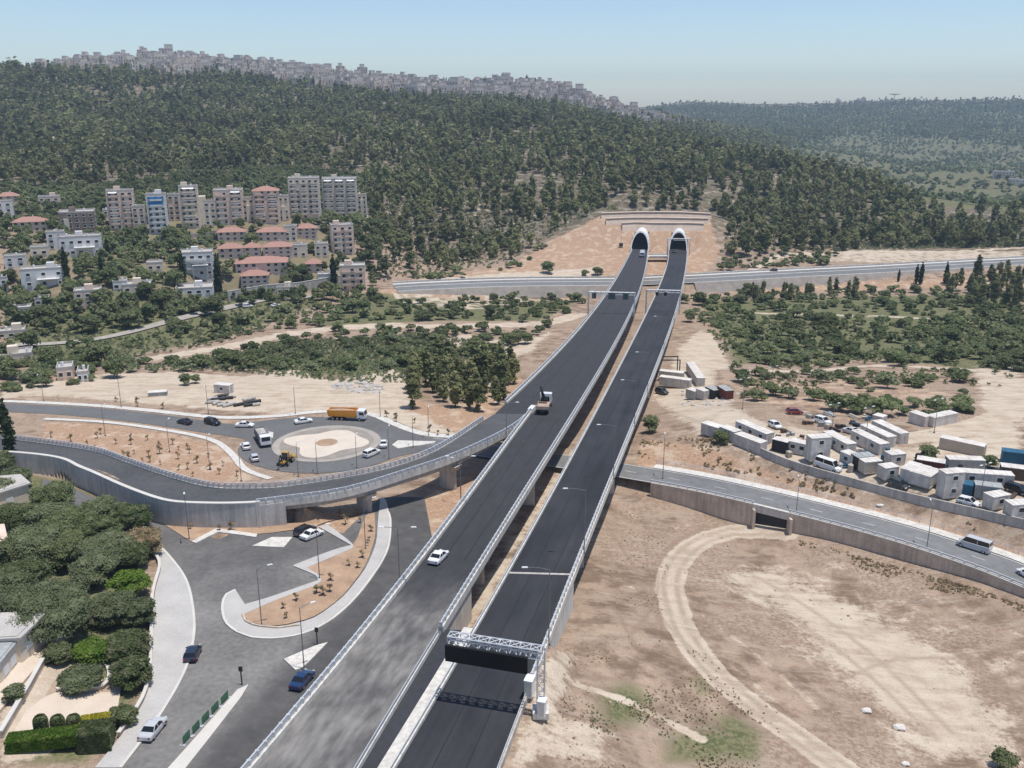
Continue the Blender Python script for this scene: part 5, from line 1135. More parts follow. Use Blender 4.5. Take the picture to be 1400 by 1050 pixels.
def building(name, label, cat, cx, by, wpx, hpx, wall, roof='flat', depth=.8, rot=0.0, floors=None, cols=None, balc=0, aw=0, extra=None, sink=3.0, roofm='roof_tile'):
    P, w, h = geo_from_px(cx, by, wpx, hpx); dpt = max(7, min(16, w*depth)); rz = -math.atan2(P.x, P.y)*.8+rot
    o = thing(name, label, cat, P, rz); floors = floors or max(1, round(h/3.1)); cols = cols or max(2, round(w/3.6)); fh = h/floors if roof == 'flat' else (h-1.6)/floors
    y0 = 0; hw = h if roof == 'flat' else h-1.8
    mb = MB(); mb.box((0, dpt/2, (hw-sink)/2), (w, dpt, hw+sink)); mb.build('wall', [wall], o)
    if roof == 'flat':
        mb = MB()
        for s in (-1,1): mb.box((s*(w/2-.1), dpt/2, hw+.4), (.25, dpt+.1, .8)); mb.box((0, dpt/2+s*(dpt/2-.08), hw+.4), (w-.5, .25, .8))
        mb.box((0,dpt/2,hw+.03),(w-.4,dpt-.4,.06)); rf = mb.build('roof', ['roof_flat'], o)
        r = random.Random(label); 
        for k in range(max(1, int(w/6))):
            m = MB(); m.bar((0,0,0),(0,0,1.3),.45,n=8); m.build('water_tank', ['white_metal'], rf, (r.uniform(-w/2+1,w/2-1), r.uniform(1.5,dpt-1.5), hw+.1))
        if w > 9: m = MB(); m.box((0,0,1.2),(3.2,3,2.4)); m.build('stair_head', [wall], rf, (r.uniform(-w/4,w/4), dpt*.6, hw+.05))
    else:
        e = .6; zr = h; m = MB(); a, b = w/2+e, dpt/2+e; rg = max(.5, w/2-dpt/2) if w > dpt else .3
        m.add([(-a,dpt/2-b,hw-.1),(a,dpt/2-b,hw-.1),(a,dpt/2+b,hw-.1),(-a,dpt/2+b,hw-.1),(-rg,dpt/2,zr+.4),(rg,dpt/2,zr+.4)], [(0,1,5,4),(1,2,5),(2,3,4,5),(3,0,4),(3,2,1,0)]); rf = m.build('roof', [roofm], o)
        m = MB(); m.box((rg*.5, dpt*.6, zr+.2), (.7,.7,1.8)); m.build('chimney', [wall], rf)
    r = random.Random(label+'w'); n = 0
    for f in range(floors):
        for c in range(cols):
            if n >= 90 or r.random() < .08: continue
            x = -w/2+w*(c+.5)/cols; z = fh*(f+.55); ww = min(1.7, w/cols*.55)*(1.2 if r.random() < .3 else 1)
            newobj('window', window_mesh(ww, min(1.5, fh*.5)), o, (x, -.06, z)); n += 1
        if floors > 1 or w > 12:
            for s in (-1, 1):
                for yy in (.35, .7):
                    if n < 96 and (s > 0) == (P.x < 0): newobj('window', window_mesh(1.3, min(1.4, fh*.5)), o, (s*(w/2+.06), dpt*yy, fh*(f+.55)), s*math.pi/2); n += 1
    for k in range(balc):
        cxx = -w/2+w*(k+.5)/balc
        for f in range(1, floors):
            m = MB(); bw = w/balc*.62; m.box((0,-.75,0),(bw,1.5,.18)); m.box((0,-1.45,.5),(bw,.12,.9)); 
            for s in (-1,1): m.box((s*(bw/2-.06),-.75,.5),(.12,1.3,.9))
            m.build('balcony', [wall], o, (cxx, -.02, fh*f+.1))
            if aw and r.random() < .6: m = MB(); m.add([(-bw/2,-.05,0),(bw/2,-.05,0),(bw/2,-1.5,-.6),(-bw/2,-1.5,-.6)], [(0,1,2,3)]); m.build('awning', ['awning'], o, (cxx, -.05, fh*(f+1)-.2))
    if floors >= 4:
        for k in range(max(1, cols//2)):
            if r.random() < .6: m = MB(); m.box((-w/2+w*(k*2+1)/cols, -.55, (hw*r.uniform(.55,.95))/2), (w/cols*.7, 1.1, hw*r.uniform(.5,.92))); m.build('bay', [r.choice(['limestone','limestone_pink','limestone_grey','pale_concrete'])], o)
    if extra: extra(o, w, h, dpt)
    return o
def blue_top(o, w, h, d): m = MB(); m.box((0,0,0),(w*.72,.1,4.4)); m.build('hoarding', ['blue_sheet'], o, (0,-.25,h-3.2))
def pergola(o, w, h, d):
    m = MB(); m.box((w*.1,-1.2,h*.52),(w*.5,2.6,.3)); 
    for s in (-1,1): m.box((w*.1+s*w*.22,-2.3,h*.25),(.3,.3,h*.5))
    m.build('terrace', ['white_plaster'], o)
def side_wing(o, w, h, d): m = MB(); m.box((w*.62,d*.6,h*.33),(w*.5,d*.7,h*.86)); m.build('wing', ['limestone'], o)
B_ = building
B_('apartment_block','beige narrow block with a pinkish top floor, leftmost tall block on the slope','building',169,314,34,57,'limestone_pink',balc=2,aw=1,depth=.7,extra=None)
B_('apartment_block','white narrow block with bright blue sheeting at its top','building',218,320,25,58,'white_plaster',balc=1,depth=.9,extra=blue_top)
B_('apartment_block','small pinkish tower tucked right of the block with blue sheeting','building',240,302,15,38,'limestone_pink')
B_('apartment_block','tall slim beige block with balconies and a lower wing on its right','building',262,312,24,61,'limestone',balc=1,aw=1,depth=.9,extra=side_wing)
B_('apartment_block','broad beige block with a pale pink roof edge, left of the red-topped block','building',315,307,38,50,'limestone_pink',balc=2,aw=1)
B_('apartment_block','low beige link building between the two pinkish blocks','building',341,303,16,34,'limestone')
B_('apartment_block','beige block with a flat reddish roof, left of the two big grey blocks','building',366,306,34,54,'limestone_pink',balc=2,aw=1,roof='hip')
B_('apartment_block','beige lower annex right of the block with the reddish roof','building',389,302,14,36,'limestone')
B_('apartment_block','big grey apartment block with many floors, left one of the adjoining pair','building',418,300,41,60,'limestone_grey',balc=3,aw=1,floors=8)
B_('apartment_block','big grey apartment block with white awnings, right one of the adjoining pair','building',466,298,46,57,'limestone_grey',balc=3,aw=1,floors=8)
B_('apartment_block','stepped pinkish block below the two big grey blocks','building',470,347,30,42,'limestone_pink',balc=2,rot=.15)
B_('apartment_block','pinkish stone house with white balconies at the lower right of the village','building',483,398,34,37,'limestone_pink',balc=2)
for cx, by, wp, hp, lab in [(317,330,36,18,'upper left red-roofed house, under the broad beige block'),(372,330,38,18,'upper red-roofed house under the block with the reddish roof'),(420,327,26,20,'red-roofed house below the left big grey block'),
 (316,354,32,20,'red-roofed house second row, leftmost'),(345,351,22,18,'small red-roofed house second row, in the middle'),(380,354,38,22,'red-roofed house second row, rightmost'),
 (358,375,68,21,'longest red-roofed row house of the village'),(349,394,36,24,'lowest red-roofed house, standing above the tall grey wall'),(429,373,22,18,'small red-roofed house right of the dark round trees'),
 (42,318,42,20,'wide pink-roofed house at the left edge of the village'),(12,276,26,12,'low brownish-roofed house at the far left, highest up')]:
    B_('red_roofed_house', lab, 'house', cx, by, wp, hp, 'limestone_pink', roof='hip', depth=.6)
B_('villa','modern grey-white house between two tall cypresses','house',271,380,42,36,'white_plaster',floors=3,balc=1,extra=pergola)
B_('villa','large white modern villa with a dark square opening, below the brown block','house',112,352,52,28,'white_plaster',floors=2,extra=pergola,depth=.5)
B_('apartment_block','brownish-grey broad block with a rough facade above the large white villa','building',108,321,44,33,'brown_facade')
B_('villa','white villa with three dark windows low on the left','house',62,394,56,26,'white_plaster',floors=2,cols=3,extra=pergola,depth=.5)
B_('villa','small white house high at the left edge','house',8,300,20,24,'white_plaster')
B_('villa','white house cut by the left edge beside the villa with three windows','house',3,402,16,22,'white_plaster')
B_('stone_house','small pinkish house among trees below the white villas','house',122,420,34,22,'limestone_pink')
B_('stone_house','flat pale roof among trees left of the dirt slope','house',188,402,36,12,'limestone')
B_('stone_house','low house with a long pale blue-grey flat roof below the cypresses','house',266,404,48,9,'white_plaster')
B_('stone_house','white block house between the villas and the cypress at left','house',78,342,22,24,'white_plaster')
B_('stone_house','tiny white hut among trees at the left','house',58,418,18,9,'white_plaster')
B_('shed','flat pale shed roof at the left edge above the valley track','shed',20,497,44,11,'limestone')
B_('shed','pinkish small shed by the olive trees left of the works ground','shed',90,520,20,16,'limestone_pink')
B_('shed','small white shed by the olive trees, right of the pinkish one','shed',114,522,14,12,'white_plaster')
B_('shed','grey flat roof among trees at the left edge, upper','shed',16,462,34,8,'limestone_grey')
B_('stone_house','small pale house on the right valley slope, upper','house',1372,244,26,9,'limestone')
B_('stone_house','small pale house on the right valley slope, lower','house',1390,254,20,8,'limestone_grey')
for cx, by, wp, hp, lab, m_ in [(192,316,16,36,'narrow pinkish block squeezed left of the block with blue sheeting','limestone_pink'),(289,309,16,36,'beige mid-rise between the slim block and the broad block','limestone'),(496,300,12,36,'narrow block at the right end of the grey pair','limestone_pink'),(398,330,16,20,'small beige block above the red roofs','limestone'),(22,366,26,15,'small white house with a flat roof left of the villas','white_plaster'),(55,352,22,13,'tan house between the pink-roofed house and the villas','limestone'),(150,300,16,12,'small beige house behind the leftmost tall block','limestone'),(68,282,26,12,'pale house high on the slope above the pink-roofed house','limestone_pink'),(30,432,24,10,'white low house among the trees at the far left','white_plaster'),(212,372,20,12,'beige house on the dirt slope in the village centre','limestone'),(165,398,18,12,'white house half hidden by trees right of the cypresses','white_plaster'),(410,352,20,16,'tan house between the red roofs and the dark trees','limestone'),(440,352,18,18,'tall thin beige house below the grey pair','limestone'),(392,402,26,8,'pale low garage under the dark round trees','limestone'),(448,388,26,12,'low house with a pale terrace right of the small red roof','white_plaster')]:
    B_('stone_house', lab, 'house', cx, by, wp, hp, m_)
# near-left flat roofed houses
def flat_house(P, h, label, rm='roof_flat', wm='limestone'):
    W = [at_z(x, y, T1(x, max(y, 0)).z*0+z) for x, y, z in P]; zt = W[0].z; c = sum(W, Vector())/len(W); o = thing('stone_house', label, 'house', (c.x, c.y, zt-h)); Q = [(p.x-c.x, p.y-c.y) for p in W]
    m = MB(); m.prism([(x*.93, y*.93) for x, y in Q], -1, h-.3); m.build('wall', [wm], o); m = MB(); m.prism(Q, h-.3, h); m.prism([(x*.9, y*.9) for x, y in Q], h, h+.12); m.build('roof', [rm], o)
    for i in range(len(Q)):
        a, b = Q[i], Q[(i+1) % len(Q)]
        for t in (.3, .7):
            x, y = (a[0]*(1-t)+b[0]*t)*.932, (a[1]*(1-t)+b[1]*t)*.932; newobj('window', window_mesh(1.3, 1.2), o, (x, y, h*.5), math.atan2(b[1]-a[1], b[0]-a[0]))
    return o
flat_house([(-60,655,-5),(28,648,-5),(42,660,-5),(-60,692,-5)], 4.5, 'flat pale roof among the trees at the left edge, upper one')
flat_house([(-60,722,-4.5),(6,716,-4.5),(12,742,-4.5),(-60,748,-4.5)], 4, 'small reddish-grey roof among the trees at the left edge, middle one', 'limestone_pink')
flat_house([(-90,842,-1.5),(67,834,-1.5),(28,872,-1.5),(-90,878,-1.5)], 4.5, 'house with a large flat pale roof at the left edge above the pale walkway')
flat_house([(-90,884,-2.2),(26,874,-2.2),(0,906,-2.2),(-90,960,-2.2)], 4, 'lower roof with dark skylights below the large flat pale roof', 'container_grey')
# ---------------------------------------------------------------- town on the ridge
mat('ridge_stone', (.68,.59,.50), .9, var=.25, scale=.03); mat('ridge_stone_pink', (.70,.58,.49), .9, var=.2, scale=.03); mat('ridge_stone_grey', (.60,.53,.46), .9, var=.2, scale=.03)
def ridge_block(seed):
    r = random.Random(seed); mb = MB(); w = r.uniform(13,24); d = r.uniform(10,14); h = r.uniform(9,17); 
    mb.box((0,0,h/2-5),(w,d,h+10),0); mb.box((0,0,h+.3),(w*.98,d*.98,.5),2)
    w2, h2 = w*r.uniform(.35,.6), r.uniform(2.5,6); x2 = r.uniform(-w*.25,w*.25); mb.box((x2,0,h+h2/2+.5),(w2,d*.7,h2),0); mb.box((x2,0,h+h2+.6),(w2*1.02,d*.72,.25),2)
    for s in (-1,1):
        if r.random() < .7: wl = w*.25; mb.box((s*w*.45,-d*.5,h*.35-4),(wl,3.5,h*.7+8),0)
    fl = int(h/3); cols = int(w/3.4)
    for f in range(fl):
        for c in range(cols):
            if r.random() < .2: continue
            mb.box((-w/2+w*(c+.5)/cols,-d/2-.03,3*f+1.7),(1.5,.15,1.5),1)
    for k in range(3): mb.box((r.uniform(-w*.4,w*.4),r.uniform(-3,3),h+1.2),(1.2,1.2,1.4),2)
    return mb.mesh('ridge_apartment_block', [['ridge_stone','ridge_stone_pink','ridge_stone_grey'][seed % 3],'window_glass','roof_flat'])
RB = [ridge_block(i) for i in range(9)]
used = []
def ridge_at(px, dist, sc=1.0):
    p = at_az(px, dist, 0)
    for q in used:
        if abs(q[0]-p.x) < 21 and (q[0]-p.x)**2+(q[1]-p.y)**2 < 21**2: return
    used.append((p.x, p.y, dist, px, random.randrange(9), random.uniform(.85,1.15)*sc, -math.atan2(p.x, p.y)*.7+random.uniform(-.5,.5), random.uniform(.9,1.15)))
CREST = [(60,1235,20),(110,1300,70),(200,1340,130),(300,1345,140),(400,1350,150),(450,1350,170),(500,1330,160),(560,1290,150),(620,1290,120),(700,1330,170),(760,1320,150),(830,1250,120),(880,1230,90)]
cx_, cd_, cw_ = zip(*CREST); cd_ = [d*1.29 for d in cd_]; cw_ = [d*1.29*1.55 for d in cw_]; RLIM = 240
def sector(px): return 'left end' if px < 250 else 'left half' if px < 480 else 'middle' if px < 700 else 'right part' if px < 870 else 'far right tail'
rest = []
for _ in range(5200):
    px = random.uniform(62, 885); 
    if px < 100 and random.random() < .5: continue
    ridge_at(px, np.interp(px, cx_, cd_)+random.uniform(-4, 25)-random.random()**1.1*np.interp(px, cx_, cw_))
for _ in range(900):
    px = random.uniform(865, 1010); t = (px-865)/145; ridge_at(px, 1640+t*560+random.uniform(-110,60), .9)
used.sort(key=lambda u: u[2])
vv = [[], [], [], []]; ff = []
for i, (x, y, d_, px, k, s, rz, hz_) in enumerate(used):
    z = tz(x, y)-1
    if i < 290:
        o = newobj('ridge_apartment_block', RB[k], None, (x, y, z), rz); o.scale = (s, s, s*hz_); tag(o, 'hazy pale apartment block in the '+sector(px)+' of the ridge town', 'building', 'apartment blocks crowding the ridge, '+sector(px))
    else: rest.append((x, y, z, k, s, rz, hz_))
if rest:
    me_v = []; me_f = []; me_m = []
    for x, y, z, k, s, rz, hz_ in rest:
        m_ = RB[k]; n0 = len(me_v); c, si = math.cos(rz), math.sin(rz)
        for v in m_.vertices: me_v.append((x+(v.co.x*c-v.co.y*si)*s, y+(v.co.x*si+v.co.y*c)*s, z+v.co.z*s*hz_))
        w0 = k % 3
        for q in m_.polygons: me_f.append(tuple(i+n0 for i in q.vertices)); me_m.append(w0 if q.material_index == 0 else 2+q.material_index)
    mb = MB(); mb.v = me_v; mb.f = me_f; mb.m = me_m; tag(mb.build('ridge_town', ['ridge_stone','ridge_stone_pink','ridge_stone_grey','window_glass','roof_flat']), 'rear rows of pale apartment blocks of the ridge town', 'buildings', None, 'stuff')
# ---------------------------------------------------------------- pylon-like mast and houses on the far ridge
for px in (1146, 1172, 1180): 
    p = at_az(px, 2960*1.29, 0); o = newobj('ridge_apartment_block', RB[px % 9], None, (p.x, p.y, tz(p.x, p.y)+3)); tag(o, 'tiny pale building among trees on the far right skyline', 'building', 'buildings on the far skyline')
p = at_az(1222, 2950*1.29, 0); o = thing('water_tower', 'thin mast with a flat dish head on the far right skyline', 'tower', (p.x, p.y, tz(p.x, p.y))); mb = MB(); mb.bar((0,0,0),(0,0,26),1.2); mb.build('mast', ['galvanised'], o); mb = MB(); mb.bar((0,0,24),(0,0,27),5,n=12,r2=22); mb.bar((0,0,27),(0,0,28),22,n=12); mb.build('dish', ['galvanised'], o)
# ---------------------------------------------------------------- garden and terrace, lower left
tag(patch('garden_paving', [(15,1005),(60,955),(75,930),(85,940),(140,940),(165,930),(160,985),(110,1000)], .12, 'dirt'), kind='structure')
MATS['patio'] = mat('patio_stone', (.62,.52,.42), .9, var=.1); 
tag(patch('patio', [(15,1010),(35,975),(60,955),(78,948),(150,948),(168,930),(158,990),(105,1003)], .2, 'patio_stone'), kind='structure')
tag(patch('walkway', [(-40,950),(60,860),(112,838),(116,843),(85,870),(50,915),(0,975),(-40,1000)], .35, 'patio_stone', .3), kind='structure')
Q = resample(smooth_path(T([(78,948),(92,944),(105,949),(120,946),(140,944),(150,935),(148,915),(135,905)]), 1), 1)
wall_thing('garden_wall', 'low wavy dry-stone wall around the bushy bed in the garden', 'wall', Q, .35, -.2, .6, 'stone_wall', 'kerb_stone')
Q = resample(T([(2,1010),(40,945),(62,905),(98,852)]), 1.5)
wall_thing('garden_wall', 'long stone wall between the pale walkway and the patio', 'wall', Q, .4, -2, .9, 'stone_wall', 'kerb_stone')
Q = resample(smooth_path(T([(205,755),(219,775),(209,820),(207,900),(198,955),(163,1010)]), 1), 2)
wall_thing('boundary_wall', 'low pale wall along the inner side of the wide pavement', 'wall', Q, .3, -.3, .75, 'dirt', 'kerb_stone')
# green work barriers
for i in range(5):
    a = (250+i*13, 1020-i*13.5); P, P2 = T([a, (a[0]+11, a[1]-11.5)]); o = thing('mesh_barrier', ORD[i]+' green mesh barrier panel of the row beside the kerb strip, counted from the viewer', 'barrier', P, heading(P, P2), 'green barrier panels in a row'); L = (P2-P).length
    mb = MB(); mb.box((L/2,0,.7),(L*.94,.05,1.0)); mb.build('mesh_panel', [mat('green_mesh', (.06,.16,.09), .8)], o)
    for x in (0, L): mb = MB(); mb.bar((x*.96+.02,0,0),(x*.96+.02,0,1.3),.04); mb.box((x*.96+.02,0,.08),(.25,.7,.15)); mb.build('post', ['galvanised'], o)
for px, lab in (((331,937),'dark round-topped bollard post at the tip of the kerb strip'),((434,882),'small dark post on the triangular traffic island'),((131,1),None)):
    if lab: o = thing('traffic_post', lab, 'post', T1(*px)); mb = MB(); mb.bar((0,0,0),(0,0,2.4),.09); mb.build('pole', ['dark_steel'], o); mb = MB(); mb.box((0,0,2.5),(.5,.12,.7)); mb.build('sign_plate', ['dark_steel'], o)
# ---------------------------------------------------------------- vegetation
def leaf_mat(name, a, b, c=None, transl=.25):
    m = bpy.data.materials.new(name); m.use_nodes = True; nt = m.node_tree; N = nt.nodes; L = nt.links; N.clear()
    out = N.new('ShaderNodeOutputMaterial'); oi = N.new('ShaderNodeObjectInfo'); at = N.new('ShaderNodeAttribute'); at.attribute_name = 'tint'
    ad = N.new('ShaderNodeMath'); ad.operation = 'ADD'; L.new(oi.outputs['Random'], ad.inputs[0]); L.new(at.outputs['Fac'], ad.inputs[1]); fr = N.new('ShaderNodeMath'); fr.operation = 'FRACT'; L.new(ad.outputs[0], fr.inputs[0])
    geo = N.new('ShaderNodeNewGeometry'); ns = N.new('ShaderNodeTexNoise'); ns.inputs['Scale'].default_value = .9; ns.inputs['Detail'].default_value = 3; L.new(geo.outputs['Position'], ns.inputs['Vector'])
    m1 = N.new('ShaderNodeMix'); m1.data_type = 'RGBA'; m1.inputs[6].default_value = (*a, 1); m1.inputs[7].default_value = (*b, 1); L.new(fr.outputs[0], m1.inputs[0])
    m2 = N.new('ShaderNodeMix'); m2.data_type = 'RGBA'; m2.inputs[7].default_value = (*(c or tuple(x*1.5 for x in b)), 1); mr = N.new('ShaderNodeMapRange'); mr.inputs[1].default_value = .48; mr.inputs[2].default_value = .72; L.new(ns.outputs[0], mr.inputs[0]); L.new(mr.outputs[0], m2.inputs[0]); L.new(m1.outputs[2], m2.inputs[6]); nb = N.new('ShaderNodeTexNoise'); nb.inputs['Scale'].default_value = .014; nb.inputs['Detail'].default_value = 4; L.new(geo.outputs['Position'], nb.inputs['Vector']); mb_ = N.new('ShaderNodeMapRange'); mb_.inputs[1].default_value = .38; mb_.inputs[2].default_value = .64; mb_.inputs[3].default_value = .92; mb_.inputs[4].default_value = 1.45; L.new(nb.outputs[0], mb_.inputs[0]); m3 = N.new('ShaderNodeMix'); m3.data_type = 'RGBA'; m3.blend_type = 'MULTIPLY'; m3.inputs[0].default_value = 1; L.new(m2.outputs[2], m3.inputs[6]); L.new(mb_.outputs[0], m3.inputs[7]); m2 = m3
    d = N.new('ShaderNodeBsdfDiffuse'); t = N.new('ShaderNodeBsdfTranslucent'); L.new(m2.outputs[2], d.inputs[0]); L.new(m2.outputs[2], t.inputs[0]); mx = N.new('ShaderNodeMixShader'); mx.inputs[0].default_value = transl; L.new(d.outputs[0], mx.inputs[1]); L.new(t.outputs[0], mx.inputs[2]); L.new(mx.outputs[0], out.inputs[0]); MATS[name] = m
leaf_mat('pine_needles', (.095,.115,.050), (.245,.25,.115), (.29,.275,.16), .4); leaf_mat('cypress_needles', (.022,.034,.018), (.035,.05,.024))
leaf_mat('olive_leaves', (.105,.135,.065), (.20,.225,.125), (.28,.29,.18), .4); leaf_mat('broad_leaves', (.085,.118,.05), (.185,.208,.10), (.27,.27,.16), .4); leaf_mat('bright_leaves', (.10,.17,.03), (.13,.20,.04), (.22,.28,.07)); leaf_mat('yellow_flowers', (.30,.28,.03), (.40,.36,.04), (.5,.45,.08)); leaf_mat('dry_leaves', (.26,.20,.12), (.33,.27,.17), None, .4)
def crown_arrays(shape, H, R, nq, q, seed, zb=.2, clumps=9, fill=.35):
    """leaf quads spread in clumps through a crown; returns verts (n,4,3)"""
    g = np.random.default_rng(seed)
    if shape == 'pine':        # tall, irregular: clumps up a stem
        cz = np.linspace(zb, .93, clumps)+g.normal(0,.02,clumps); prof = np.interp(cz, [zb, zb+.18, .6, .85, 1.0], [.45,.95,.85,.55,.2]); ang = g.uniform(0,6.28,clumps); off = R*.42*prof*g.uniform(.2,1,clumps)
        C = np.stack([np.cos(ang)*off, np.sin(ang)*off, cz*H], 1); CR = R*.72*prof*g.uniform(.7,1.15,clumps); sq = .75
    elif shape == 'cypress':
        clumps = 10; cz = np.linspace(.08,.95,clumps); C = np.stack([g.normal(0,.05,clumps)*R, g.normal(0,.05,clumps)*R, cz*H], 1); CR = R*np.interp(cz,[.08,.25,.6,.95],[.75,1.0,.85,.3]); sq = 1.5
    else:                      # round / spreading
        ang = g.uniform(0,6.28,clumps); rr = np.sqrt(g.uniform(0,1,clumps))*R*.62; cz = g.uniform(.38,.82,clumps)-(.22*(rr/R)); C = np.stack([np.cos(ang)*rr, np.sin(ang)*rr, cz*H], 1); CR = R*g.uniform(.32,.55,clumps)*(1 if clumps < 20 else .72); sq = min(1.0, H*.45/R) if R > 0 else .8
    pk = CR**2; pk /= pk.sum(); k = g.choice(len(C), nq, p=pk); d = g.normal(0,1,(nq,3)); d /= np.linalg.norm(d,axis=1)[:,None]
    d[:,2] = np.where(d[:,2] < -.35, -d[:,2], d[:,2]); rad = CR[k]*(1-fill*g.random(nq)**1.5)*g.uniform(.85,1.12,nq); P = C[k]+d*rad[:,None]*np.array([1,1,sq]); P[:,2] = np.maximum(P[:,2], q*.4)
    n = d*1.2+g.normal(0,.75,(nq,3))+np.array([0,0,.75]); n /= np.linalg.norm(n,axis=1)[:,None]; u = np.cross(n, g.normal(0,1,(nq,3))); u /= np.linalg.norm(u,axis=1)[:,None]; v = np.cross(n,u); s = (q*g.uniform(.6,1.35,nq)/2)[:,None]
    return np.stack([P-u*s-v*s*.8, P+u*s-v*s*.6, P+u*s*.8+v*s, P-u*s*.7+v*s*.9], 1), C, CR, sq
def mesh_from_arrays(name, V, F, mats, mi=None, tint=None, Q4=True):
    me = bpy.data.meshes.new(name); V = V.reshape(-1,3).astype(np.float32); me.vertices.add(len(V)); me.vertices.foreach_set('co', V.ravel()); me.loops.add(F.size); me.loops.foreach_set('vertex_index', F.ravel().astype(np.int32)); n = len(F); k = F.shape[1]; me.polygons.add(n); me.polygons.foreach_set('loop_start', np.arange(0,F.size,k)); me.polygons.foreach_set('loop_total', np.full(n,k))
    for m in mats: me.materials.append(MATS[m])
    if mi is not None: me.polygons.foreach_set('material_index', mi.astype(np.int32))
    me.update(calc_edges=True)
    if tint is not None: a = me.attributes.new('tint','FLOAT','POINT'); a.data.foreach_set('value', tint.astype(np.float32))
    return me
ICO = None
def core_arrays(C, CR, sq, seed):          # small dark-lit inner masses that close the crown, as quads
    g = np.random.default_rng(seed+99); out = []
    for c, r in zip(C, CR):
        r = r*.72; pts = []
        for a in range(6):
            t = a*math.pi/3; pts.append([math.cos(t), math.sin(t)])
        pts = np.array(pts); rows = [np.concatenate([pts*.75, np.full((6,1),-.5)],1), np.concatenate([pts, np.full((6,1),.1)],1), np.concatenate([pts*.6, np.full((6,1),.75)],1)]
        rows = [x*(1+g.normal(0,.12,(6,1)))*r*np.array([1,1,sq])+c for x in rows]; top = c+np.array([0,0,r*sq])
        for i in range(2):
            for a in range(6): b = (a+1)%6; out.append([rows[i][a], rows[i][b], rows[i+1][b], rows[i+1][a]])
        for a in (0,2,4): out.append([rows[2][a], rows[2][(a+1)%6], rows[2][(a+2)%6], top])
        
    return np.array(out)
def trunk_arrays(H, r, top, seed, limbs=0, R=1):
    mb = MB(); g = random.Random(seed); mb.bar((0,0,-.6),(g.uniform(-.1,.1)*r*3,0,H*top), r, n=5, r2=r*.45)
    for k in range(limbs): a = g.uniform(0,6.28); z = H*g.uniform(.2,.5); mb.bar((0,0,z),(math.cos(a)*R*.5,math.sin(a)*R*.5,H*g.uniform(.5,.75)), r*.45, n=4, r2=r*.15)
    return mb
def crown_mesh(name, shape, H, R, nq, q, seed, m, **k):
    V, C, CR, sq = crown_arrays(shape, H, R, nq, q, seed, **k); core = core_arrays(C, CR, sq, seed); A = np.concatenate([V, core]); F = np.arange(len(A)*4).reshape(-1,4); return mesh_from_arrays(name, A, F, [m])
def tree_protos(kindname, shape, specs, m, cat, nq, q, limbs=0, **k):
    out = []
    for i, (H, R) in enumerate(specs):
        r = newobj(kindname, None); tag(r, cat=cat); newobj('crown', crown_mesh('crown', shape, H, R, nq, q, hash((kindname,i)) % 9999 if False else i*17+len(kindname), m, **k), r)
        trunk_arrays(H, max(.1, H*.022), .75, i, limbs, R).build('trunk', ['bark'], r); KIDS_fill(r); out.append([r, False, H, R])
    return out
def put_tree(pr, P, s, label, group=None, rz=None, name=None):
    o = copy_tree(pr[0]) if pr[1] else pr[0]; pr[1] = True; o.location = P; o.scale = (s, s, s*random.uniform(.92,1.08)); o.rotation_euler = (0,0,random.uniform(0,6.28) if rz is None else rz); tag(o, label, None, group); return o
def scatter(Pix, spacing, dens=None, holes=(), world=None, jit=.48):
    W = world or wpoly(Pix, 5); xs = [p.x for p in W]; ys = [p.y for p in W]; gx = np.arange(min(xs), max(xs), spacing); gy = np.arange(min(ys), max(ys), spacing); X, Y = np.meshgrid(gx, gy); X = X.ravel()+RNG.uniform(-jit,jit,X.size)*spacing; Y = Y.ravel()+RNG.uniform(-jit,jit,Y.size)*spacing
    k = in_poly(X, Y, W)
    for h in holes: k &= ~in_poly(X, Y, h)
    X, Y = X[k], Y[k]
    if dens is not None: k = RNG.random(len(X)) < dens(X, Y); X, Y = X[k], Y[k]
    return X, Y
DECKS = [(fLR, fRR)]
TRK = [[(165,496),(300,476),(400,456),(500,446),(600,446),(740,442),(790,430)],[(1025,428),(1120,430),(1200,433),(1340,438)],[(1020,507),(1110,507),(1200,500),(1330,506)],[(1400,520),(1385,560),(1300,590),(1180,602),(1050,606)],[(-60,470),(95,469),(165,458),(240,438),(300,424),(380,412),(470,400)]]
TRK = [[tuple(p) for p in smooth_path(T(t), 5)] for t in TRK]
def clear_roads(X, Y, m=2.0):
    k = np.ones(len(X), bool)
    for t in TRK: d, _, _ = poly_dist(X, Y, t); k &= d > 4.2
    for P, w in ((VROAD, 8), (HWAY, 14), (RAMPW, 8)): d, _, _ = poly_dist(X, Y, [tuple(p) for p in P]); k &= d > w
    xl = np.array([fl_s(y) if y > 60 else -60 for y in Y]); xr = np.array([fRR(y) for y in Y]); k &= ~((X > xl-m) & (X < xr+m) & (Y < YE+8) & (Y > 20)); return X[k], Y[k]
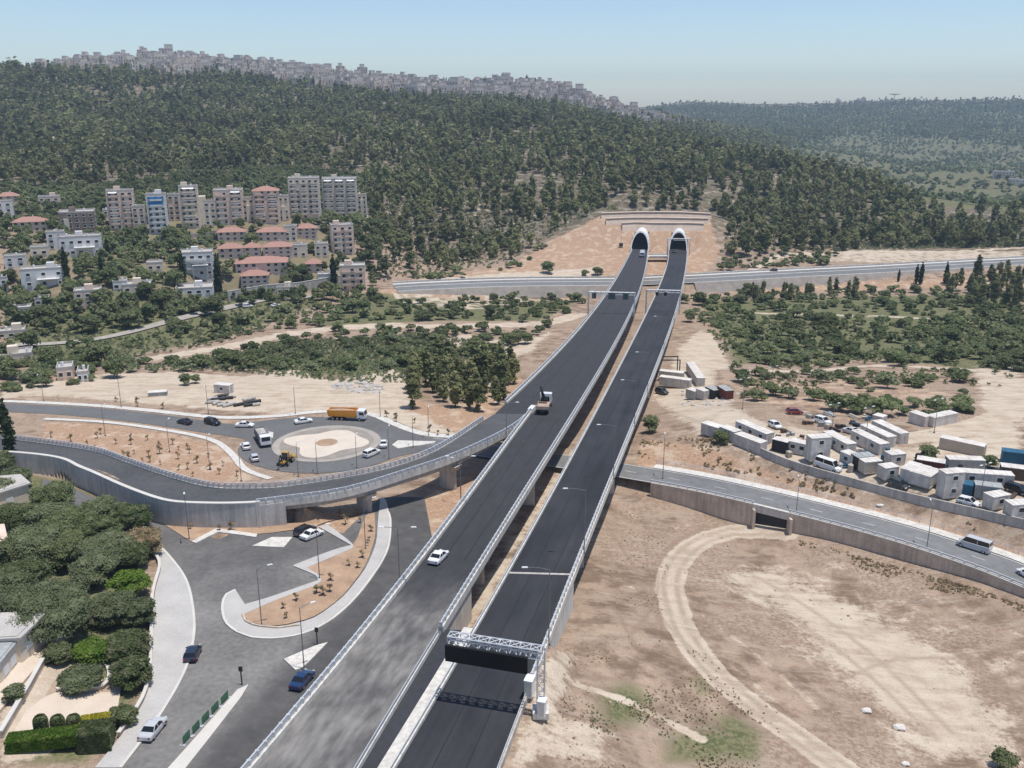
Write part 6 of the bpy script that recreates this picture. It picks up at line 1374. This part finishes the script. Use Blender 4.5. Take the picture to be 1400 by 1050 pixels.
def merged(name, X, Y, variants, sc, label, cat, m, kind='stuff'):
    """many trees in one mesh"""
    Z = terr(X, Y); n = len(X); which = RNG.integers(0, len(variants), n); Vs = []; Ms = []; Ts = []
    rot = RNG.uniform(0,6.28,n); s = sc[0]+(sc[1]-sc[0])*RNG.beta(1.6,2.4,n)
    for v, (A, mi) in enumerate(variants):
        idx = np.nonzero(which == v)[0]
        if not len(idx): continue
        c, si = np.cos(rot[idx]), np.sin(rot[idx]); B = np.empty((len(idx),)+A.shape); B[...,0] = A[None,...,0]*c[:,None,None]-A[None,...,1]*si[:,None,None]; B[...,1] = A[None,...,0]*si[:,None,None]+A[None,...,1]*c[:,None,None]; B[...,2] = A[None,...,2]*RNG.uniform(.95,1.45,len(idx))[:,None,None]
        B *= s[idx][:,None,None,None]; B += np.stack([X[idx],Y[idx],Z[idx]],1)[:,None,None,:]; Vs.append(B.reshape(-1,4,3)); Ms.append(np.tile(mi, len(idx))); Ts.append(np.repeat(RNG.random(len(idx)), A.shape[0]*4))
    V = np.concatenate(Vs); F = np.arange(len(V)*4).reshape(-1,4); o = newobj(name, mesh_from_arrays(name, V, F, m, np.concatenate(Ms), np.concatenate(Ts))); return tag(o, label, cat, None, kind)
def variant(shape, H, R, nq, q, seed, trunk=True, **k):
    V, C, CR, sq = crown_arrays(shape, H, R, nq, q, seed, **k); core = core_arrays(C, CR, sq, seed)
    A = [V, core]; n = len(V)+len(core); mi = np.zeros(n, int)
    if trunk:
        r = H*.025; t = np.array([[[-r,0,-1],[r,0,-1],[r*.6,0,H*.6],[-r*.6,0,H*.6]],[[0,-r,-1],[0,r,-1],[0,r*.6,H*.6],[0,-r*.6,H*.6]]]); A.append(t); mi = np.concatenate([mi, [1,1]])
    return np.concatenate(A), mi
CUT = wpoly([(560,388),(700,365),(755,325),(815,292),(975,288),(990,345),(968,378),(820,390)])
VILL = wpoly([(0,258),(100,262),(190,250),(245,240),(390,230),(500,238),(495,300),(505,345),(500,400),(470,410),(300,420),(150,440),(0,420)])
FOREST = [(-60,98),(60,99),(150,99),(250,103),(350,109),(450,124),(550,135),(700,143),(760,147),(830,158),(880,167),(945,182),(1020,202),(1100,226),(1190,256),(1280,284),(1400,305),(1460,320),(1460,338),(1200,340),(1000,352),(985,300),(985,290),(815,288),(755,322),(690,360),(600,372),(525,380),(505,345),(500,240),(390,228),(240,240),(100,262),(-60,262)]
def dens_forest(X, Y):
    n = noise2(X, Y, 45, 4)+.6*noise2(X, Y, 17, 8); f = np.clip(.76+.75*n, .04, 1.0); d = np.hypot(X, Y)
    near = np.clip((800-d)/190, 0, 1)*np.clip((150-X)/60, 0, 1); return f*(1-.30*near)
FX, FY = scatter(FOREST, 7.8, dens_forest, holes=(CUT, VILL))
o_ = np.argsort(np.hypot(FX, FY)); FX, FY = FX[o_], FY[o_]
NI = 190
pines = tree_protos('pine_tree', 'pine', [(10,4.0),(12.5,4.2),(8.5,4.3),(12,3.2),(7,4.0)], 'pine_needles', 'tree', 480, .75, clumps=9)
def where(px): return 'left' if px < 640 else 'middle' if px < 960 else 'right'
def fz(x, y):
    px = 700+FPX*x/(y*cp_+70*sp_); return ('at the forest edge above the village' if px < 500 else 'on the lower slope between village and tunnel cutting' if px < 820 else 'just above the tunnel cutting' if px < 985 else 'on the lower slope right of the tunnel cutting' if px < 1200 else 'at the foot of the hill towards the right edge')
for x, y in zip(FX[:NI], FY[:NI]): put_tree(random.choice(pines), (x, y, tz(x, y)), random.uniform(.6,1.35), 'grey-green pine '+fz(x, y), 'pines '+fz(x, y))
v_mid = [variant('pine', h, r, 190, 1.15, i, clumps=7) for i, (h, r) in enumerate([(10,4.2),(12.5,4.4),(8.5,4.6),(12,3.2),(7,4.4),(5,3.6)])]
v_far = [variant('pine', h, r, 56, 2.0, i+20, clumps=4, trunk=True) for i, (h, r) in enumerate([(10,4.6),(12,4.8),(8,5.0),(12,3.4),(6.5,4.6)])]
D = np.hypot(FX, FY); a = (np.arange(len(FX)) >= NI) & (D < 830); b = D >= 830
merged('hillside_forest', FX[a], FY[a], v_mid, (.6,1.55), 'lower half of the pine forest covering the hill behind the tunnels', 'forest', ['pine_needles','bark'])
merged('hillside_forest', FX[b], FY[b], v_far, (.7,1.6), 'upper half of the pine forest, up to the town on the ridge', 'forest', ['pine_needles','bark'])
# trees between the ridge houses
X, Y = scatter([(-60,88),(60,94),(150,80),(250,76),(350,82),(450,96),(550,110),(700,112),(830,142),(880,152),(880,165),(700,134),(550,126),(350,100),(150,94),(-60,100)], 13, None); merged('ridge_trees', X, Y, v_far, (.5,.95), 'dark trees between the houses along the ridge', 'trees', ['pine_needles','bark'])
for i, px in enumerate([235, 247, 262, 281, 312, 440, 586, 655, 664, 690, 700, 712, 720, 731]):
    p = at_az(px, float(np.interp(px, cx_, cd_))+15, 0); pr = random.choice(pines); o = put_tree(pr, (p.x, p.y, tz(p.x, p.y)+6), 1.0, 'dark treetop rising over the houses on the ridge skyline', 'treetops on the ridge skyline')
# far hills
FAR = [(985,212),(1090,225),(1190,250),(1290,280),(1460,292),(1460,141),(1390,139),(1300,141),(1230,140),(1170,144),(1110,145),(1040,148),(950,142),(880,151),(900,165),(960,185)]
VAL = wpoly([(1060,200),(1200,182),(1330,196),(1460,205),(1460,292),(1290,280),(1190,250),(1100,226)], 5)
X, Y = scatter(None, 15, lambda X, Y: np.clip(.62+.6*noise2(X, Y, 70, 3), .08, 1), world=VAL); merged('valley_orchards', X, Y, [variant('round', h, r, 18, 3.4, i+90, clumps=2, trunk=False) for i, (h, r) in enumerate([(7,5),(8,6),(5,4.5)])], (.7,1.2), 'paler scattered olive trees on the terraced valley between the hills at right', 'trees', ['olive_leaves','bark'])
X, Y = scatter(FAR, 13.5, lambda X, Y: np.clip(.85+.5*noise2(X, Y, 120, 9), .2, 1), holes=(VAL,)); v_ff = [variant('pine', h, r, 16, 4.2, i+40, clumps=2, trunk=False) for i, (h, r) in enumerate([(11,6.5),(13,7),(9.5,7.5)])]
merged('far_woodland', X, Y, v_ff, (.8,1.25), 'blue-green woodland on the far hills at right', 'forest', ['pine_needles','bark'])
for px in (905,930,1046,1210,1236,1280,1330,1385):
    p = at_az(px, 2980*1.29, 0); o = put_tree(random.choice(pines), (p.x, p.y, tz(p.x, p.y)), 1.7, 'tiny tree on the far right skyline', 'trees on the far skyline')
# ---- valley shrubs
shr = tree_protos('shrub', 'round', [(3.2,3.0),(4.2,3.6),(2.6,2.6),(5.0,3.8)], 'broad_leaves', 'shrub', 520, .55, clumps=9); shro = tree_protos('olive_tree', 'round', [(4.0,2.8),(4.8,3.2),(3.4,2.6)], 'olive_leaves', 'tree', 480, .5, limbs=3, clumps=8)
v_sh = [variant('round', h, r, 110, 1.0, i+60, clumps=6, trunk=False) for i, (h, r) in enumerate([(3.2,3.0),(4.2,3.6),(2.6,2.6),(2.0,2.2)])]
v_vil = [variant('round', h, r, 120, 1.1, i+80, clumps=7) for i, (h, r) in enumerate([(5.5,3.6),(7,4.0),(4.5,3.2)])]
SH = [([(945,402),(1100,398),(1400,398),(1440,520),(1400,515),(1330,500),(1200,493),(1110,505),(1020,500),(985,455),(950,440)], 6.4, .80, 'green shrubs filling the valley floor right of the viaducts'),
 ([(480,405),(560,415),(780,400),(810,395),(780,440),(700,470),(640,500),(590,500),(430,515),(330,508),(170,512),(165,500),(300,482),(420,462),(480,452),(700,448),(740,440),(500,440),(400,450),(200,480),(150,470),(300,440),(400,420)], 6.2, .72, 'green shrubs along the tracks left of the viaducts'),
 ([(0,400),(150,430),(300,412),(300,424),(160,456),(0,468)], 6.5, .8, 'bushes on the slope below the white villas'), ([(0,474),(150,470),(165,490),(150,520),(80,535),(0,535)], 6.0, .8, 'bushes around the sheds at the left edge'),
 ([(1100,540),(1180,525),(1260,550),(1320,545),(1330,575),(1240,590),(1160,575)], 6.0, .75, 'dark bushes behind the container yard'), ([(1010,515),(1180,508),(1330,515),(1330,545),(1180,540),(1020,562)], 8.0, .42, 'scattered bushes on the brown soil above the container yard'), ([(1330,430),(1440,425),(1440,500),(1340,505)], 5.5, .85, 'dense bushes at the right edge of the valley'),
 ([(530,395),(560,380),(600,374),(690,362),(760,330),(700,372),(600,384)], 6, .5, 'low bushes on the foot of the hill above the highway'), ([(985,352),(1060,348),(1150,345),(1130,362),(1050,366),(985,372)], 5, .75, 'dark bushes right of the tunnel cutting')]
ind = [];
for Pp, sp, dn, lab in SH:
    X, Y = scatter(Pp, sp, lambda X, Y, d=dn: np.clip(d+.5*noise2(X, Y, 14, 6), 0, 1)); X, Y = clear_roads(X, Y); ind += [(x, y, lab) for x, y in zip(X, Y)]
ind.sort(key=lambda t: math.hypot(t[0], t[1]))
for x, y, lab in ind[:270]: put_tree(random.choice(shr if random.random() < .62 else shro), (x, y, tz(x, y)-.2), random.uniform(.55,1.15), lab.replace('shrubs','shrub').replace('bushes','bush').replace('filling','in').replace('dense','dense leafy'), lab)
R_ = np.array([(t[0], t[1]) for t in ind[270:]]); merged('valley_scrub', R_[:,0], R_[:,1], v_sh, (.6,1.25), 'mass of green scrub over the valley floor farther off', 'scrub', ['broad_leaves','bark'])
X, Y = scatter([(0,258),(100,262),(190,250),(245,240),(390,230),(500,238),(515,300),(525,380),(500,405),(470,412),(300,420),(150,445),(0,425)], 5.2, lambda X, Y: np.clip(.85+.4*noise2(X, Y, 22, 3), .3, 1))
BL = [(o.location.x, o.location.y) for o in COL.objects if o.parent is None and o.get('category') in ('house','building') and o.location.y < 1150]
BLr = np.array(BL); k = np.ones(len(X), bool)
for bx, by in BL: k &= ~(((X-bx)**2+(Y-by-5)**2 < 10**2) | ((np.abs(X-bx*(Y/max(1,by))) < 6) & (Y > by-9) & (Y < by+2)))
merged('village_trees', X[k], Y[k], v_vil, (.6,1.1), 'garden trees and bushes between the village houses', 'trees', ['broad_leaves','bark'])
X, Y = scatter([(-40,345),(60,400),(200,425),(300,418),(300,432),(160,452),(-40,470)], 7, lambda X, Y: np.full(len(X), .8)); merged('village_trees', X, Y, v_vil, (.7,1.25), 'dark garden trees on the slope below the villas', 'trees', ['broad_leaves','bark'])
# named trees that stand out
big = tree_protos('broadleaf_tree', 'round', [(7.5,4.6),(6.5,4.2)], 'broad_leaves', 'tree', 1100, .55, limbs=4, clumps=14)
cyp = tree_protos('cypress_tree', 'cypress', [(14,1.7)], 'cypress_needles', 'tree', 500, .7)
for px, s, lab in [((300,402),1.35,'tallest dark cypress, right of the modern grey-white house'),((251,385),1.1,'dark cypress left of the modern grey-white house'),((92,385),1.05,'leaning dark cypress left of the large white villa'),((457,392),1.2,'dark cypress below the stepped pinkish block'),((15,622),.9,'dark conifer at the left edge above the ramp wall'),((1252,388),.75,'left of two cypresses beside the highway'),((1258,389),.85,'right of two cypresses beside the highway'),((1292,388),.8,'single cypress beside the highway at right'),((148,352),.7,'slim cypress right of the large white villa'),((140,378),.7,'pair of slim cypresses below the large white villa'),((1228,385),.5,'small cypress beside the highway left of the pair')]: put_tree(cyp[0], T1(*px), s, lab)
for px, s, lab in [((748,374),1.0,'single dark round tree on the tan slope left of the tunnels'),((816,376),.85,'round bush pair on the tan slope near the left viaduct'),((800,378),.65,'lower round bush beside the pair on the tan slope'),((486,428),1.0,'dark tree at the bend of the lane below the village'),((512,410),.85,'dark tree right of the bend below the village'),((700,472),.9,'flat-topped dark tree left of the viaduct'),((718,470),.8,'second flat-topped dark tree left of the viaduct'),((1290,495),1.05,'large dark tree above the yard track at right'),((1228,500),.8,'grey-green tree left of the large dark tree'),((887,592),.6,'single green bush beside the right viaduct'),((1300,445),.9,'dark tree in the valley at the right'),((1025,400),.8,'dark tree just below the highway at right'),((945,440),.8,'dark tree touching the right viaduct'),((935,415),.7,'dark tree by the viaduct below the highway'),((242,345),1.3,'dark pine between the block with blue sheeting and the cypresses'),((345,330),.8,'dark tree between the red-roofed houses'),((400,388),.9,'dark round tree right of the lowest red-roofed house'),((420,385),.8,'second dark tree right of the lowest red-roofed house'),((110,372),.9,'flat-topped pine in front of the large white villa'),((178,500),.6,'round bush at the start of the pale track'),((252,527),.5,'small dark tree left of the works yard'),((267,524),.5,'greyish small tree left of the works yard'),((1350,778),.1,None),((1372,1052),.45,'green bush cut by the bottom edge at the right'),((985,606),.5,'dark bush before the trailers at the left end of the yard'),((1270,630),.55,'green tree among the cabins in the middle of the yard'),((1350,640),.5,'green tree between the cabins at the right of the yard'),((1390,800),.1,None)]:
    if lab: put_tree(random.choice(big), T1(*px), s, lab)
X, Y = scatter([(945,402),(1400,398),(1440,520),(1330,500),(1110,505),(985,455)], 19, lambda X, Y: np.full(len(X), .55)); X, Y = clear_roads(X, Y, 5)
for x, y in zip(X, Y): put_tree(random.choice(big), (x, y, tz(x, y)-.3), random.uniform(.55,.95), 'larger dark tree standing among the shrubs of the right valley floor', 'larger trees of the right valley floor')
X, Y = scatter([(480,405),(560,412),(780,400),(810,395),(780,440),(640,450),(420,455),(300,470),(420,440)], 20, lambda X, Y: np.full(len(X), .55)); X, Y = clear_roads(X, Y, 5)
for x, y in zip(X, Y): put_tree(random.choice(big), (x, y, tz(x, y)-.3), random.uniform(.5,.9), 'larger dark tree among the bushes left of the viaducts', 'larger trees left of the viaducts')
for px, s in [((192,322),1.3),((236,330),1.5),((288,305),1.2),((343,337),1.2),((404,322),1.3),((394,345),1.1),((150,392),1.4),((100,405),1.3),((140,418),1.5),((222,425),1.5),((204,410),1.4),((288,432),1.5),((262,360),1.1),((60,445),1.4),((30,425),1.4),((172,372),1.1),((414,382),1.5),((392,392),1.3),((440,372),1.1),((130,300),1.3),((112,285),1.3),((66,330),1.2),((20,345),1.3),((500,360),1.3),((508,340),1.5),((512,318),1.6),((160,330),1.0),((240,392),1.3),((330,312),1.0),((428,345),1.1),((14,385),1.2),((180,448),1.4),((120,455),1.4),((40,478),1.5),((70,500),1.4),((140,500),1.4),((160,515),1.2),((10,515),1.4),((240,452),1.2),((300,448),1.1)]: put_tree(random.choice(big), T1(*px), s*.82, 'full dark garden tree among the village houses and gardens', 'tall garden trees of the village')
# the grove of young pines left of the viaduct, and pines at right beyond the highway
gp = tree_protos('pine_tree', 'pine', [(11,2.9),(12.5,3.1),(9.5,2.7)], 'pine_needles', 'tree', 1100, .5, clumps=12, zb=.12)
X, Y = scatter([(552,535),(600,518),(700,500),(706,525),(680,560),(640,572),(590,566)], 5.2, lambda X, Y: np.full(len(X), .86)); X, Y = clear_roads(X, Y, 4)
for x, y in zip(X, Y): put_tree(random.choice(gp), (x, y, tz(x, y)-.2), random.uniform(.6,1.2), 'young pine in the dense grove beside the left viaduct', 'pines in the grove beside the left viaduct')
put_tree(gp[1], T1(564,558), 1.0, 'single pine at the left end of the grove'); 
X, Y = scatter([(1290,385),(1400,372),(1450,372),(1450,430),(1340,425),(1290,405)], 7.5, lambda X, Y: np.full(len(X), .8)); X, Y = clear_roads(X, Y, 4)
for x, y in zip(X, Y): put_tree(random.choice(gp), (x, y, tz(x, y)-.2), random.uniform(.7,1.1), 'pine in the stand below the highway at the right edge', 'pines below the highway at the right edge')
X, Y = scatter([(1010,400),(1090,395),(1180,398),(1180,410),(1010,412)], 8); X, Y = clear_roads(X, Y, 4)
for x, y in zip(X, Y): put_tree(random.choice(gp), (x, y, tz(x, y)-.2), random.uniform(.5,.8), 'small pine just below the highway right of the viaducts', 'small pines below the highway')
# ---- near trees, lower left, leafy
def near_tree(name, px, H, R, m, lab, nq=7000, q=.21, cl=48, cat='tree', sink=0, zz=None):
    P = T1(*px); o = thing(name, lab, cat, P-Vector((0,0,sink))); newobj('crown', crown_mesh('crown', 'round', H, R, int(nq*2.2), q, int(px[0]*7+px[1]), m, clumps=cl, fill=.5), o); trunk_arrays(H, .22, .55, int(px[0]), 5, R).build('trunk', ['bark'], o); return o
NT = [((60,868),7.5,8.5,'olive_leaves','huge spreading grey-green tree at the left, above the flat roof',15000),((-10,845),7,6.5,'olive_leaves','grey-green tree cut by the left edge behind the flat roof',8000),
 ((40,770),7,6,'olive_leaves','large grey-green tree below the middle house roof',9000),((100,745),7,5.5,'broad_leaves','dark green tree left of the parking access road',8000),((150,775),6.5,5.5,'olive_leaves','broad olive-green tree in the middle of the left grove',8000),
 ((196,760),5.5,4.2,'dry_leaves','brownish thin tree at the right edge of the left grove',3500),((185,725),6,4,'broad_leaves','green tree touching the foot of the ramp wall',6000),((75,700),6.5,5,'broad_leaves','dark tree right of the upper flat roof',7000),
 ((20,725),6,4.5,'broad_leaves','dark tree between the two upper house roofs',6000),((82,722),5.5,4.2,'olive_leaves','grey-green tree beside the narrow street under the ramp wall',6000),((24,668),5,3.6,'olive_leaves','grey-green tree left of the start of the ramp wall',5000),((95,775),6.5,4.8,'broad_leaves','dark green tree in the middle of the left grove',7000),((40,815),6.5,5,'broad_leaves','deep green tree above the huge spreading tree',7000),((185,775),5,3.4,'broad_leaves','small green tree behind the brown strip',5000),((140,745),6,4.4,'broad_leaves','leafy green tree between the olive-toned trees',6000),((-5,690),6,4.6,'olive_leaves','grey tree cut by the left edge beside the reddish-grey roof',6000),((5,645),5,4,'olive_leaves','grey-green tree at the left edge beside the conifer',5000),
 ((180,815),4.6,3.6,'bright_leaves','bright green bushy tree beside the brown strip',6500),((160,850),5,4.6,'olive_leaves','bluish-grey bushy tree by the wide pavement',7500),((190,855),4.6,3.6,'olive_leaves','grey tree touching the wide pavement',5500),
 ((125,905),3.6,3.0,'bright_leaves','bright green round shrub in the garden',5500),((178,900),4.4,3.4,'broad_leaves','dark green shrub along the wide pavement, upper',6000),((180,940),4.6,3.2,'broad_leaves','dark green shrub along the wide pavement, lower',6000),((165,905),4,2.8,'broad_leaves','dark green shrub behind the bright green one',5000),
 ((112,940),3.0,3.4,'olive_leaves','grey-green shrub in the bed inside the wavy stone wall',5500),((172,990),2.8,2.0,'broad_leaves','green shrub beside the patio near the hedge',3500),((80,905),2.8,2.2,'broad_leaves','green shrub left of the garden bed',3000),((130,800),6,4.5,'olive_leaves','dull olive tree above the bright green bushy tree',6500),
 ((140,720),6,4.5,'olive_leaves','olive-grey tree between the grove and the ramp wall',6500),((-30,790),7,6,'broad_leaves','dark tree filling the left edge below the middle house',7000),((60,725),6,4.6,'olive_leaves','olive-toned tree in the upper grove',6000),((20,960),2.5,1.6,'olive_leaves','small shrub by the long garden wall',2000)]
for px, H, R, m, lab, nq in NT: near_tree('broadleaf_tree' if H > 4 else 'shrub', px, H, R, m, lab, nq, cat='tree' if H > 4 else 'shrub')
for i, px in enumerate([(58,1003),(81,1003),(103,1002)]):
    P = T1(*px); o = thing('topiary_bush', ['left','middle','right'][i]+' one of three clipped dark green topiary cylinders behind the hedge', 'topiary', P, 0, 'clipped topiary bushes'); g = np.random.default_rng(i); n = 2200; t = g.uniform(0,6.28,n); z = g.uniform(0,2.3,n); r = .75*np.sqrt(np.clip(1-((z-1.1)/1.35)**4,0,1))*g.uniform(.9,1.05,n)
    C = np.stack([np.cos(t)*r,np.sin(t)*r,z+.1],1); u = g.normal(0,1,(n,3)); u /= np.linalg.norm(u,axis=1)[:,None]; v = np.cross(u,g.normal(0,1,(n,3))); v /= np.linalg.norm(v,axis=1)[:,None]; V = np.stack([C-u*.09-v*.09,C+u*.09-v*.09,C+u*.09+v*.09,C-u*.09+v*.09],1); newobj('foliage', mesh_from_arrays('foliage', V, np.arange(n*4).reshape(-1,4), ['broad_leaves']), o); mb = MB(); mb.bar((0,0,-.2),(0,0,2.2),.55,n=10); mb.build('stem', ['broad_leaves'], o)
def hedge(label, a, b, w, h, m, n=6000):
    A, B = T([a, b]); L = (B-A).length; o = thing('hedge', label, 'hedge', A, heading(A, B)); g = np.random.default_rng(n); C = np.stack([g.uniform(0,L,n), g.uniform(-w/2,w/2,n), g.uniform(0,h,n)],1); f = g.integers(0,4,n); C[f==0,2] = h; C[f==1,2] = h*g.uniform(.96,1.04,(f==1).sum()); C[f==2,1] = -w/2; C[f==3,1] = w/2; u = g.normal(0,1,(n,3)); u /= np.linalg.norm(u,axis=1)[:,None]; v = np.cross(u,g.normal(0,1,(n,3))); v /= np.linalg.norm(v,axis=1)[:,None]; s = .11; V = np.stack([C-u*s-v*s,C+u*s-v*s,C+u*s+v*s,C-u*s+v*s],1); newobj('foliage', mesh_from_arrays('foliage', V, np.arange(n*4).reshape(-1,4), [m]), o); mb = MB(); mb.box((L/2,0,h*.46),(L*.97,w*.88,h*.9)); mb.build('branches', [m], o)
hedge('long clipped bright green hedge in front of the three topiaries', (12,1024), (108,1022), 1.8, 1.5, 'bright_leaves', 9000); hedge('taller square clipped dark hedge with yellow flowers at its top, by the pavement', (112,1022), (156,1020), 2.6, 2.6, 'broad_leaves', 9000); hedge('yellow-flowering low hedge behind the tall square hedge', (112,1000), (152,998), 1.6, 1.6, 'yellow_flowers', 5000)
# saplings on the planted banks
sapl = tree_protos('sapling', 'round', [(2.4,.7),(1.9,.55)], 'dry_leaves', 'sapling', 60, .3, clumps=4)
SAP = []
for Pp, sp, lab in [([(60,596),(150,592),(240,605),(310,625),(335,650),(300,662),(220,640),(120,610)], 5.0, 'sapling on the tan planted bank between ramp and road'),([(340,846),(438,805),(484,758),(510,712),(510,745),(470,812),(400,855)], 3.6, 'sapling in the reddish planted island by the parking area'),([(130,545),(300,560),(300,565),(130,552)], 6, 'sapling in the verge behind the far road'),([(480,560),(560,575),(640,598),(640,604),(560,588)], 5, 'sapling in the verge right of the roundabout'),([(240,724),(340,728),(340,720),(225,714)], 5, 'sapling in the bed under the ramp wall'),([(430,716),(500,700),(500,720),(470,730)], 4, 'sapling in the bed by the parked cars')]:
    X, Y = scatter(Pp, sp); 
    for x, y in zip(X, Y): put_tree(random.choice(sapl), (x, y, tz(x, y)+.1), random.uniform(.6,1.1), lab, lab+'s' if False else lab.replace('sapling','saplings',1))
# tufts and low scrub in the dirt fields
def tufts(name, Pix, n, s0, s1, m, label, dens=None):
    W = wpoly(Pix, 4); X, Y = scatter(None, math.sqrt(abs(sum(W[i-1].x*W[i].y-W[i].x*W[i-1].y for i in range(len(W)))/2)/n), dens, world=W); vs = [variant('round', 1.0, 1.1, 30, .4, 200+i, clumps=3, trunk=False) for i in range(3)]; X, Y = clear_roads(X, Y, 1); return merged(name, X, Y, vs, (s0, s1), label, 'scrub', [m, 'bark'])
cl_ = lambda X, Y: np.clip(.15+.9*noise2(X, Y, 5, 12), 0, 1)
tufts('dry_scrub', [(770,900),(960,890),(1060,990),(1100,1060),(760,1060)], 2000, .08, .24, 'dry_leaves', 'dry tufts and thistles over the rough ground right of the gantry', cl_)
tufts('green_weeds', [(800,940),(860,930),(900,960),(880,1000),(850,1030),(810,1000)], 800, .08, .24, 'broad_leaves', 'patches of low green weeds right of the gantry', cl_)
tufts('green_weeds', [(900,985),(1010,960),(1060,1010),(1050,1060),(900,1060)], 800, .08, .24, 'broad_leaves', 'patches of low green weeds at the bottom of the dirt field', cl_)
tufts('dry_scrub', [(1085,735),(1250,772),(1420,820),(1420,842),(1240,797),(1100,752)], 1500, .12, .42, 'dry_leaves', 'brown dry scrub at the foot of the valley road wall', lambda X, Y: np.clip(.35+.8*noise2(X, Y, 4, 12), 0, 1))
tufts('dry_scrub', [(870,600),(980,600),(1200,680),(1400,735),(1400,760),(1200,705),(1000,650),(865,630)], 900, .3, .8, 'dry_leaves', 'dry tufts on the bank below the container yard', cl_)
tufts('dry_scrub', [(850,700),(1000,740),(930,760),(900,800),(920,880),(800,900)], 600, .08, .22, 'dry_leaves', 'scattered dry tufts on the dirt below the viaduct', cl_)
tufts('dry_scrub', [(0,400),(400,400),(460,420),(300,470),(160,495),(0,505)], 900, .6, 1.5, 'olive_leaves', 'grey low scrub on the slope above the valley track')
tufts('dry_scrub', [(170,505),(420,465),(600,455),(700,480),(640,520),(500,525),(330,510)], 1600, .5, 1.3, 'olive_leaves', 'grey-green low scrub between the track and the works ground')
tufts('dry_scrub', [(960,440),(1440,440),(1440,530),(1180,525),(1020,545),(985,480)], 2200, .5, 1.5, 'broad_leaves', 'low green undergrowth on the right valley floor', lambda X, Y: np.clip(.45+.6*noise2(X, Y, 12, 2), 0, 1))
tufts('dry_scrub', [(520,385),(600,372),(690,360),(750,325),(810,292),(700,270),(510,250)], 1500, .7, 1.8, 'olive_leaves', 'grey low scrub between the pines left of the tunnels')
tufts('dry_scrub', [(985,345),(1400,338),(1400,315),(1000,310)], 1500, .8, 1.8, 'olive_leaves', 'grey low scrub at the foot of the hill right of the tunnels')
def stones():
    W = wpoly([(760,880),(860,700),(1000,735),(1250,780),(1420,850),(1420,1060),(740,1060)], 4); X, Y = scatter(None, 2.6, lambda X, Y: np.clip(.15+.6*noise2(X, Y, 7, 5), .01, 1), world=W); vs = []
    for k in range(3):
        g_ = np.random.default_rng(k); c = np.array([[-1,-1,0],[1,-1,0],[1,1,0],[-1,1,0],[-.7,-.6,.9],[.6,-.7,.8],[.7,.6,1],[-.6,.7,.7]])*g_.uniform(.7,1.2,(8,3)); vs.append((np.array([[c[a] for a in f] for f in ((4,5,6,7),(0,1,5,4),(1,2,6,5),(2,3,7,6),(3,0,4,7))]), np.zeros(5,int)))
    merged('loose_stones', X, Y, vs, (.05,.26), 'small tan stones strewn over the dirt field', 'stones', ['dirt','concrete'])
stones()
# ---------------------------------------------------------------- haze
hz = bpy.data.meshes.new('haze'); bm = bmesh.new(); bmesh.ops.create_cube(bm, size=1)
for v in bm.verts: v.co = Vector((v.co.x*11000, 2400+v.co.y*5200, v.co.z)); v.co.z = 205 if v.co.z > 0 else -80
bm.to_mesh(hz); bm.free(); ho = newobj('haze', hz); tag(ho, 'thin pale blue haze filling the valley air', 'haze', None, 'stuff')
hm = bpy.data.materials.new('haze_air'); hm.use_nodes = True; hn = hm.node_tree; hn.nodes.clear(); ov = hn.nodes.new('ShaderNodeOutputMaterial'); pv = hn.nodes.new('ShaderNodeVolumePrincipled'); pv.inputs['Color'].default_value = (.62,.80,1,1); pv.inputs['Density'].default_value = .000135; pv.inputs['Anisotropy'].default_value = .2; hn.links.new(pv.outputs[0], ov.inputs['Volume']); hz.materials.append(hm)
